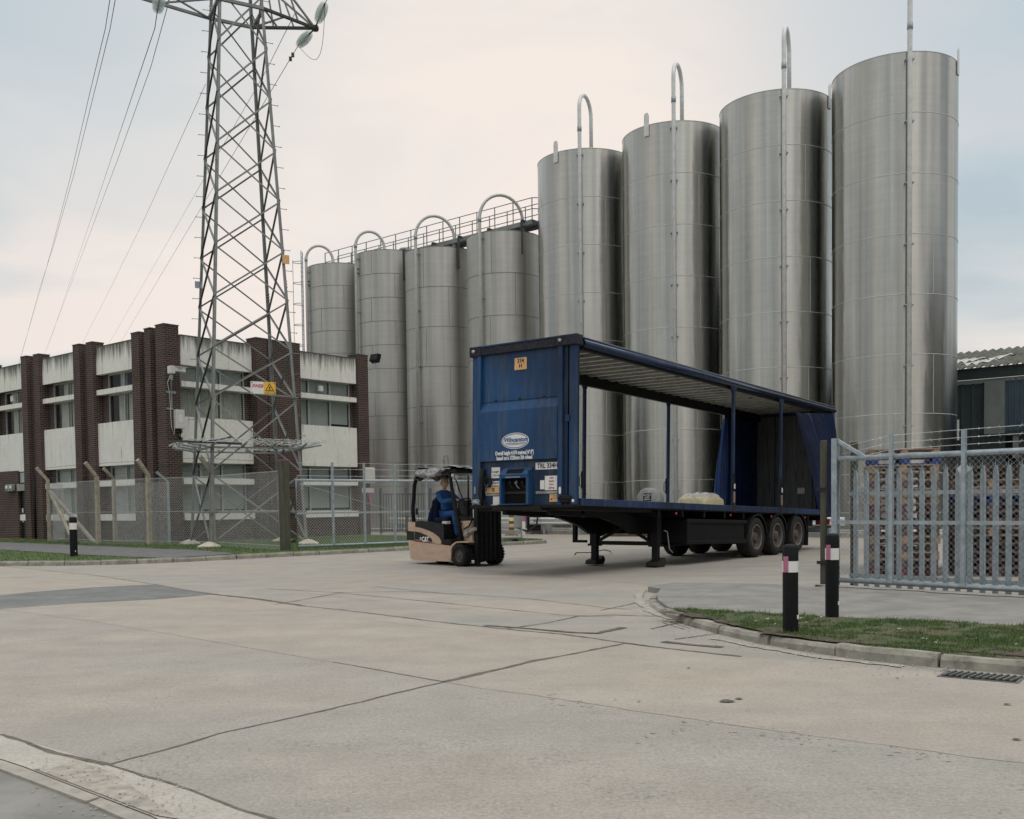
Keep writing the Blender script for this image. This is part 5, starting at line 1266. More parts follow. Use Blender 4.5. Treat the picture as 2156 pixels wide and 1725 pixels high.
# headboard
hb = T('headboard', MB().box((.07, .02, 1.40), (.12, W_-.02, 4.36)), 'trailer_dark')
T('bulkhead_panel', MB().box((.05, .36, 2.22), (.07, 2.28, 2.25)).add([(.045, .40, 3.40), (.045, 2.26, 3.40), (.045, 2.26, 4.34), (.045, .40, 4.34)], [(0, 3, 2, 1)])
  .add([(-.04, .40, 2.25), (-.04, 2.26, 2.25), (-.04, 2.26, 3.22), (-.04, .40, 3.22), (.045, .40, 3.40), (.045, 2.26, 3.40), (.05, .40, 2.25), (.05, 2.26, 2.25)],
       [(0, 3, 2, 1), (3, 4, 5, 2), (0, 1, 7, 6), (0, 6, 4, 3), (1, 2, 5, 7)]), 'trailer_blue')
T('bulkhead_panel', MB().box((.03, .36, 1.37), (.07, 2.28, 2.22)), 'trailer_dark')
tr_pan = T('panel_rib', MB().box((.03, .42, 3.42), (.045, 2.24, 3.455)), 'trailer_blue')
rv = MB()
for z in [2.3+i*.27 for i in range(8)]:
    for y in (.425, 2.235): rv.lathe([(.011, 0), (.008, .008), (0, .01)], 6, Matrix.Translation((-.04 if z < 3.2 else .03, y, z)) @ Matrix.Rotation(-pi/2, 4, 'Y'))
T('rivet_line', rv, 'brownish_bracket')
for y0, y1 in ((.30, .40), (2.26, 2.34)): T('panel_post', MB().box((-.03, y0, 1.37), (.07, y1, 4.36), bev=.006), 'trailer_blue')
for y, k in ((.62, 0), (1.25, 0), (1.9, 0)): T('bolt', MB().lathe([(.022, 0), (.02, .02), (0, .024)], 8, Matrix.Translation((.03, y*.9+.2, 3.44)) @ Matrix.Rotation(-pi/2, 4, 'Y')), 'brownish_bracket')
# corner pillars
T('corner_pillar', MB().prism([(.02, -.0), (.07, -.0), (.07, .17), (.02, .17)], 1.36, 4.36), 'trailer_blue')
T('corner_pillar', MB().prism([(.02, .205), (.07, .205), (.07, .295), (.02, .295)], 1.36, 4.36), 'trailer_dark')
T('pillar_gap', MB().box((.075, .17, 1.37), (.12, .205, 4.36)), 'black_rubber')
T('corner_edge', MB().box((.071, -.006, 1.34), (.09, .02, 4.36)), 'brownish_bracket')
T('corner_pillar', MB().prism([(.02, 2.345), (.07, 2.345), (.12, W_), (.02, W_)], 1.36, 4.36), 'trailer_blue')
T('clamp', MB().box((-.0, .16, 2.93), (.02, .25, 3.05)), 'trailer_blue')
# corner castings and front header
for y0, y1 in ((-.03, .46), (2.25, 2.54)):
    c_ = T('corner_casting', MB().box((-.05, y0, 4.33), (.18, y1, 4.53), bev=.015), 'casting')
    MB().lathe([(.035, 0), (.03, .03), (0, .035)], 10, Matrix.Translation((-.05, (.34 if y0 < 0 else 2.42), 4.43)) @ Matrix.Rotation(-pi/2, 4, 'Y')).build('locking_bolt', 'galv', c_)
T('front_header', MB().box((-.03, .46, 4.34), (.12, 2.25, 4.50), bev=.01), 'casting'); T('header_lip', MB().box((-.04, .46, 4.50), (.12, 2.25, 4.525)), 'trailer_blue')
T('front_sill', MB().box((-.05, .0, 1.335), (.14, W_, 1.385)), 'black_steel')
T('bumper_strip', MB().box((-.09, .75, 1.29), (.0, 1.9, 1.36)), 'black_rubber')
# cantrails, roof
for y, s in ((.02, 1), (W_-.02, -1)):
    T('cantrail', MB().tube([(.28, y+s*.05, 4.40), (Lt-.02, y+s*.05, 4.40)], .085, 14).box((.28, min(y, y+s*.09), 4.43), (Lt, max(y, y+s*.09), 4.50)), 'cantrail')
    T('curtain_track', MB().box((.28, y+s*.06, 4.27), (Lt, y+s*.12, 4.36)), 'black_steel')
T('roof', MB().box((.2, .03, 4.505), (Lt, W_-.03, 4.515)), 'roof_sheet')
for i in range(30):
    x_ = .45+i*.445
    T('roof_bow', MB().prism([(-.055, 4.42), (.055, 4.42), (.035, 4.50), (-.035, 4.50)], .13, W_-.13, 'y', Matrix.Translation((x_, 0, 0))), 'bow_alu')
T('roof_stay', MB().box((.25, .12, 4.28), (Lt, .17, 4.42)), 'black_steel'); T('roof_stay', MB().box((.25, W_-.2, 4.20), (Lt, W_-.12, 4.42)), 'black_steel')
for i in range(0): T('roof_cable', MB().tube([(.2, .7+i*.55, 4.39), (Lt, .7+i*.55, 4.39)], .012, 5), 'black_rubber')
# side posts
def sidepost(x_, y, lb):
    s = 1 if y < 1 else -1
    p = T('side_post', MB().box((x_-.045, y-.03, ZF-.08), (x_+.045, y+.03, 4.32), bev=.006), 'trailer_rail', None, lb)
    MB().prism([(x_-.04, 4.14), (x_+.04, 4.14), (x_+.17, 4.33), (x_-.17, 4.33)], y-.02, y+.02, 'y').build('gusset', 'trailer_dark', p)
    MB().box((x_-.06, y-s*.045, 1.86), (x_+.02, y-s*.03, 2.26)).build('latch', 'black_steel', p)
    MB().tube([(x_-.05, y-s*.05, 1.9), (x_-.10, y-s*.06, 1.93), (x_-.10, y-s*.06, 2.13), (x_-.05, y-s*.05, 2.17)], .01, 5).build('handle', 'black_steel', p)
    if y < 1:
        MB().box((x_-.035, y-.048, 1.57), (x_+.04, y-.031, 1.83)).build('reflector', 'wood_pale', p); MB().box((x_-.035, y-.05, 1.9), (x_+.04, y-.046, 2.02)).build('plate', 'white_paint', p)
        MB().box((x_-.07, y-.05, 1.36), (x_+.07, y-.032, 1.56)).build('foot_bracket', 'brownish_bracket', p)
sidepost(6.75, .035, 'front near side post with a pale latch plate'); sidepost(9.62, .035, 'rear near side post with a pale latch plate'); sidepost(4.02, W_-.035, 'far side post seen against the silos'); sidepost(8.02, W_-.035, 'second far side post seen against the silos')
# rear frame and doors
for y0, y1 in ((0, .1), (W_-.1, W_)): T('rear_post', MB().box((Lt-.08, y0, 1.36), (Lt+.02, y1, 4.46)), 'galv' if y0 == 0 else 'trailer_dark')
T('rear_header', MB().box((Lt-.1, .1, 4.33), (Lt, W_-.1, 4.48)), 'trailer_dark')
for y0, y1 in ((.1, 1.24), (1.26, W_-.1)):
    d_ = T('rear_door', MB().box((Lt-.06, y0, 1.5), (Lt, y1, 4.33)), 'door_grime_shaded'); MB().box((Lt-.075, (y0+y1)/2-.01, 1.5), (Lt-.061, (y0+y1)/2+.01, 4.33)).build('seam', 'black_steel', d_)
MB().box((Lt-.075, .9, 2.0), (Lt-.062, 1.12, 2.18)).build('placard', 'white_paint', d_)
# curtains: far side rear closed, gathered end; near side bunched at the rear
def pleat(u, a, f, ph=0): return a*sin(u*f+ph+1.3*sin(u*f*.37))
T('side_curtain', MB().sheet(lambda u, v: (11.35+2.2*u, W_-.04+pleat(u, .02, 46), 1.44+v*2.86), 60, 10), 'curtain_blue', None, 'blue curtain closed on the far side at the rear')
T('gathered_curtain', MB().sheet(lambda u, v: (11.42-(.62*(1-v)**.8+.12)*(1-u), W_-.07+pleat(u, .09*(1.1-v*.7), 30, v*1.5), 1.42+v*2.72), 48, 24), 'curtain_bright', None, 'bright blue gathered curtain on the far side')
KN = [(v_, tpx(p_, q_, .0)) for v_, p_, q_ in ((0, 1724, 1083), (.2, 1717, 1040), (.34, 1714, 1005), (.55, 1704, 970), (.72, 1690, 930), (.88, 1677, 890), (1, 1668, 868))]
def nearc(u, v):      # v: 0 bottom .. 1 top
    z = 1.40+v*2.93; k = KN
    for (a, b) in zip(k[:-1], k[1:]):
        if v <= b[0]: l = a[1]+(b[1]-a[1])*(v-a[0])/(b[0]-a[0]); break
    x_ = l+(Lt+.02-l)*u; dz = -.22*(1-u)*(max(0, v-.86)/.14)**2*1.3 if v > .86 else 0
    return (x_, .0+pleat(u, .05+.04*(1-v), 26+6*v, 3*v), z+dz)
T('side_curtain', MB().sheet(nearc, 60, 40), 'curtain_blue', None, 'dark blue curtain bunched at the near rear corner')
T('curtain_strap', MB().tube([(13.2, -.03, 1.5), (13.25, -.08, 1.3), (13.3, -.05, 1.05)], .02, 5), 'black_rubber')
# chassis
for y in (.72, 1.78):
    T('chassis_beam', MB().prism([(.15, 1.36), (.15, 1.20), (2.0, 1.16), (2.75, 1.0), (3.2, .82), (7.0, .85), (Lt, 1.05), (Lt, 1.36)][::-1], y-.05, y+.05, 'y'), 'black_steel')
T('under_plate', MB().box((.1, .1, 1.28), (3.0, W_-.1, 1.34)), 'black_steel')
T('deck_underside', MB().box((.1, .06, 1.34), (Lt, W_-.06, 1.415)), 'black_steel')
T('kingpin', MB().cyl((1.2, 1.25, 1.28), (1.2, 1.25, 1.14), .045, 10).cyl((1.0, .5, 1.28), (1.0, .5, 1.15), .04, 8), 'black_steel')
for i in range(10): T('cross_member', MB().box((3.2+i*1.05, .06, 1.2), (3.28+i*1.05, W_-.06, 1.34)), 'black_steel')
# landing legs
for y in (.42, 1.98):
    zb = .115 if y < 1 else .13; xl = 3.75
    l = T('landing_leg', MB().box((xl-.09, y-.09, .55), (xl+.09, y+.09, 1.3), bev=.01), 'black_steel', None, 'near landing leg' if y < 1 else 'far landing leg')
    MB().box((xl-.065, y-.065, zb+.12), (xl+.065, y+.065, .55)).build('inner_leg', 'black_steel', l)
    MB().box((xl-.12, y-.12, .55), (xl+.12, y+.12, .6)).build('collar', 'black_steel', l)
    MB().prism([(-.2, .02), (-.12, 0), (.14, 0), (.22, .10), (.15, .20), (.05, .14), (-.05, .12), (-.15, .10)], -.14, .14, 'y', Matrix.Translation((xl, y, zb))).build('foot', 'black_steel' if y > 1 else 'brownish_bracket', l)
T('leg_brace', MB().bar((3.75, .5, .62), (3.75, 1.9, .62), .07, .09).bar((3.75, .55, .66), (3.75, 1.2, 1.0), .06).bar((3.75, 1.9, .66), (3.75, 1.2, 1.0), .06).bar((3.75, 1.45, .9), (3.75, 1.45, 1.3), .07), 'black_steel')
T('side_guard', MB().box((3.55, 2.38, .62), (3.65, 2.46, 1.2)).box((3.55, 1.9, 1.12), (3.62, 2.46, 1.2)).box((3.55, 2.1, .62), (3.62, 2.46, .68)), 'black_steel')
T('crank_handle', MB().tube([(3.9, .3, .9), (4.0, .28, .88), (4.05, .25, .5), (4.15, .22, .42)], .014, 5), 'galv')
T('leg_stay', MB().bar((3.75, .45, .75), (4.9, .6, 1.1), .05).bar((3.75, 1.95, .75), (4.9, 1.8, 1.1), .05), 'black_steel')
# pallet box / side guard on the near side
pbx = T('pallet_box', MB().box((4.45, .05, .62), (7.45, .9, 1.14), bev=.02), 'bollard_black')
MB().box((4.4, .0, 1.08), (7.5, .05, 1.16), bev=.008).build('top_rail', 'bollard_black', pbx); MB().box((4.4, .0, .60), (7.5, .05, .69), bev=.008).build('bottom_rail', 'bollard_black', pbx); MB().box((4.4, -.0, .69), (4.52, .05, 1.08)).build('end_plate', 'bollard_black', pbx)
T('underbody_tank', MB().cyl((5.2, 1.25, .75), (7.0, 1.25, .75), .22, 16), 'black_steel')
# axles, wheels, mudguards
def wheel(x_, y, s, lb):
    zc = .51+TY*x_; w = T('wheel', MB().cyl((x_, y+s*.04, zc), (x_, y+s*.30, zc), .08, 10), 'black_steel', None, lb); R = .505
    Mx = Matrix.Translation((x_, y, zc)) @ Matrix.Rotation(s*-pi/2, 4, 'X')
    MB().lathe([(.30, .02), (.335, .0), (.44, -.005), (.475, .015), (.495, .04), (R, .07), (R, .31), (.49, .35), (.46, .375), (.33, .375), (.30, .34)], 44, Mx).build('tyre', 'tyre', w)
    gb = MB()
    for q in (.115, .17, .225, .28): gb.lathe([(R+.001, q), (R-.006, q+.006), (R+.001, q+.012)], 44, Mx)
    gb.build('tread', 'black_rubber', w)
    rm = MB().lathe([(.305, .02), (.295, .015), (.28, .04), (.275, .10), (.20, .155), (.17, .145), (.165, .12), (.13, .12), (.12, .05), (.09, .03), (0, .03)], 36, Mx)
    rm.build('rim', 'rim', w); MB().lathe([(.315, .008), (.300, .0), (.288, .012), (.292, .03)], 36, Mx).build('rim_lip', 'rim_lip', w); nb = MB()
    for i in range(10):
        a = 2*pi*i/10; nb.cyl((.225*cos(a), .225*sin(a), .13), (.225*cos(a), .225*sin(a), .105), .016, 6, Mx)
    nb.build('wheel_nut', 'brownish_bracket', w)
for i, x_ in enumerate((8.17, 9.48, 10.85)):
    wheel(x_, .03, -1 if False else 1, ['front', 'middle', 'rear'][i]+' near wheel'); wheel(x_, W_-.03, -1, ['front', 'middle', 'rear'][i]+' far wheel')
    zc = .51+TY*x_; T('axle', MB().cyl((x_, .2, zc), (x_, W_-.2, zc), .07, 12), 'black_steel')
    for y0, y1 in ((.01, .44), (W_-.44, W_-.01)):
        mg_ = MB(); n = 14; 
        mg_.sheet(lambda u, v: (x_-.60*cos(pi*(.06+.88*u)), y0+(y1-y0)*v, zc+.60*sin(pi*(.06+.88*u))*1.0-.02), n, 1)
        mg_.sheet(lambda u, v: (x_-(.60-.04*v)*cos(pi*(.06+.88*u)), y0 if y0 < 1 else y1, zc+(.60-.04*v)*sin(pi*(.06+.88*u))-.02), n, 1)
        T('mudguard', mg_, 'lift_black')
T('spray_flap', MB().box((11.62, .05, .5), (11.64, .48, 1.2)), 'black_rubber'); T('spray_flap', MB().box((11.62, 2.02, .5), (11.64, 2.45, 1.2)), 'black_rubber')
T('rear_bumper', MB().box((Lt-.2, .1, .85), (Lt-.08, W_-.1, .99)), 'galv'); T('light_cluster', MB().box((Lt-.1, .15, 1.08), (Lt-.02, .55, 1.25)), 'ink_red')
T('suspension', MB().box((7.6, .55, .7), (11.4, .7, 1.0)).box((7.6, 1.8, .7), (11.4, 1.95, 1.0)), 'black_steel')
T('air_tank', MB().cyl((8.7, 1.0, .95), (8.7, 1.5, .95), .14, 12), 'black_steel')
for x_ in (3.9, 6.6, 9.0, 11.3): T('marker_light', MB().lathe([(.03, 0), (.025, .02), (0, .03)], 8, Matrix.Translation((x_, .02, 1.27)) @ Matrix.Rotation(pi/2, 4, 'X')), 'ink_red')
# headboard fittings --------------------------------------------------
lx = -.042
lg = MB().add([(lx-.001, 1.38+.33*cos(t_), 2.62+.155*sin(t_)) for t_ in [2*pi*i/40 for i in range(40)]], [list(range(40))]); lg = T('logo_sticker', lg, 'white_plate', None, 'white oval sticker with blue ring and italic lettering')
rg_ = MB()
def ring(mb, cy, cz, a0, b0, a1, b1, x):
    vs = [(x, cy+a0*cos(2*pi*i/40), cz+b0*sin(2*pi*i/40)) for i in range(40)]+[(x, cy+a1*cos(2*pi*i/40), cz+b1*sin(2*pi*i/40)) for i in range(40)]
    mb.add(vs, [(i, (i+1) % 40, (i+1) % 40+40, i+40) for i in range(40)])
ring(rg_, 1.38, 2.62, .312, .142, .295, .128, lx-.003); rg_.box((lx-.004, 1.12, 2.565), (lx-.003, 1.62, 2.577)).box((lx-.004, 1.17, 2.545), (lx-.003, 1.57, 2.551)); rg_.build('ring', 'ink_blue', lg)
text_mesh('lettering', 'Wincanton', .125, 'ink_blue', lg, ft(1.38, 2.64, lx-.004), shear=.3, bold=.003, sx=1.0)
text_mesh('lettering', 'Overall height 4.474 metres(14\' 8")', .105, 'white_plate', tr_, ft(1.40, 2.39, lx-.003), bold=.004, sx=.62)
text_mesh('lettering', 'based on a 1320mm 5th wheel', .105, 'white_plate', tr_, ft(1.40, 2.295, lx-.003), bold=.004, sx=.66)
np_ = T('number_plate', MB().box((.03, 1.17, 3.99), (.042, 1.46, 4.22)), 'plate_orange', None, 'orange plate with number at the top of the headboard')
text_mesh('lettering', '334', .11, 'ink_black', np_, ft(1.315, 4.155, .027), bold=.001); text_mesh('lettering', 'H', .11, 'ink_black', np_, ft(1.315, 4.06, .027), bold=.001)
bx_ = .029
def plate(nm, y0, y1, z0, z1, m, lb, x=None): x = bx_ if x is None else x; return T(nm, MB().box((x-.006, y0, z0), (x, y1, z1)), m, None, lb)
p = plate('number_plate', .40, .94, 2.055, 2.185, 'white_plate', 'white plate with the trailer number'); text_mesh('lettering', 'TRL 334H', .125, 'ink_black', p, ft(.66, 2.12, bx_-.009), bold=.002, sx=.9)
p = plate('sticker', 1.80, 2.01, 1.92, 2.13, 'white_plate', 'white sticker giving the length'); text_mesh('lettering', 'Length', .062, 'ink_black', p, ft(1.905, 2.045, bx_-.009)); text_mesh('lettering', '13.6 m', .062, 'ink_black', p, ft(1.905, 1.975, bx_-.009))
p = plate('sticker', 1.80, 2.01, 1.74, 1.86, 'white_plate', 'white king pin sticker'); text_mesh('lettering', 'King pin', .055, 'ink_black', p, ft(1.905, 1.83, bx_-.009)); text_mesh('lettering', 'position', .055, 'ink_black', p, ft(1.905, 1.765, bx_-.009))
p = plate('number_plate', 1.70, 2.16, 1.63, 1.74, 'plate_orange', 'orange plate with worn black characters', bx_-.008); text_mesh('lettering', 'SI', .10, 'ink_black', p, ft(1.955, 1.687, bx_-.017), bold=.002); text_mesh('lettering', 'I', .10, 'ink_black', p, ft(1.80, 1.687, bx_-.017), bold=.002)
p = plate('sticker', .44, .72, 1.66, 1.93, 'white_plate', 'white sticker with faded red text')
for i, tt in enumerate(('aise', 'mper', 'fore', 'pping')): text_mesh('lettering', tt, .062, 'ink_red', p, ft(.565, 1.895-i*.062, bx_-.009))
plate('sticker', .73, .83, 1.68, 1.85, 'white_plate', 'blank white sticker'); plate('notice', 1.80, 1.97, 1.40, 1.56, 'white_plate', 'curled white notice'); plate('notice', 1.86, 2.02, 1.36, 1.40, 'white_paint', 'small torn notice')
p = plate('sticker', .41, .61, 1.44, 1.585, 'plate_orange', 'orange warning sticker'); MB().prism([(-.02, 0), (0, -.02), (.02, 0), (0, .02)], bx_-.009, bx_-.007, 'x', Matrix.Translation((0, .565, 1.49))).build('symbol', 'ink_black', p)
for k in range(3): MB().box((bx_-.008, .43, 1.50+k*.025), (bx_-.0065, .54, 1.505+k*.025)).build('small_print', 'brownish_bracket', p)
T('rubbing_strip', MB().box((.01, .40, 1.595), (.029, .92, 1.645)), 'alu_dirty'); T('rubbing_strip', MB().box((.01, 1.66, 1.575), (.029, 2.14, 1.62)), 'alu_dirty')
cp = T('coupling_box', MB().box((-.12, 1.02, 1.39), (-.105, 1.06, 1.96)).box((-.12, 1.66, 1.39), (.03, 1.70, 1.96)).box((-.12, 1.0, 1.39), (.03, 1.02, 2.05)).box((-.12, 1.02, 1.39), (.03, 1.66, 1.41)), 'trailer_blue', None, 'open blue coupling box on the headboard')
MB().prism([(-.12, 1.95), (.03, 2.1), (.03, 2.12), (-.13, 1.97), (-.12, 1.90)], 1.0, 1.70, 'y').build('hood', 'trailer_blue', cp)
MB().box((.012, 1.06, 1.42), (.02, 1.66, 1.95)).build('recess', 'shade_black', cp)
MB().prism([(-.105, 1.985), (-.02, 2.07), (-.025, 2.078), (-.11, 1.993)], 1.16, 1.56, 'y').build('slot', 'shade_black', cp)
MB().box((-.124, 1.2, 1.91), (-.12, 1.55, 1.93)).build('label', 'alu_dirty', cp); MB().box((-.01, 1.06, 1.60), (-.0, 1.66, 1.65)).build('bracket', 'brownish_bracket', cp)
for y, m in ((1.5, 'ink_red'), (1.2, 'band_yellow'), (1.35, 'galv')): MB().cyl((-.02, y, 1.84), (-.06, y, 1.80), .03, 8).tube([(-.06, y, 1.80), (-.08, y-.05, 1.74), (-.07, y-.1, 1.70)], .008, 5).build('coupling', 'brownish_bracket' if m != 'galv' else 'alu_dirty', cp)
T('susie_hose', MB().tube([(-.02, 2.22, 2.1), (-.06, 2.2, 1.9), (-.05, 2.24, 1.6), (-.04, 2.18, 1.42)], .045, 8), 'black_rubber')
T('coiled_hose', MB().tube([(-.03+.0*i, 2.06+.09*cos(i*.5), 1.84+.09*sin(i*.5)) for i in range(30)], .022, 6), 'black_rubber')
T('hose', MB().tube([(-.03, 2.1, 1.5), (-.06, 2.15, 1.38), (-.05, 1.95, 1.36), (-.03, 1.7, 1.38)], .012, 5), 'black_rubber')
T('hook', MB().tube([(-.03, 2.05, 1.8), (-.05, 2.08, 1.72), (-.04, 2.1, 1.66)], .014, 5), 'trailer_blue')
T('rope_tangle', MB().tube([(-.06+.03*sin(i*2.1), 2.32+.12*cos(i*1.7), 1.45+.05*sin(i*1.1+.5)) for i in range(16)], .011, 5), 'galv')
T('ratchet', MB().box((-.05, .12, 1.42), (.0, .34, 1.56), bev=.01).cyl((-.03, .1, 1.5), (-.03, .36, 1.5), .03, 8), 'black_steel')
for y in (2.4, .08): T('front_marker', MB().lathe([(.035, 0), (.03, .015), (0, .022)], 10, Matrix.Translation((.02, y, 1.45)) @ Matrix.Rotation(-pi/2, 4, 'Y')), 'white_plate')
T('reflector', MB().prism([(.335, 1.58), (.36, 1.6), (.36, 1.70), (.335, 1.72), (.31, 1.70), (.31, 1.6)], -.036, -.031, 'x'), 'white_plate')
T('gladhand', MB().box((-.04, 2.37, 1.62), (-.0, 2.40, 1.76)), 'galv')
# loads on the deck
tw_ = Matrix.Translation(TO) @ Matrix.Rotation(TAZ, 4, 'Z') @ Matrix.Rotation(TY, 4, 'Y')
def onT(x, y, z): return tw_ @ Vector((x, y, z))
x_ = tpx(1475, 1050, 1.9); ys = thing('wrapped_sacks', 'pale yellow sacks under clear plastic wrap on the trailer deck', 'sacks', onT(x_, 1.9, ZF+.002), TAZ); ys.rotation_euler = (0, TY, TAZ)
rnd = random.Random(3)
def lump(a, b, h, sd, w=.05):
    rr = random.Random(sd); ph = [rr.uniform(0, 6) for _ in range(6)]
    def f(u, v):
        th = 2*pi*u; el_ = (pi/2)*v; cx = cos(th); sy = sin(th); r_ = (abs(cx)**6+abs(sy)**6)**(-1/6)
        k = cos(el_)**.22 if v < 1 else 0; wv = 1+w*(sin(3*th+ph[0])+.7*sin(7*th+ph[1]+4*v)+.5*sin(13*th+ph[2]+7*v))
        return (a*cx*r_*k*wv, b*sy*r_*k*wv, h*(sin(el_)**.5)*(1+w*1.5*sin(2.3*cx*3+ph[3])*sin(2.1*sy*3+ph[4])))
    return f
MB().sheet(lump(.60, .46, .30, 4, .035), 72, 24).build('sacks', 'wrap_yellow', ys)
MB().sheet(lump(.52, .40, .38, 9, .06), 60, 20).build('plastic_wrap', 'wrap_clear', ys)
x_ = tpx(1385, 1055, 2.0); y2 = thing('flat_sheeting', 'flat white plastic sheeting lying on the deck left of the yellow sacks', 'sheeting', onT(x_, 2.0, ZF+.002), TAZ); y2.rotation_euler = (0, TY, TAZ)
MB().sheet(lump(.75, .45, .07, 12, .05), 60, 14).build('sheet', 'wrap_clear', y2)

# ================================================================== FORKLIFT
FH = math.atan2(-.733, .68); FO = Vector((-.80, 23.15, 0))
fk = thing('forklift_truck', 'worn buff and black three-wheel electric forklift beside the trailer front', 'forklift', FO, FH)
FM = Matrix.Translation(FO) @ Matrix.Rotation(FH, 4, 'Z')
def K(nm, mb, m, par=None, label=None): return mb.build(nm, m, par or fk, label)
def fpx(px_, py_, y):
    """photo pixel -> local (x, z) on the forklift plane local-y = y"""
    Mi = FM.inverted(); o = Mi @ Vector((0, 0, CH)); d = (Mi.to_3x3() @ ray(px_, py_)); t_ = (y-o.y)/d.y; q = o+d*t_; return q.x, q.z
def z6(x, y): return ((900+x*.18553)*.9206, (1000+y*.18553)*.9206)
def pp(lst, y): return [fpx(*z6(a, b), y) for a, b in lst]
yn = -.53
# lower body shell and counterweight (near side profile from the photo)
low = pp([(255, 1285), (735, 1345), (728, 1370), (700, 1535), (250, 1520)], yn); K('body_side', MB().prism(low, yn, .53, 'y'), 'cream_paint', None, 'scraped buff lower body')
cw = pp([(165, 1048), (262, 1046), (256, 1285), (250, 1520), (195, 1505), (165, 1290)], yn)
bm_ = MB(); K('counterweight', MB().prism(cw, yn+.04, .49, 'y'), 'cream_paint', None, 'chipped buff counterweight')
mid = pp([(262, 1046), (300, 1040), (610, 1085), (612, 1250), (605, 1325), (255, 1284)], yn); K('battery_cover', MB().prism(mid, yn+.015, .515, 'y'), 'lift_black')
sw_ = pp([(262, 1108), (330, 1120), (420, 1150), (500, 1190), (560, 1240), (585, 1290), (585, 1322), (485, 1308), (470, 1255), (420, 1215), (340, 1180), (262, 1160)], yn)
K('side_swoosh', MB().prism(sw_, yn-.003, yn+.015, 'y'), 'cream_clean')
bp_ = pp([(262, 1162), (340, 1182), (418, 1217), (466, 1256), (482, 1306), (258, 1280)], yn); lb_ = K('side_panel', MB().prism(bp_, yn-.004, yn+.014, 'y'), 'lift_black')
bk2 = pp([(167, 1155), (255, 1165), (255, 1275), (165, 1268)], yn+.04); K('rear_band', MB().prism(bk2, yn+.034, yn+.04, 'y'), 'lift_black')
a_ = pp([(265, 1262), (355, 1272), (355, 1282), (265, 1272)], yn); MB().prism(a_, yn-.006, yn-.004, 'y').build('stripe', 'band_red', lb_)
a_ = pp([(425, 1285), (480, 1292), (482, 1302), (425, 1296)], yn); MB().prism(a_, yn-.006, yn-.004, 'y').build('stripe', 'band_red', lb_)
cxx, czz = fpx(*z6(396, 1262), yn); TXF = Matrix.Rotation(pi/2, 4, 'X')
text_mesh('lettering', 'CAT', .155, 'white_plate', lb_, Matrix.Translation((cxx, yn-.008, czz)) @ TXF, bold=.006, sx=.85)
tri = MB().prism([(-.028, -.06), (.028, -.06), (0, -.015)], yn-.011, yn-.0105, 'y', Matrix.Translation((cxx+.01, 0, czz))); tri.build('logo_triangle', 'sign_yellow', lb_)
cxx, czz = fpx(*z6(338, 1252), yn); text_mesh('lettering', '20', .08, 'white_plate', lb_, Matrix.Translation((cxx, yn-.008, czz)) @ TXF, bold=.002, sx=.85)
tpx_ = pp([(262, 1040), (320, 1030), (610, 1075), (612, 1095), (262, 1066)], yn); K('deck_cover', MB().prism(tpx_, yn+.01, .52, 'y'), 'lift_black')
# foot well, front cowl, fender
fl0 = fpx(*z6(605, 1320), yn)[0]; fl1 = fpx(*z6(860, 1305), yn)[0]; zfl = fpx(*z6(640, 1300), yn)[1]
K('step', MB().box((fl0, yn+.02, .28), (fl1+.1, .50, zfl-.05)), 'lift_black')
K('step_tread', MB().box((fl0+.02, yn+.0, zfl-.05), (fl0+.30, -.1, zfl+.07)), 'black_rubber')
cow = pp([(815, 1035), (950, 1030), (975, 1305), (860, 1305)], yn+.12); K('front_cowl', MB().prism(cow, yn+.12, .42, 'y'), 'cream_clean')
cx_, cz_ = fpx(*z6(842, 1075), yn+.12); text_mesh('lettering', 'E5', .07, 'ink_black', fk, Matrix.Translation((cx_, yn+.117, cz_)) @ TXF)
dash = pp([(780, 800), (930, 780), (960, 1035), (830, 1035), (780, 960)], yn+.2); K('dashboard', MB().prism(dash, -.3, .36, 'y'), 'lift_black')
WR = .262; wx = 0.02; wz = WR
fen = [(wx-.34, .40), (wx-.27, .50), (wx-.12, .57), (wx+.18, .585), (wx+.30, .57), (wx+.30, .545), (wx+.15, .55), (wx-.1, .54), (wx-.24, .46), (wx-.31, .36)]
K('fender', MB().prism(fen, yn-.03, yn+.25, 'y'), 'cream_clean'); K('fender', MB().prism(fen, .28, .56, 'y'), 'cream_clean')
def ftyre(x, y0, y1, R, lb, treads=22):
    w = K('wheel', MB().cyl((x, y0+.05, R), (x, y1-.05, R), R*.42, 18), 'rim', None, lb); wd_ = y1-y0; Mx = Matrix.Translation((x, y0, R)) @ Matrix.Rotation(-pi/2, 4, 'X')
    MB().lathe([(R*.55, .03), (R*.60, .0), (R*.88, .0), (R*.955, .03), (R*.955, wd_-.03), (R*.88, wd_), (R*.60, wd_), (R*.55, wd_-.03)], 36, Mx).build('tyre', 'black_rubber', w)
    tb = MB()
    for i in range(treads):
        for h in (0, 1):
            a = 2*pi*(i+.5*h)/treads; M2 = Mx @ Matrix.Rotation(a, 4, 'Z'); tb.box((R*.93, -.035, .01+h*wd_*.5), (R*1.0, .035*.3, wd_*.48+h*wd_*.5), M2)
    tb.build('tread', 'black_rubber', w)
    MB().lathe([(R*.56, .02), (R*.52, .03), (R*.48, .07), (R*.3, .09), (R*.28, .06), (R*.14, .05), (R*.12, .02), (0, .02)], 28, Mx).build('rim', 'rim', w)
ftyre(wx, -.60, -.37, WR, 'near front wheel'); 
w_ = ftyre(wx, .37, .60, WR, 'far front wheel'); ftyre(-1.28, -.12, .12, .2, 'rear steer wheel', 16)
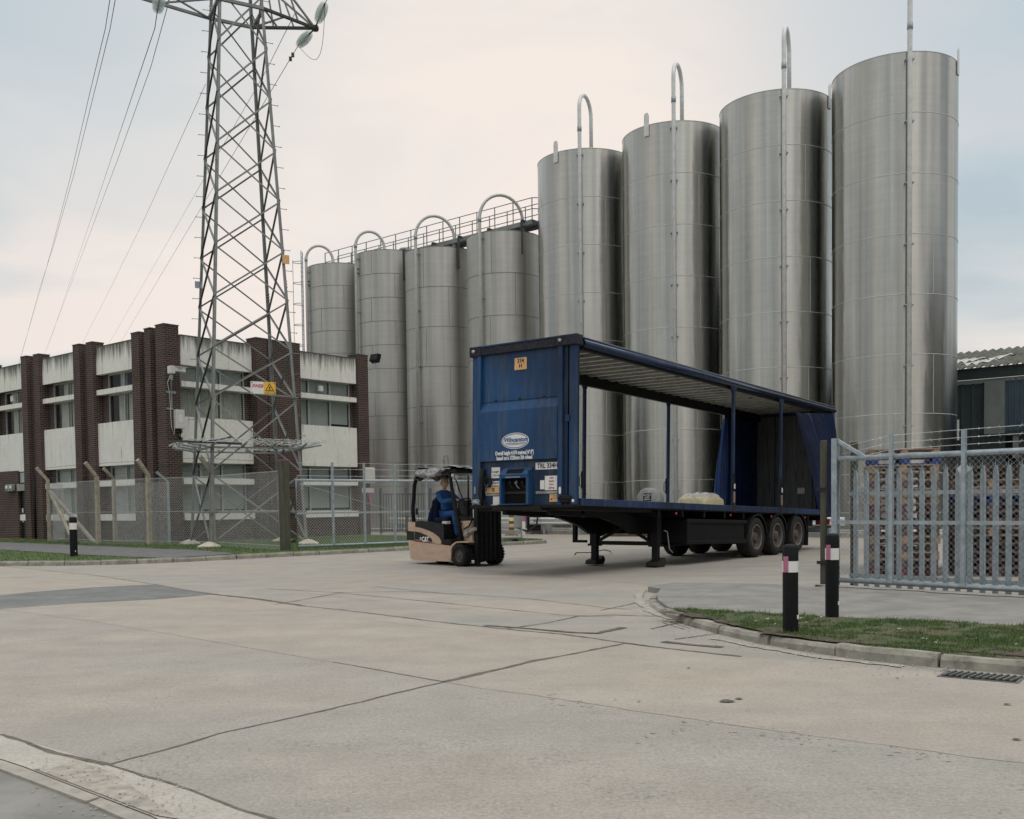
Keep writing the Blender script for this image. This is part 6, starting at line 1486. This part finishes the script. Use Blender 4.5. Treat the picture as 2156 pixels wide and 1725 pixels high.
# overhead guard
def tubep(lst, y, r, m='black_steel', nm='guard_post', extra=None): return K(nm, MB().tube([(q[0], y, q[1]) for q in pp(lst, y)]+(extra or []), r, 8), m)
for y in (yn+.06, .46):
    if y < 0:
        q = pp([(250, 1045), (238, 900), (258, 600), (282, 500), (310, 440)], y); qf = pp([(845, 1300), (800, 1060), (760, 850), (720, 640), (700, 500), (695, 430)], y)
    P1 = [(a, y, b) for a, b in q]; P2 = [(a, y, b) for a, b in qf]
    K('guard_post', MB().tube(P1, .048, 8), 'black_steel'); K('guard_post', MB().tube(P2, [.055, .052, .046, .042, .042, .05], 8), 'black_steel')
zr = q[-1][1]; xr0 = q[-1][0]; xr1 = fpx(*z6(880, 400), 0)[0]
xr1 = max(xr1, qf[-1][0]+.25)
rf_ = K('roof_guard', MB().box((xr0, yn+.02, zr-.05), (xr1, .5, zr+.05), bev=.02), 'black_steel')
for i in range(7): MB().box((xr0+.1+i*.16, yn+.05, zr+.0505), (xr0+.16+i*.16, .48, zr+.07)).build('roof_bar', 'black_steel', rf_)
def ctop(u, v): 
    return (xr0-.06+(xr1-xr0+.10)*u, yn-.01+1.05*v, zr+.085+.03*sin(u*9+v*3)+.018*sin(u*23)*sin(v*17)-.10*max(0, .08-u)/.08)
cvr = K('canopy_sheet', MB().sheet(ctop, 44, 22), 'old_cloth', None, 'ragged dusty sheet over the roof guard')
def droop(u, v): # ragged cloth edge hanging along near side
    x = xr0-.03+(.95*(xr1-xr0))*u; d = (.10+.14*sin(pi*min(1, u*1.3))**.8*(1+.15*sin(u*31)))*(1-.45*u); return (x, yn-.02-.035*sin(v*pi)+.012*sin(u*40+v*4), zr+.07-d*v*(1 if u < .85 else .4))
MB().sheet(droop, 60, 8).build('sheet_edge', 'old_cloth', cvr)
MB().sheet(lambda u, v: (xr0-.05-.03*sin(v*pi), yn+1.0*u, zr+.07-(.22+.05*sin(u*12))*v), 24, 6).build('sheet_edge', 'old_cloth', cvr)
roll = [(xr0+.02+(xr1-xr0)*.62*t_, yn-.03, zr-.03-.05*sin(pi*t_)+.01*sin(t_*30)) for t_ in [i/18 for i in range(19)]]
MB().tube(roll, [.055+.018*sin(i*1.9) for i in range(19)], 10).build('rolled_sheet', 'old_cloth', cvr)
K('roof_lamp', MB().lathe([(0, .04), (.04, .03), (.05, -.02), (0, -.03)], 14, Matrix.Translation((qf[-1][0]+.12, yn+.06, zr-.10)) @ Matrix.Rotation(pi/2, 4, 'Y')), 'lamp_glass')
K('mirror', MB().box((xr0-.02, yn-.06, 1.18), (xr0+.05, yn, 1.34), bev=.02), 'lift_black')
# windscreen frame and wiper arms
scr = MB(); a = pp([(735, 480), (800, 840), (830, 960), (955, 970), (955, 470)], -.25)
scr.tube([(q[0], -.33, q[1]) for q in a], .022, 6).build('screen_frame', 'black_steel', fk)
K('wiper', MB().tube([(q[0], -.36, q[1]) for q in pp([(765, 510), (800, 640), (850, 740)], -.36)], .012, 5).tube([(q[0], -.36, q[1]) for q in pp([(775, 540), (850, 760), (880, 850)], -.36)], .012, 5), 'black_steel')
# mast
mx0 = .30
ms_ = K('mast', MB().box((mx0, -.36, .06), (mx0+.13, -.28, 2.08)).box((mx0, .28, .06), (mx0+.13, .36, 2.08)), 'black_steel')
MB().box((mx0+.02, -.275, .1), (mx0+.12, -.2, 2.02)).box((mx0+.02, .2, .1), (mx0+.12, .275, 2.02)).build('inner_rail', 'black_steel', ms_)
MB().box((mx0+.0, -.25, 2.0), (mx0+.1, .25, 2.07)).box((mx0, -.25, .9), (mx0+.06, .25, 1.0)).box((mx0, -.25, .12), (mx0+.08, .25, .22)).build('cross_tie', 'black_steel', ms_)
MB().cyl((mx0+.05, -.12, .1), (mx0+.05, -.12, 1.9), .035, 10).cyl((mx0+.05, .12, .1), (mx0+.05, .12, 1.9), .035, 10).build('lift_cylinder', 'lift_black', ms_)
for y in (-.05, .0, .05): MB().bar((mx0+.09, y, .2), (mx0+.09, y, 2.0), .025).build('lift_chain', 'black_rubber', ms_)
cr_ = K('fork_carriage', MB().box((mx0+.14, -.46, 1.42), (mx0+.18, .46, 1.54)).box((mx0+.14, -.46, 1.78), (mx0+.18, .46, 1.90)).box((mx0+.14, -.2, 1.54), (mx0+.17, .2, 1.78)), 'black_steel')
MB().box((mx0+.10, -.30, .14), (mx0+.138, .30, 1.30)).build('mast_plate', 'black_steel', ms_)
for yy in (-.26, -.13, .0, .13, .26): MB().box((mx0+.141, yy-.02, .16), (mx0+.17, yy+.02, 1.28)).build('mast_rib', 'lift_black' if abs(yy) > .2 else 'black_rubber', ms_)
for y in (-.32, .22): MB().prism([(mx0+.18, 1.40), (mx0+1.0, 1.40), (mx0+1.0, 1.415), (mx0+.24, 1.44), (mx0+.22, 1.9), (mx0+.18, 1.9)], y, y+.1, 'y').build('fork', 'black_steel', cr_)
q0 = fpx(*z6(905, 1200), yn+.1); q1 = fpx(*z6(1010, 1130), yn+.1)
K('tilt_cylinder', MB().cyl((q0[0], yn+.10, q0[1]), (q1[0], yn+.10, q1[1]), .045, 12).cyl((q0[0]-.05, yn+.10, q0[1]-.03), (q0[0]+.07, yn+.10, q0[1]+.04), .065, 12), 'alu_dirty')
K('hydraulic_hose', MB().tube([(q[0], yn+.08, q[1]) for q in pp([(945, 980), (960, 1040), (930, 1100), (870, 1135)], yn+.08)], .018, 6), 'black_rubber')
sk = pp([(975, 890), (1018, 890), (1018, 1000), (980, 1000)], -.34); s_ = K('mast_sticker', MB().prism(sk, -.336, -.331, 'y'), 'white_plate')
for (a0, a1) in ((890, 905), (925, 945), (965, 985)): MB().prism(pp([(985, a0), (1010, a0), (1010, a1), (987, a1)], -.34), -.339, -.337, 'y').build('symbol', 'ink_red', s_)
sk = pp([(1083, 878), (1097, 878), (1097, 970), (1083, 970)], -.2); K('mast_sticker', MB().prism(sk, -.346, -.336, 'y', Matrix.Translation((0, 0, 0))), 'galv')
# controls, seat
SX = -1.08; SZ = .99
st_ = K('seat', MB().box((SX-.22, -.25, SZ), (SX+.26, .25, SZ+.12), bev=.03), 'fabric_navy'); MB().box((SX-.32, -.24, SZ+.08), (SX-.20, .24, SZ+.55), Matrix.Translation((0, 0, 0)), bev=.04).build('seat_back', 'fabric_navy', st_)
K('seat_base', MB().box((SX-.1, -.2, SZ-.08), (SX+.2, .2, SZ+.0)), 'lift_black'); q = fpx(*z6(650, 1065), -.35); K('armrest_box', MB().box((q[0]-.09, -.42, q[1]-.05), (q[0]+.09, -.28, q[1]+.05), bev=.015), 'seat_cream')
sx_, sz_ = fpx(*z6(880, 800), -.02); sx_ -= .05
swl = K('steering_wheel', MB().cyl((sx_, -.02, sz_-.02), (sx_+.15, -.02, sz_-.35), .03, 8), 'lift_black')
SM = Matrix.Translation((sx_, -.02, sz_)) @ Matrix.Rotation(R_(-28), 4, 'Y')
MB().tube([(.175*cos(2*pi*i/28), .175*sin(2*pi*i/28), 0) for i in range(28)], .016, 8, closed=True, M=SM).build('rim', 'lift_black', swl)
for k in range(3): MB().bar((0, 0, -.02), (.17*cos(k*2.1+.5), .17*sin(k*2.1+.5), 0), .025, .012, M=SM).build('spoke', 'lift_black', swl)
K('lever', MB().cyl((sx_+.02, -.3, sz_-.3), (sx_-.02, -.32, sz_-.08), .01, 6).cyl((sx_+.06, -.24, sz_-.3), (sx_+.02, -.25, sz_-.08), .01, 6), 'lift_black')
# dark jacket over the seat back
jk = thing('jacket', 'dark navy jacket draped over the forklift seat back behind the driver', 'jacket', FM @ Vector((SX-.30, 0, SZ-.05)), FH)
def jf(u, v):
    th = 2*pi*u; z = .70*v; w = (.30+.04*sin(3*th))*(1-.55*v**2.2); d = (.15-.05*v)*(1-.5*v**3); return (d*cos(th)-.05*(1-v)+.10*v+.012*sin(9*th+4*v), w*sin(th), z+.02*sin(5*th))
MB().sheet(jf, 40, 18).add([jf(i/40, 1) for i in range(40)], [list(range(40))]).build('cloth', 'fabric_navy', jk)
MB().tube([(-.16, -.27, .03), (-.05, -.32, .0), (.1, -.30, .02), (.25, -.27, .0)], [.02, .03, .03, .015], 6).build('hem', 'trouser_blue', jk)

# ================================================================== DRIVER
dr_ = thing('person', 'man in a blue sweater and blue trousers sitting in the forklift, hands on the wheel', 'person', FM @ Vector((0, 0, 0)), FH)
def skinned(name, chains, m, root=0, parent=None, sub=2, extra=None):
    """chains: list of [(x,y,z,r),...]; equal points are shared"""
    vs = []; rs = []; es = []; idx = {}
    def vid(p):
        k = tuple(round(c, 4) for c in p[:3])
        if k not in idx: idx[k] = len(vs); vs.append(p[:3]); rs.append(p[3])
        return idx[k]
    for ch in chains:
        ids = [vid(p) for p in ch]
        for a, b in zip(ids[:-1], ids[1:]): es.append((a, b))
    me = bpy.data.meshes.new(name); me.from_pydata(vs, es, []); me.materials.append(M_[m])
    me.skin_vertices.new() if hasattr(me.skin_vertices, 'new') else None
    o = bpy.data.objects.new(name, me); COL.objects.link(o)
    md = o.modifiers.new('skin', 'SKIN'); md.use_smooth_shade = True; md.branch_smoothing = .6
    for i, r in enumerate(rs):
        sv = me.skin_vertices[0].data[i]; sv.radius = (r, r) if not isinstance(r, tuple) else r; sv.use_root = (i == root)
    s_ = o.modifiers.new('sub', 'SUBSURF'); s_.levels = sub; s_.render_levels = sub
    dg = bpy.context.evaluated_depsgraph_get(); me2 = bpy.data.meshes.new_from_object(o.evaluated_get(dg)); bpy.data.objects.remove(o)
    me2.name = name; me2.materials.clear(); me2.materials.append(M_[m])
    for p in me2.polygons: p.use_smooth = True
    o = bpy.data.objects.new(name, me2); COL.objects.link(o); o.parent = parent
    return o
hx, hz = fpx(*z6(622, 565), -.02); hx += .0
px_, pz_ = SX+.03, SZ+.20                       # pelvis
cx_, cz_ = (px_+hx)/2+.02, (pz_+hz)/2+.10       # chest
nx_, nz_ = hx-.02, hz-.19                        # neck base
rw = (sx_-.13, -.17, sz_+.07); lw = (sx_-.10, .16, sz_+.07)   # wrists (right is near side)
rs_ = (nx_-.02, -.19, nz_-.05); ls_ = (nx_-.02, .19, nz_-.05)
re = ((rs_[0]+rw[0])/2-.05, -.25, (rs_[2]+rw[2])/2-.14); le = ((ls_[0]+lw[0])/2-.05, .25, (ls_[2]+lw[2])/2-.14)
kn = fpx(*z6(735, 915), -.2); rk = (kn[0], -.17, kn[1]-.04); lk = (kn[0]+.02, .15, kn[1]-.04)
rf = (rk[0]+.10, -.17, zfl+.14); lf = (lk[0]+.12, .14, zfl+.14)
P0_ = (px_, 0, pz_, (.15, .12)); C1 = (cx_, 0, cz_-.08, (.15, .11)); C2 = (nx_-.02, 0, nz_-.06, (.15, .10)); NK = (nx_, 0, nz_+.04, .055)
def lerp3(a, b, t_): return tuple(a[i]+(b[i]-a[i])*t_ for i in range(3))
body = skinned('body', [
    [P0_, C1, C2, NK, (nx_+.015, 0, nz_+.085, .052)],
    [C2, rs_+(.06,), re+(.042,), lerp3(re, rw, .6)+(.034,), rw+(.026,), lerp3(rw, (sx_-.03, -.17, sz_+.05), .5)+(.034,)],
    [C2, ls_+(.06,), le+(.042,), lerp3(le, lw, .6)+(.034,), lw+(.026,), lerp3(lw, (sx_-.03, .16, sz_+.05), .5)+(.034,)],
    [P0_, (px_+.06, -.10, pz_-.02, .085), lerp3((px_+.06, -.10, pz_-.02), rk, .5)+(.072,), rk+(.056,), lerp3(rk, rf, .4)+(.052,), rf+(.035,)],
    [P0_, (px_+.06, .10, pz_-.02, .085), lerp3((px_+.06, .10, pz_-.02), lk, .5)+(.072,), lk+(.056,), lerp3(lk, lf, .4)+(.052,), lf+(.035,)]], 'skin', 0, dr_)
# head: shaped surface with brow, nose, lips, chin, joined at the neck
YAW = R_(-14)
HM = Matrix.Translation((hx, 0, hz)) @ Matrix.Rotation(YAW, 4, 'Z') @ Matrix.Scale(1.14, 4)
def head(u, v):
    th = 2*pi*u; ph = pi*v; z = cos(ph); r_ = sin(ph)
    x = cos(th)*r_; y = sin(th)*r_; X, Y, Z = x*.098, y*.076, z*.122
    f = max(0, cos(th))**3*r_
    if z < 0: X += -.0; Y *= 1+.28*z; X *= 1-.05*abs(z)
    g = lambda c_, w: math.exp(-((z-c_)/w)**2)
    side = abs(sin(th))
    X += f*(.020*g(-.12, .16)*max(0, 1-side*5.5)+.012*g(-.28, .07)*max(0, 1-side*4.5)-.010*g(.10, .09)*max(0, 1-abs(side-.34)*4)+.006*g(.26, .08)+.007*g(-.52, .06)*max(0, 1-side*2.4)-.004*g(-.42, .04)+.010*g(-.80, .13))
    return HM @ Vector((X, Y, Z))
hd = MB().sheet(head, 56, 40); hd = hd.build('head', 'skin', dr_)
for s in (-1, 1):
    MB().lathe([(0, -.008), (.018, -.006), (.026, .002), (.022, .008), (.010, .002), (0, .0)], 14, HM @ Matrix.Translation((-.008, s*.077, -.005)) @ Matrix.Rotation(s*-pi/2+s*.35, 4, 'X') @ Matrix.Diagonal((.8, 1.25, 1, 1))).build('ear', 'skin', hd)
    MB().lathe([(0, .012), (.008, .009), (.012, 0), (0, -.004)], 10, HM @ Matrix.Translation((.080, s*.031, .012)) @ Matrix.Rotation(pi/2, 4, 'Y')).build('eye', 'ink_black', hd)
    MB().bar((.091, s*.016, .030), (.083, s*.046, .031), .006, .006, M=HM).build('eyebrow', 'hair_pale', hd)
MB().bar((.0915, -.022, -.064), (.0915, .022, -.064), .006, .004, M=HM).build('lips', 'band_red', hd)
def hair(u, v):
    th = 2*pi*u; ph = pi*v*(.27+.36*min(1, (1-cos(th))*.9)); z = cos(ph); r_ = sin(ph); k = 1.045+.006*sin(th*23+ph*17)
    return HM @ Vector((cos(th)*r_*.099*k, sin(th)*r_*.078*k, z*.123*k))
MB().sheet(hair, 48, 16).build('hair', 'hair_pale', dr_)
swt = skinned('sweater', [
    [(px_, 0, pz_+.02, (.19, .165)), (cx_, 0, cz_-.08, (.19, .16)), (nx_-.02, 0, nz_-.06, (.18, .135)), (nx_, 0, nz_+.015, .07)],
    [(nx_-.02, 0, nz_-.06, (.18, .135)), rs_+(.09,), re+(.074,), lerp3(re, rw, .55)+(.060,), lerp3(re, rw, .86)+(.042,)],
    [(nx_-.02, 0, nz_-.06, (.18, .135)), ls_+(.09,), le+(.074,), lerp3(le, lw, .55)+(.060,), lerp3(le, lw, .86)+(.042,)]], 'sweater_blue', 0, dr_)
trs = skinned('trousers', [
    [(px_, 0, pz_+.03, (.168, .135)), (px_+.06, -.10, pz_-.02, .102), lerp3((px_+.06, -.10, pz_-.02), rk, .5)+(.088,), rk+(.073,), lerp3(rk, rf, .4)+(.066,), lerp3(rk, rf, 1.0)+(.058,)],
    [(px_, 0, pz_+.03, (.168, .135)), (px_+.06, .10, pz_-.02, .102), lerp3((px_+.06, .10, pz_-.02), lk, .5)+(.088,), lk+(.073,), lerp3(lk, lf, .4)+(.066,), lerp3(lk, lf, 1.0)+(.058,)]], 'trouser_blue', 0, dr_)
for (f_, s) in ((rf, -1), (lf, 1)): MB().sheet(lambda u, v, f_=f_: (f_[0]+.05+.135*cos(2*pi*u)*sin(pi*v*.5+.05), f_[1]+.05*sin(2*pi*u)*sin(pi*v*.5+.05), f_[2]-.13+.13*cos(pi*v*.5)*(1-.45*max(0, cos(2*pi*u)))), 20, 10).build('boot', 'boot', dr_)
def hand(w, tgt, side):
    """palm and five separate bent fingers closed round the wheel rim"""
    w = Vector(w); t_ = Vector(tgt); d = (t_-w).normalized(); up = Vector((0, 0, 1)); a = d.cross(up).normalized(); b = a.cross(d).normalized(); pc = w.lerp(t_, .75)
    for i in range(4):
        o0 = pc+a*(i-1.5)*.019+b*.006; l = (.030, .034, .032, .025)[i]
        skinned('finger', [[tuple(o0)+(.0095,), tuple(o0+d*l+b*.004)+(.009,), tuple(o0+d*(l*1.7)-b*.016)+(.0085,), tuple(o0+d*l*1.35-b*.038)+(.0075,)]], 'skin', 0, dr_, 1)
    o0 = w.lerp(t_, .45)-a*.03*side; skinned('thumb', [[tuple(o0)+(.0115,), tuple(o0+d*.03-a*.016*side-b*.008)+(.0105,), tuple(o0+d*.055-a*.008*side-b*.026)+(.0085,)]], 'skin', 0, dr_, 1)
hand(rw, (sx_-.03, -.17, sz_+.05), 1); hand(lw, (sx_-.03, .16, sz_+.05), -1)
MB().tube([(rw[0]-.012+.0*i, rw[1]+.033*cos(i*pi/5), rw[2]+.033*sin(i*pi/5)) for i in range(10)], .010, 6, closed=True).build('wristwatch', 'ink_black', dr_)

# ================================================================== WOODLAND BEHIND THE CAMERA (added unseen, for the steel to mirror something dark)
rnd = random.Random(21); vs = []; fs = []
crowns = [(rnd.uniform(-95, 95), rnd.uniform(-62, -40), rnd.uniform(2.6, 5.0), rnd.uniform(5.0, 8.5)) for _ in range(46)]
for (x, y, r, h) in crowns:
    for _ in range(420):
        a = rnd.uniform(0, 2*pi); b = rnd.uniform(-1, 1); q = r*rnd.uniform(.55, 1.05)*(1+.2*sin(5*a+x)); c_ = (x+q*cos(a)*math.sqrt(1-b*b), y+q*sin(a)*math.sqrt(1-b*b), h+q*b*.85)
        n = Vector((rnd.uniform(-1, 1), rnd.uniform(-1, 1), rnd.uniform(-1, 1))).normalized(); u = n.orthogonal().normalized()*rnd.uniform(.25, .5); w = n.cross(u)
        i0 = len(vs); C_ = Vector(c_); vs += [C_+u, C_+w*.7, C_-u, C_-w*.7]; fs.append((i0, i0+1, i0+2, i0+3))
tb = MB()
for (x, y, r, h) in crowns: tb.cyl((x, y, 0), (x, y, h), .22, 6, None, .1)
simple('leaf', (.04, .06, .022), .8, 0, .3, .5); simple('bark', (.06, .05, .04), .9)
w_ = struct(MB().add([tuple(v) for v in vs], fs).build('added_woodland', 'leaf', fix=False), 'stuff'); tb.build('trunks', 'bark', w_)
struct(poly_obj('far_verge', [(-700, -38), (700, -38), (700, -60.5), (-700, -60.5)], 'turf', .02))
struct(poly_obj('far_field', [(-700, -60.5), (700, -60.5), (700, -600), (-700, -600)], 'turf', .0))
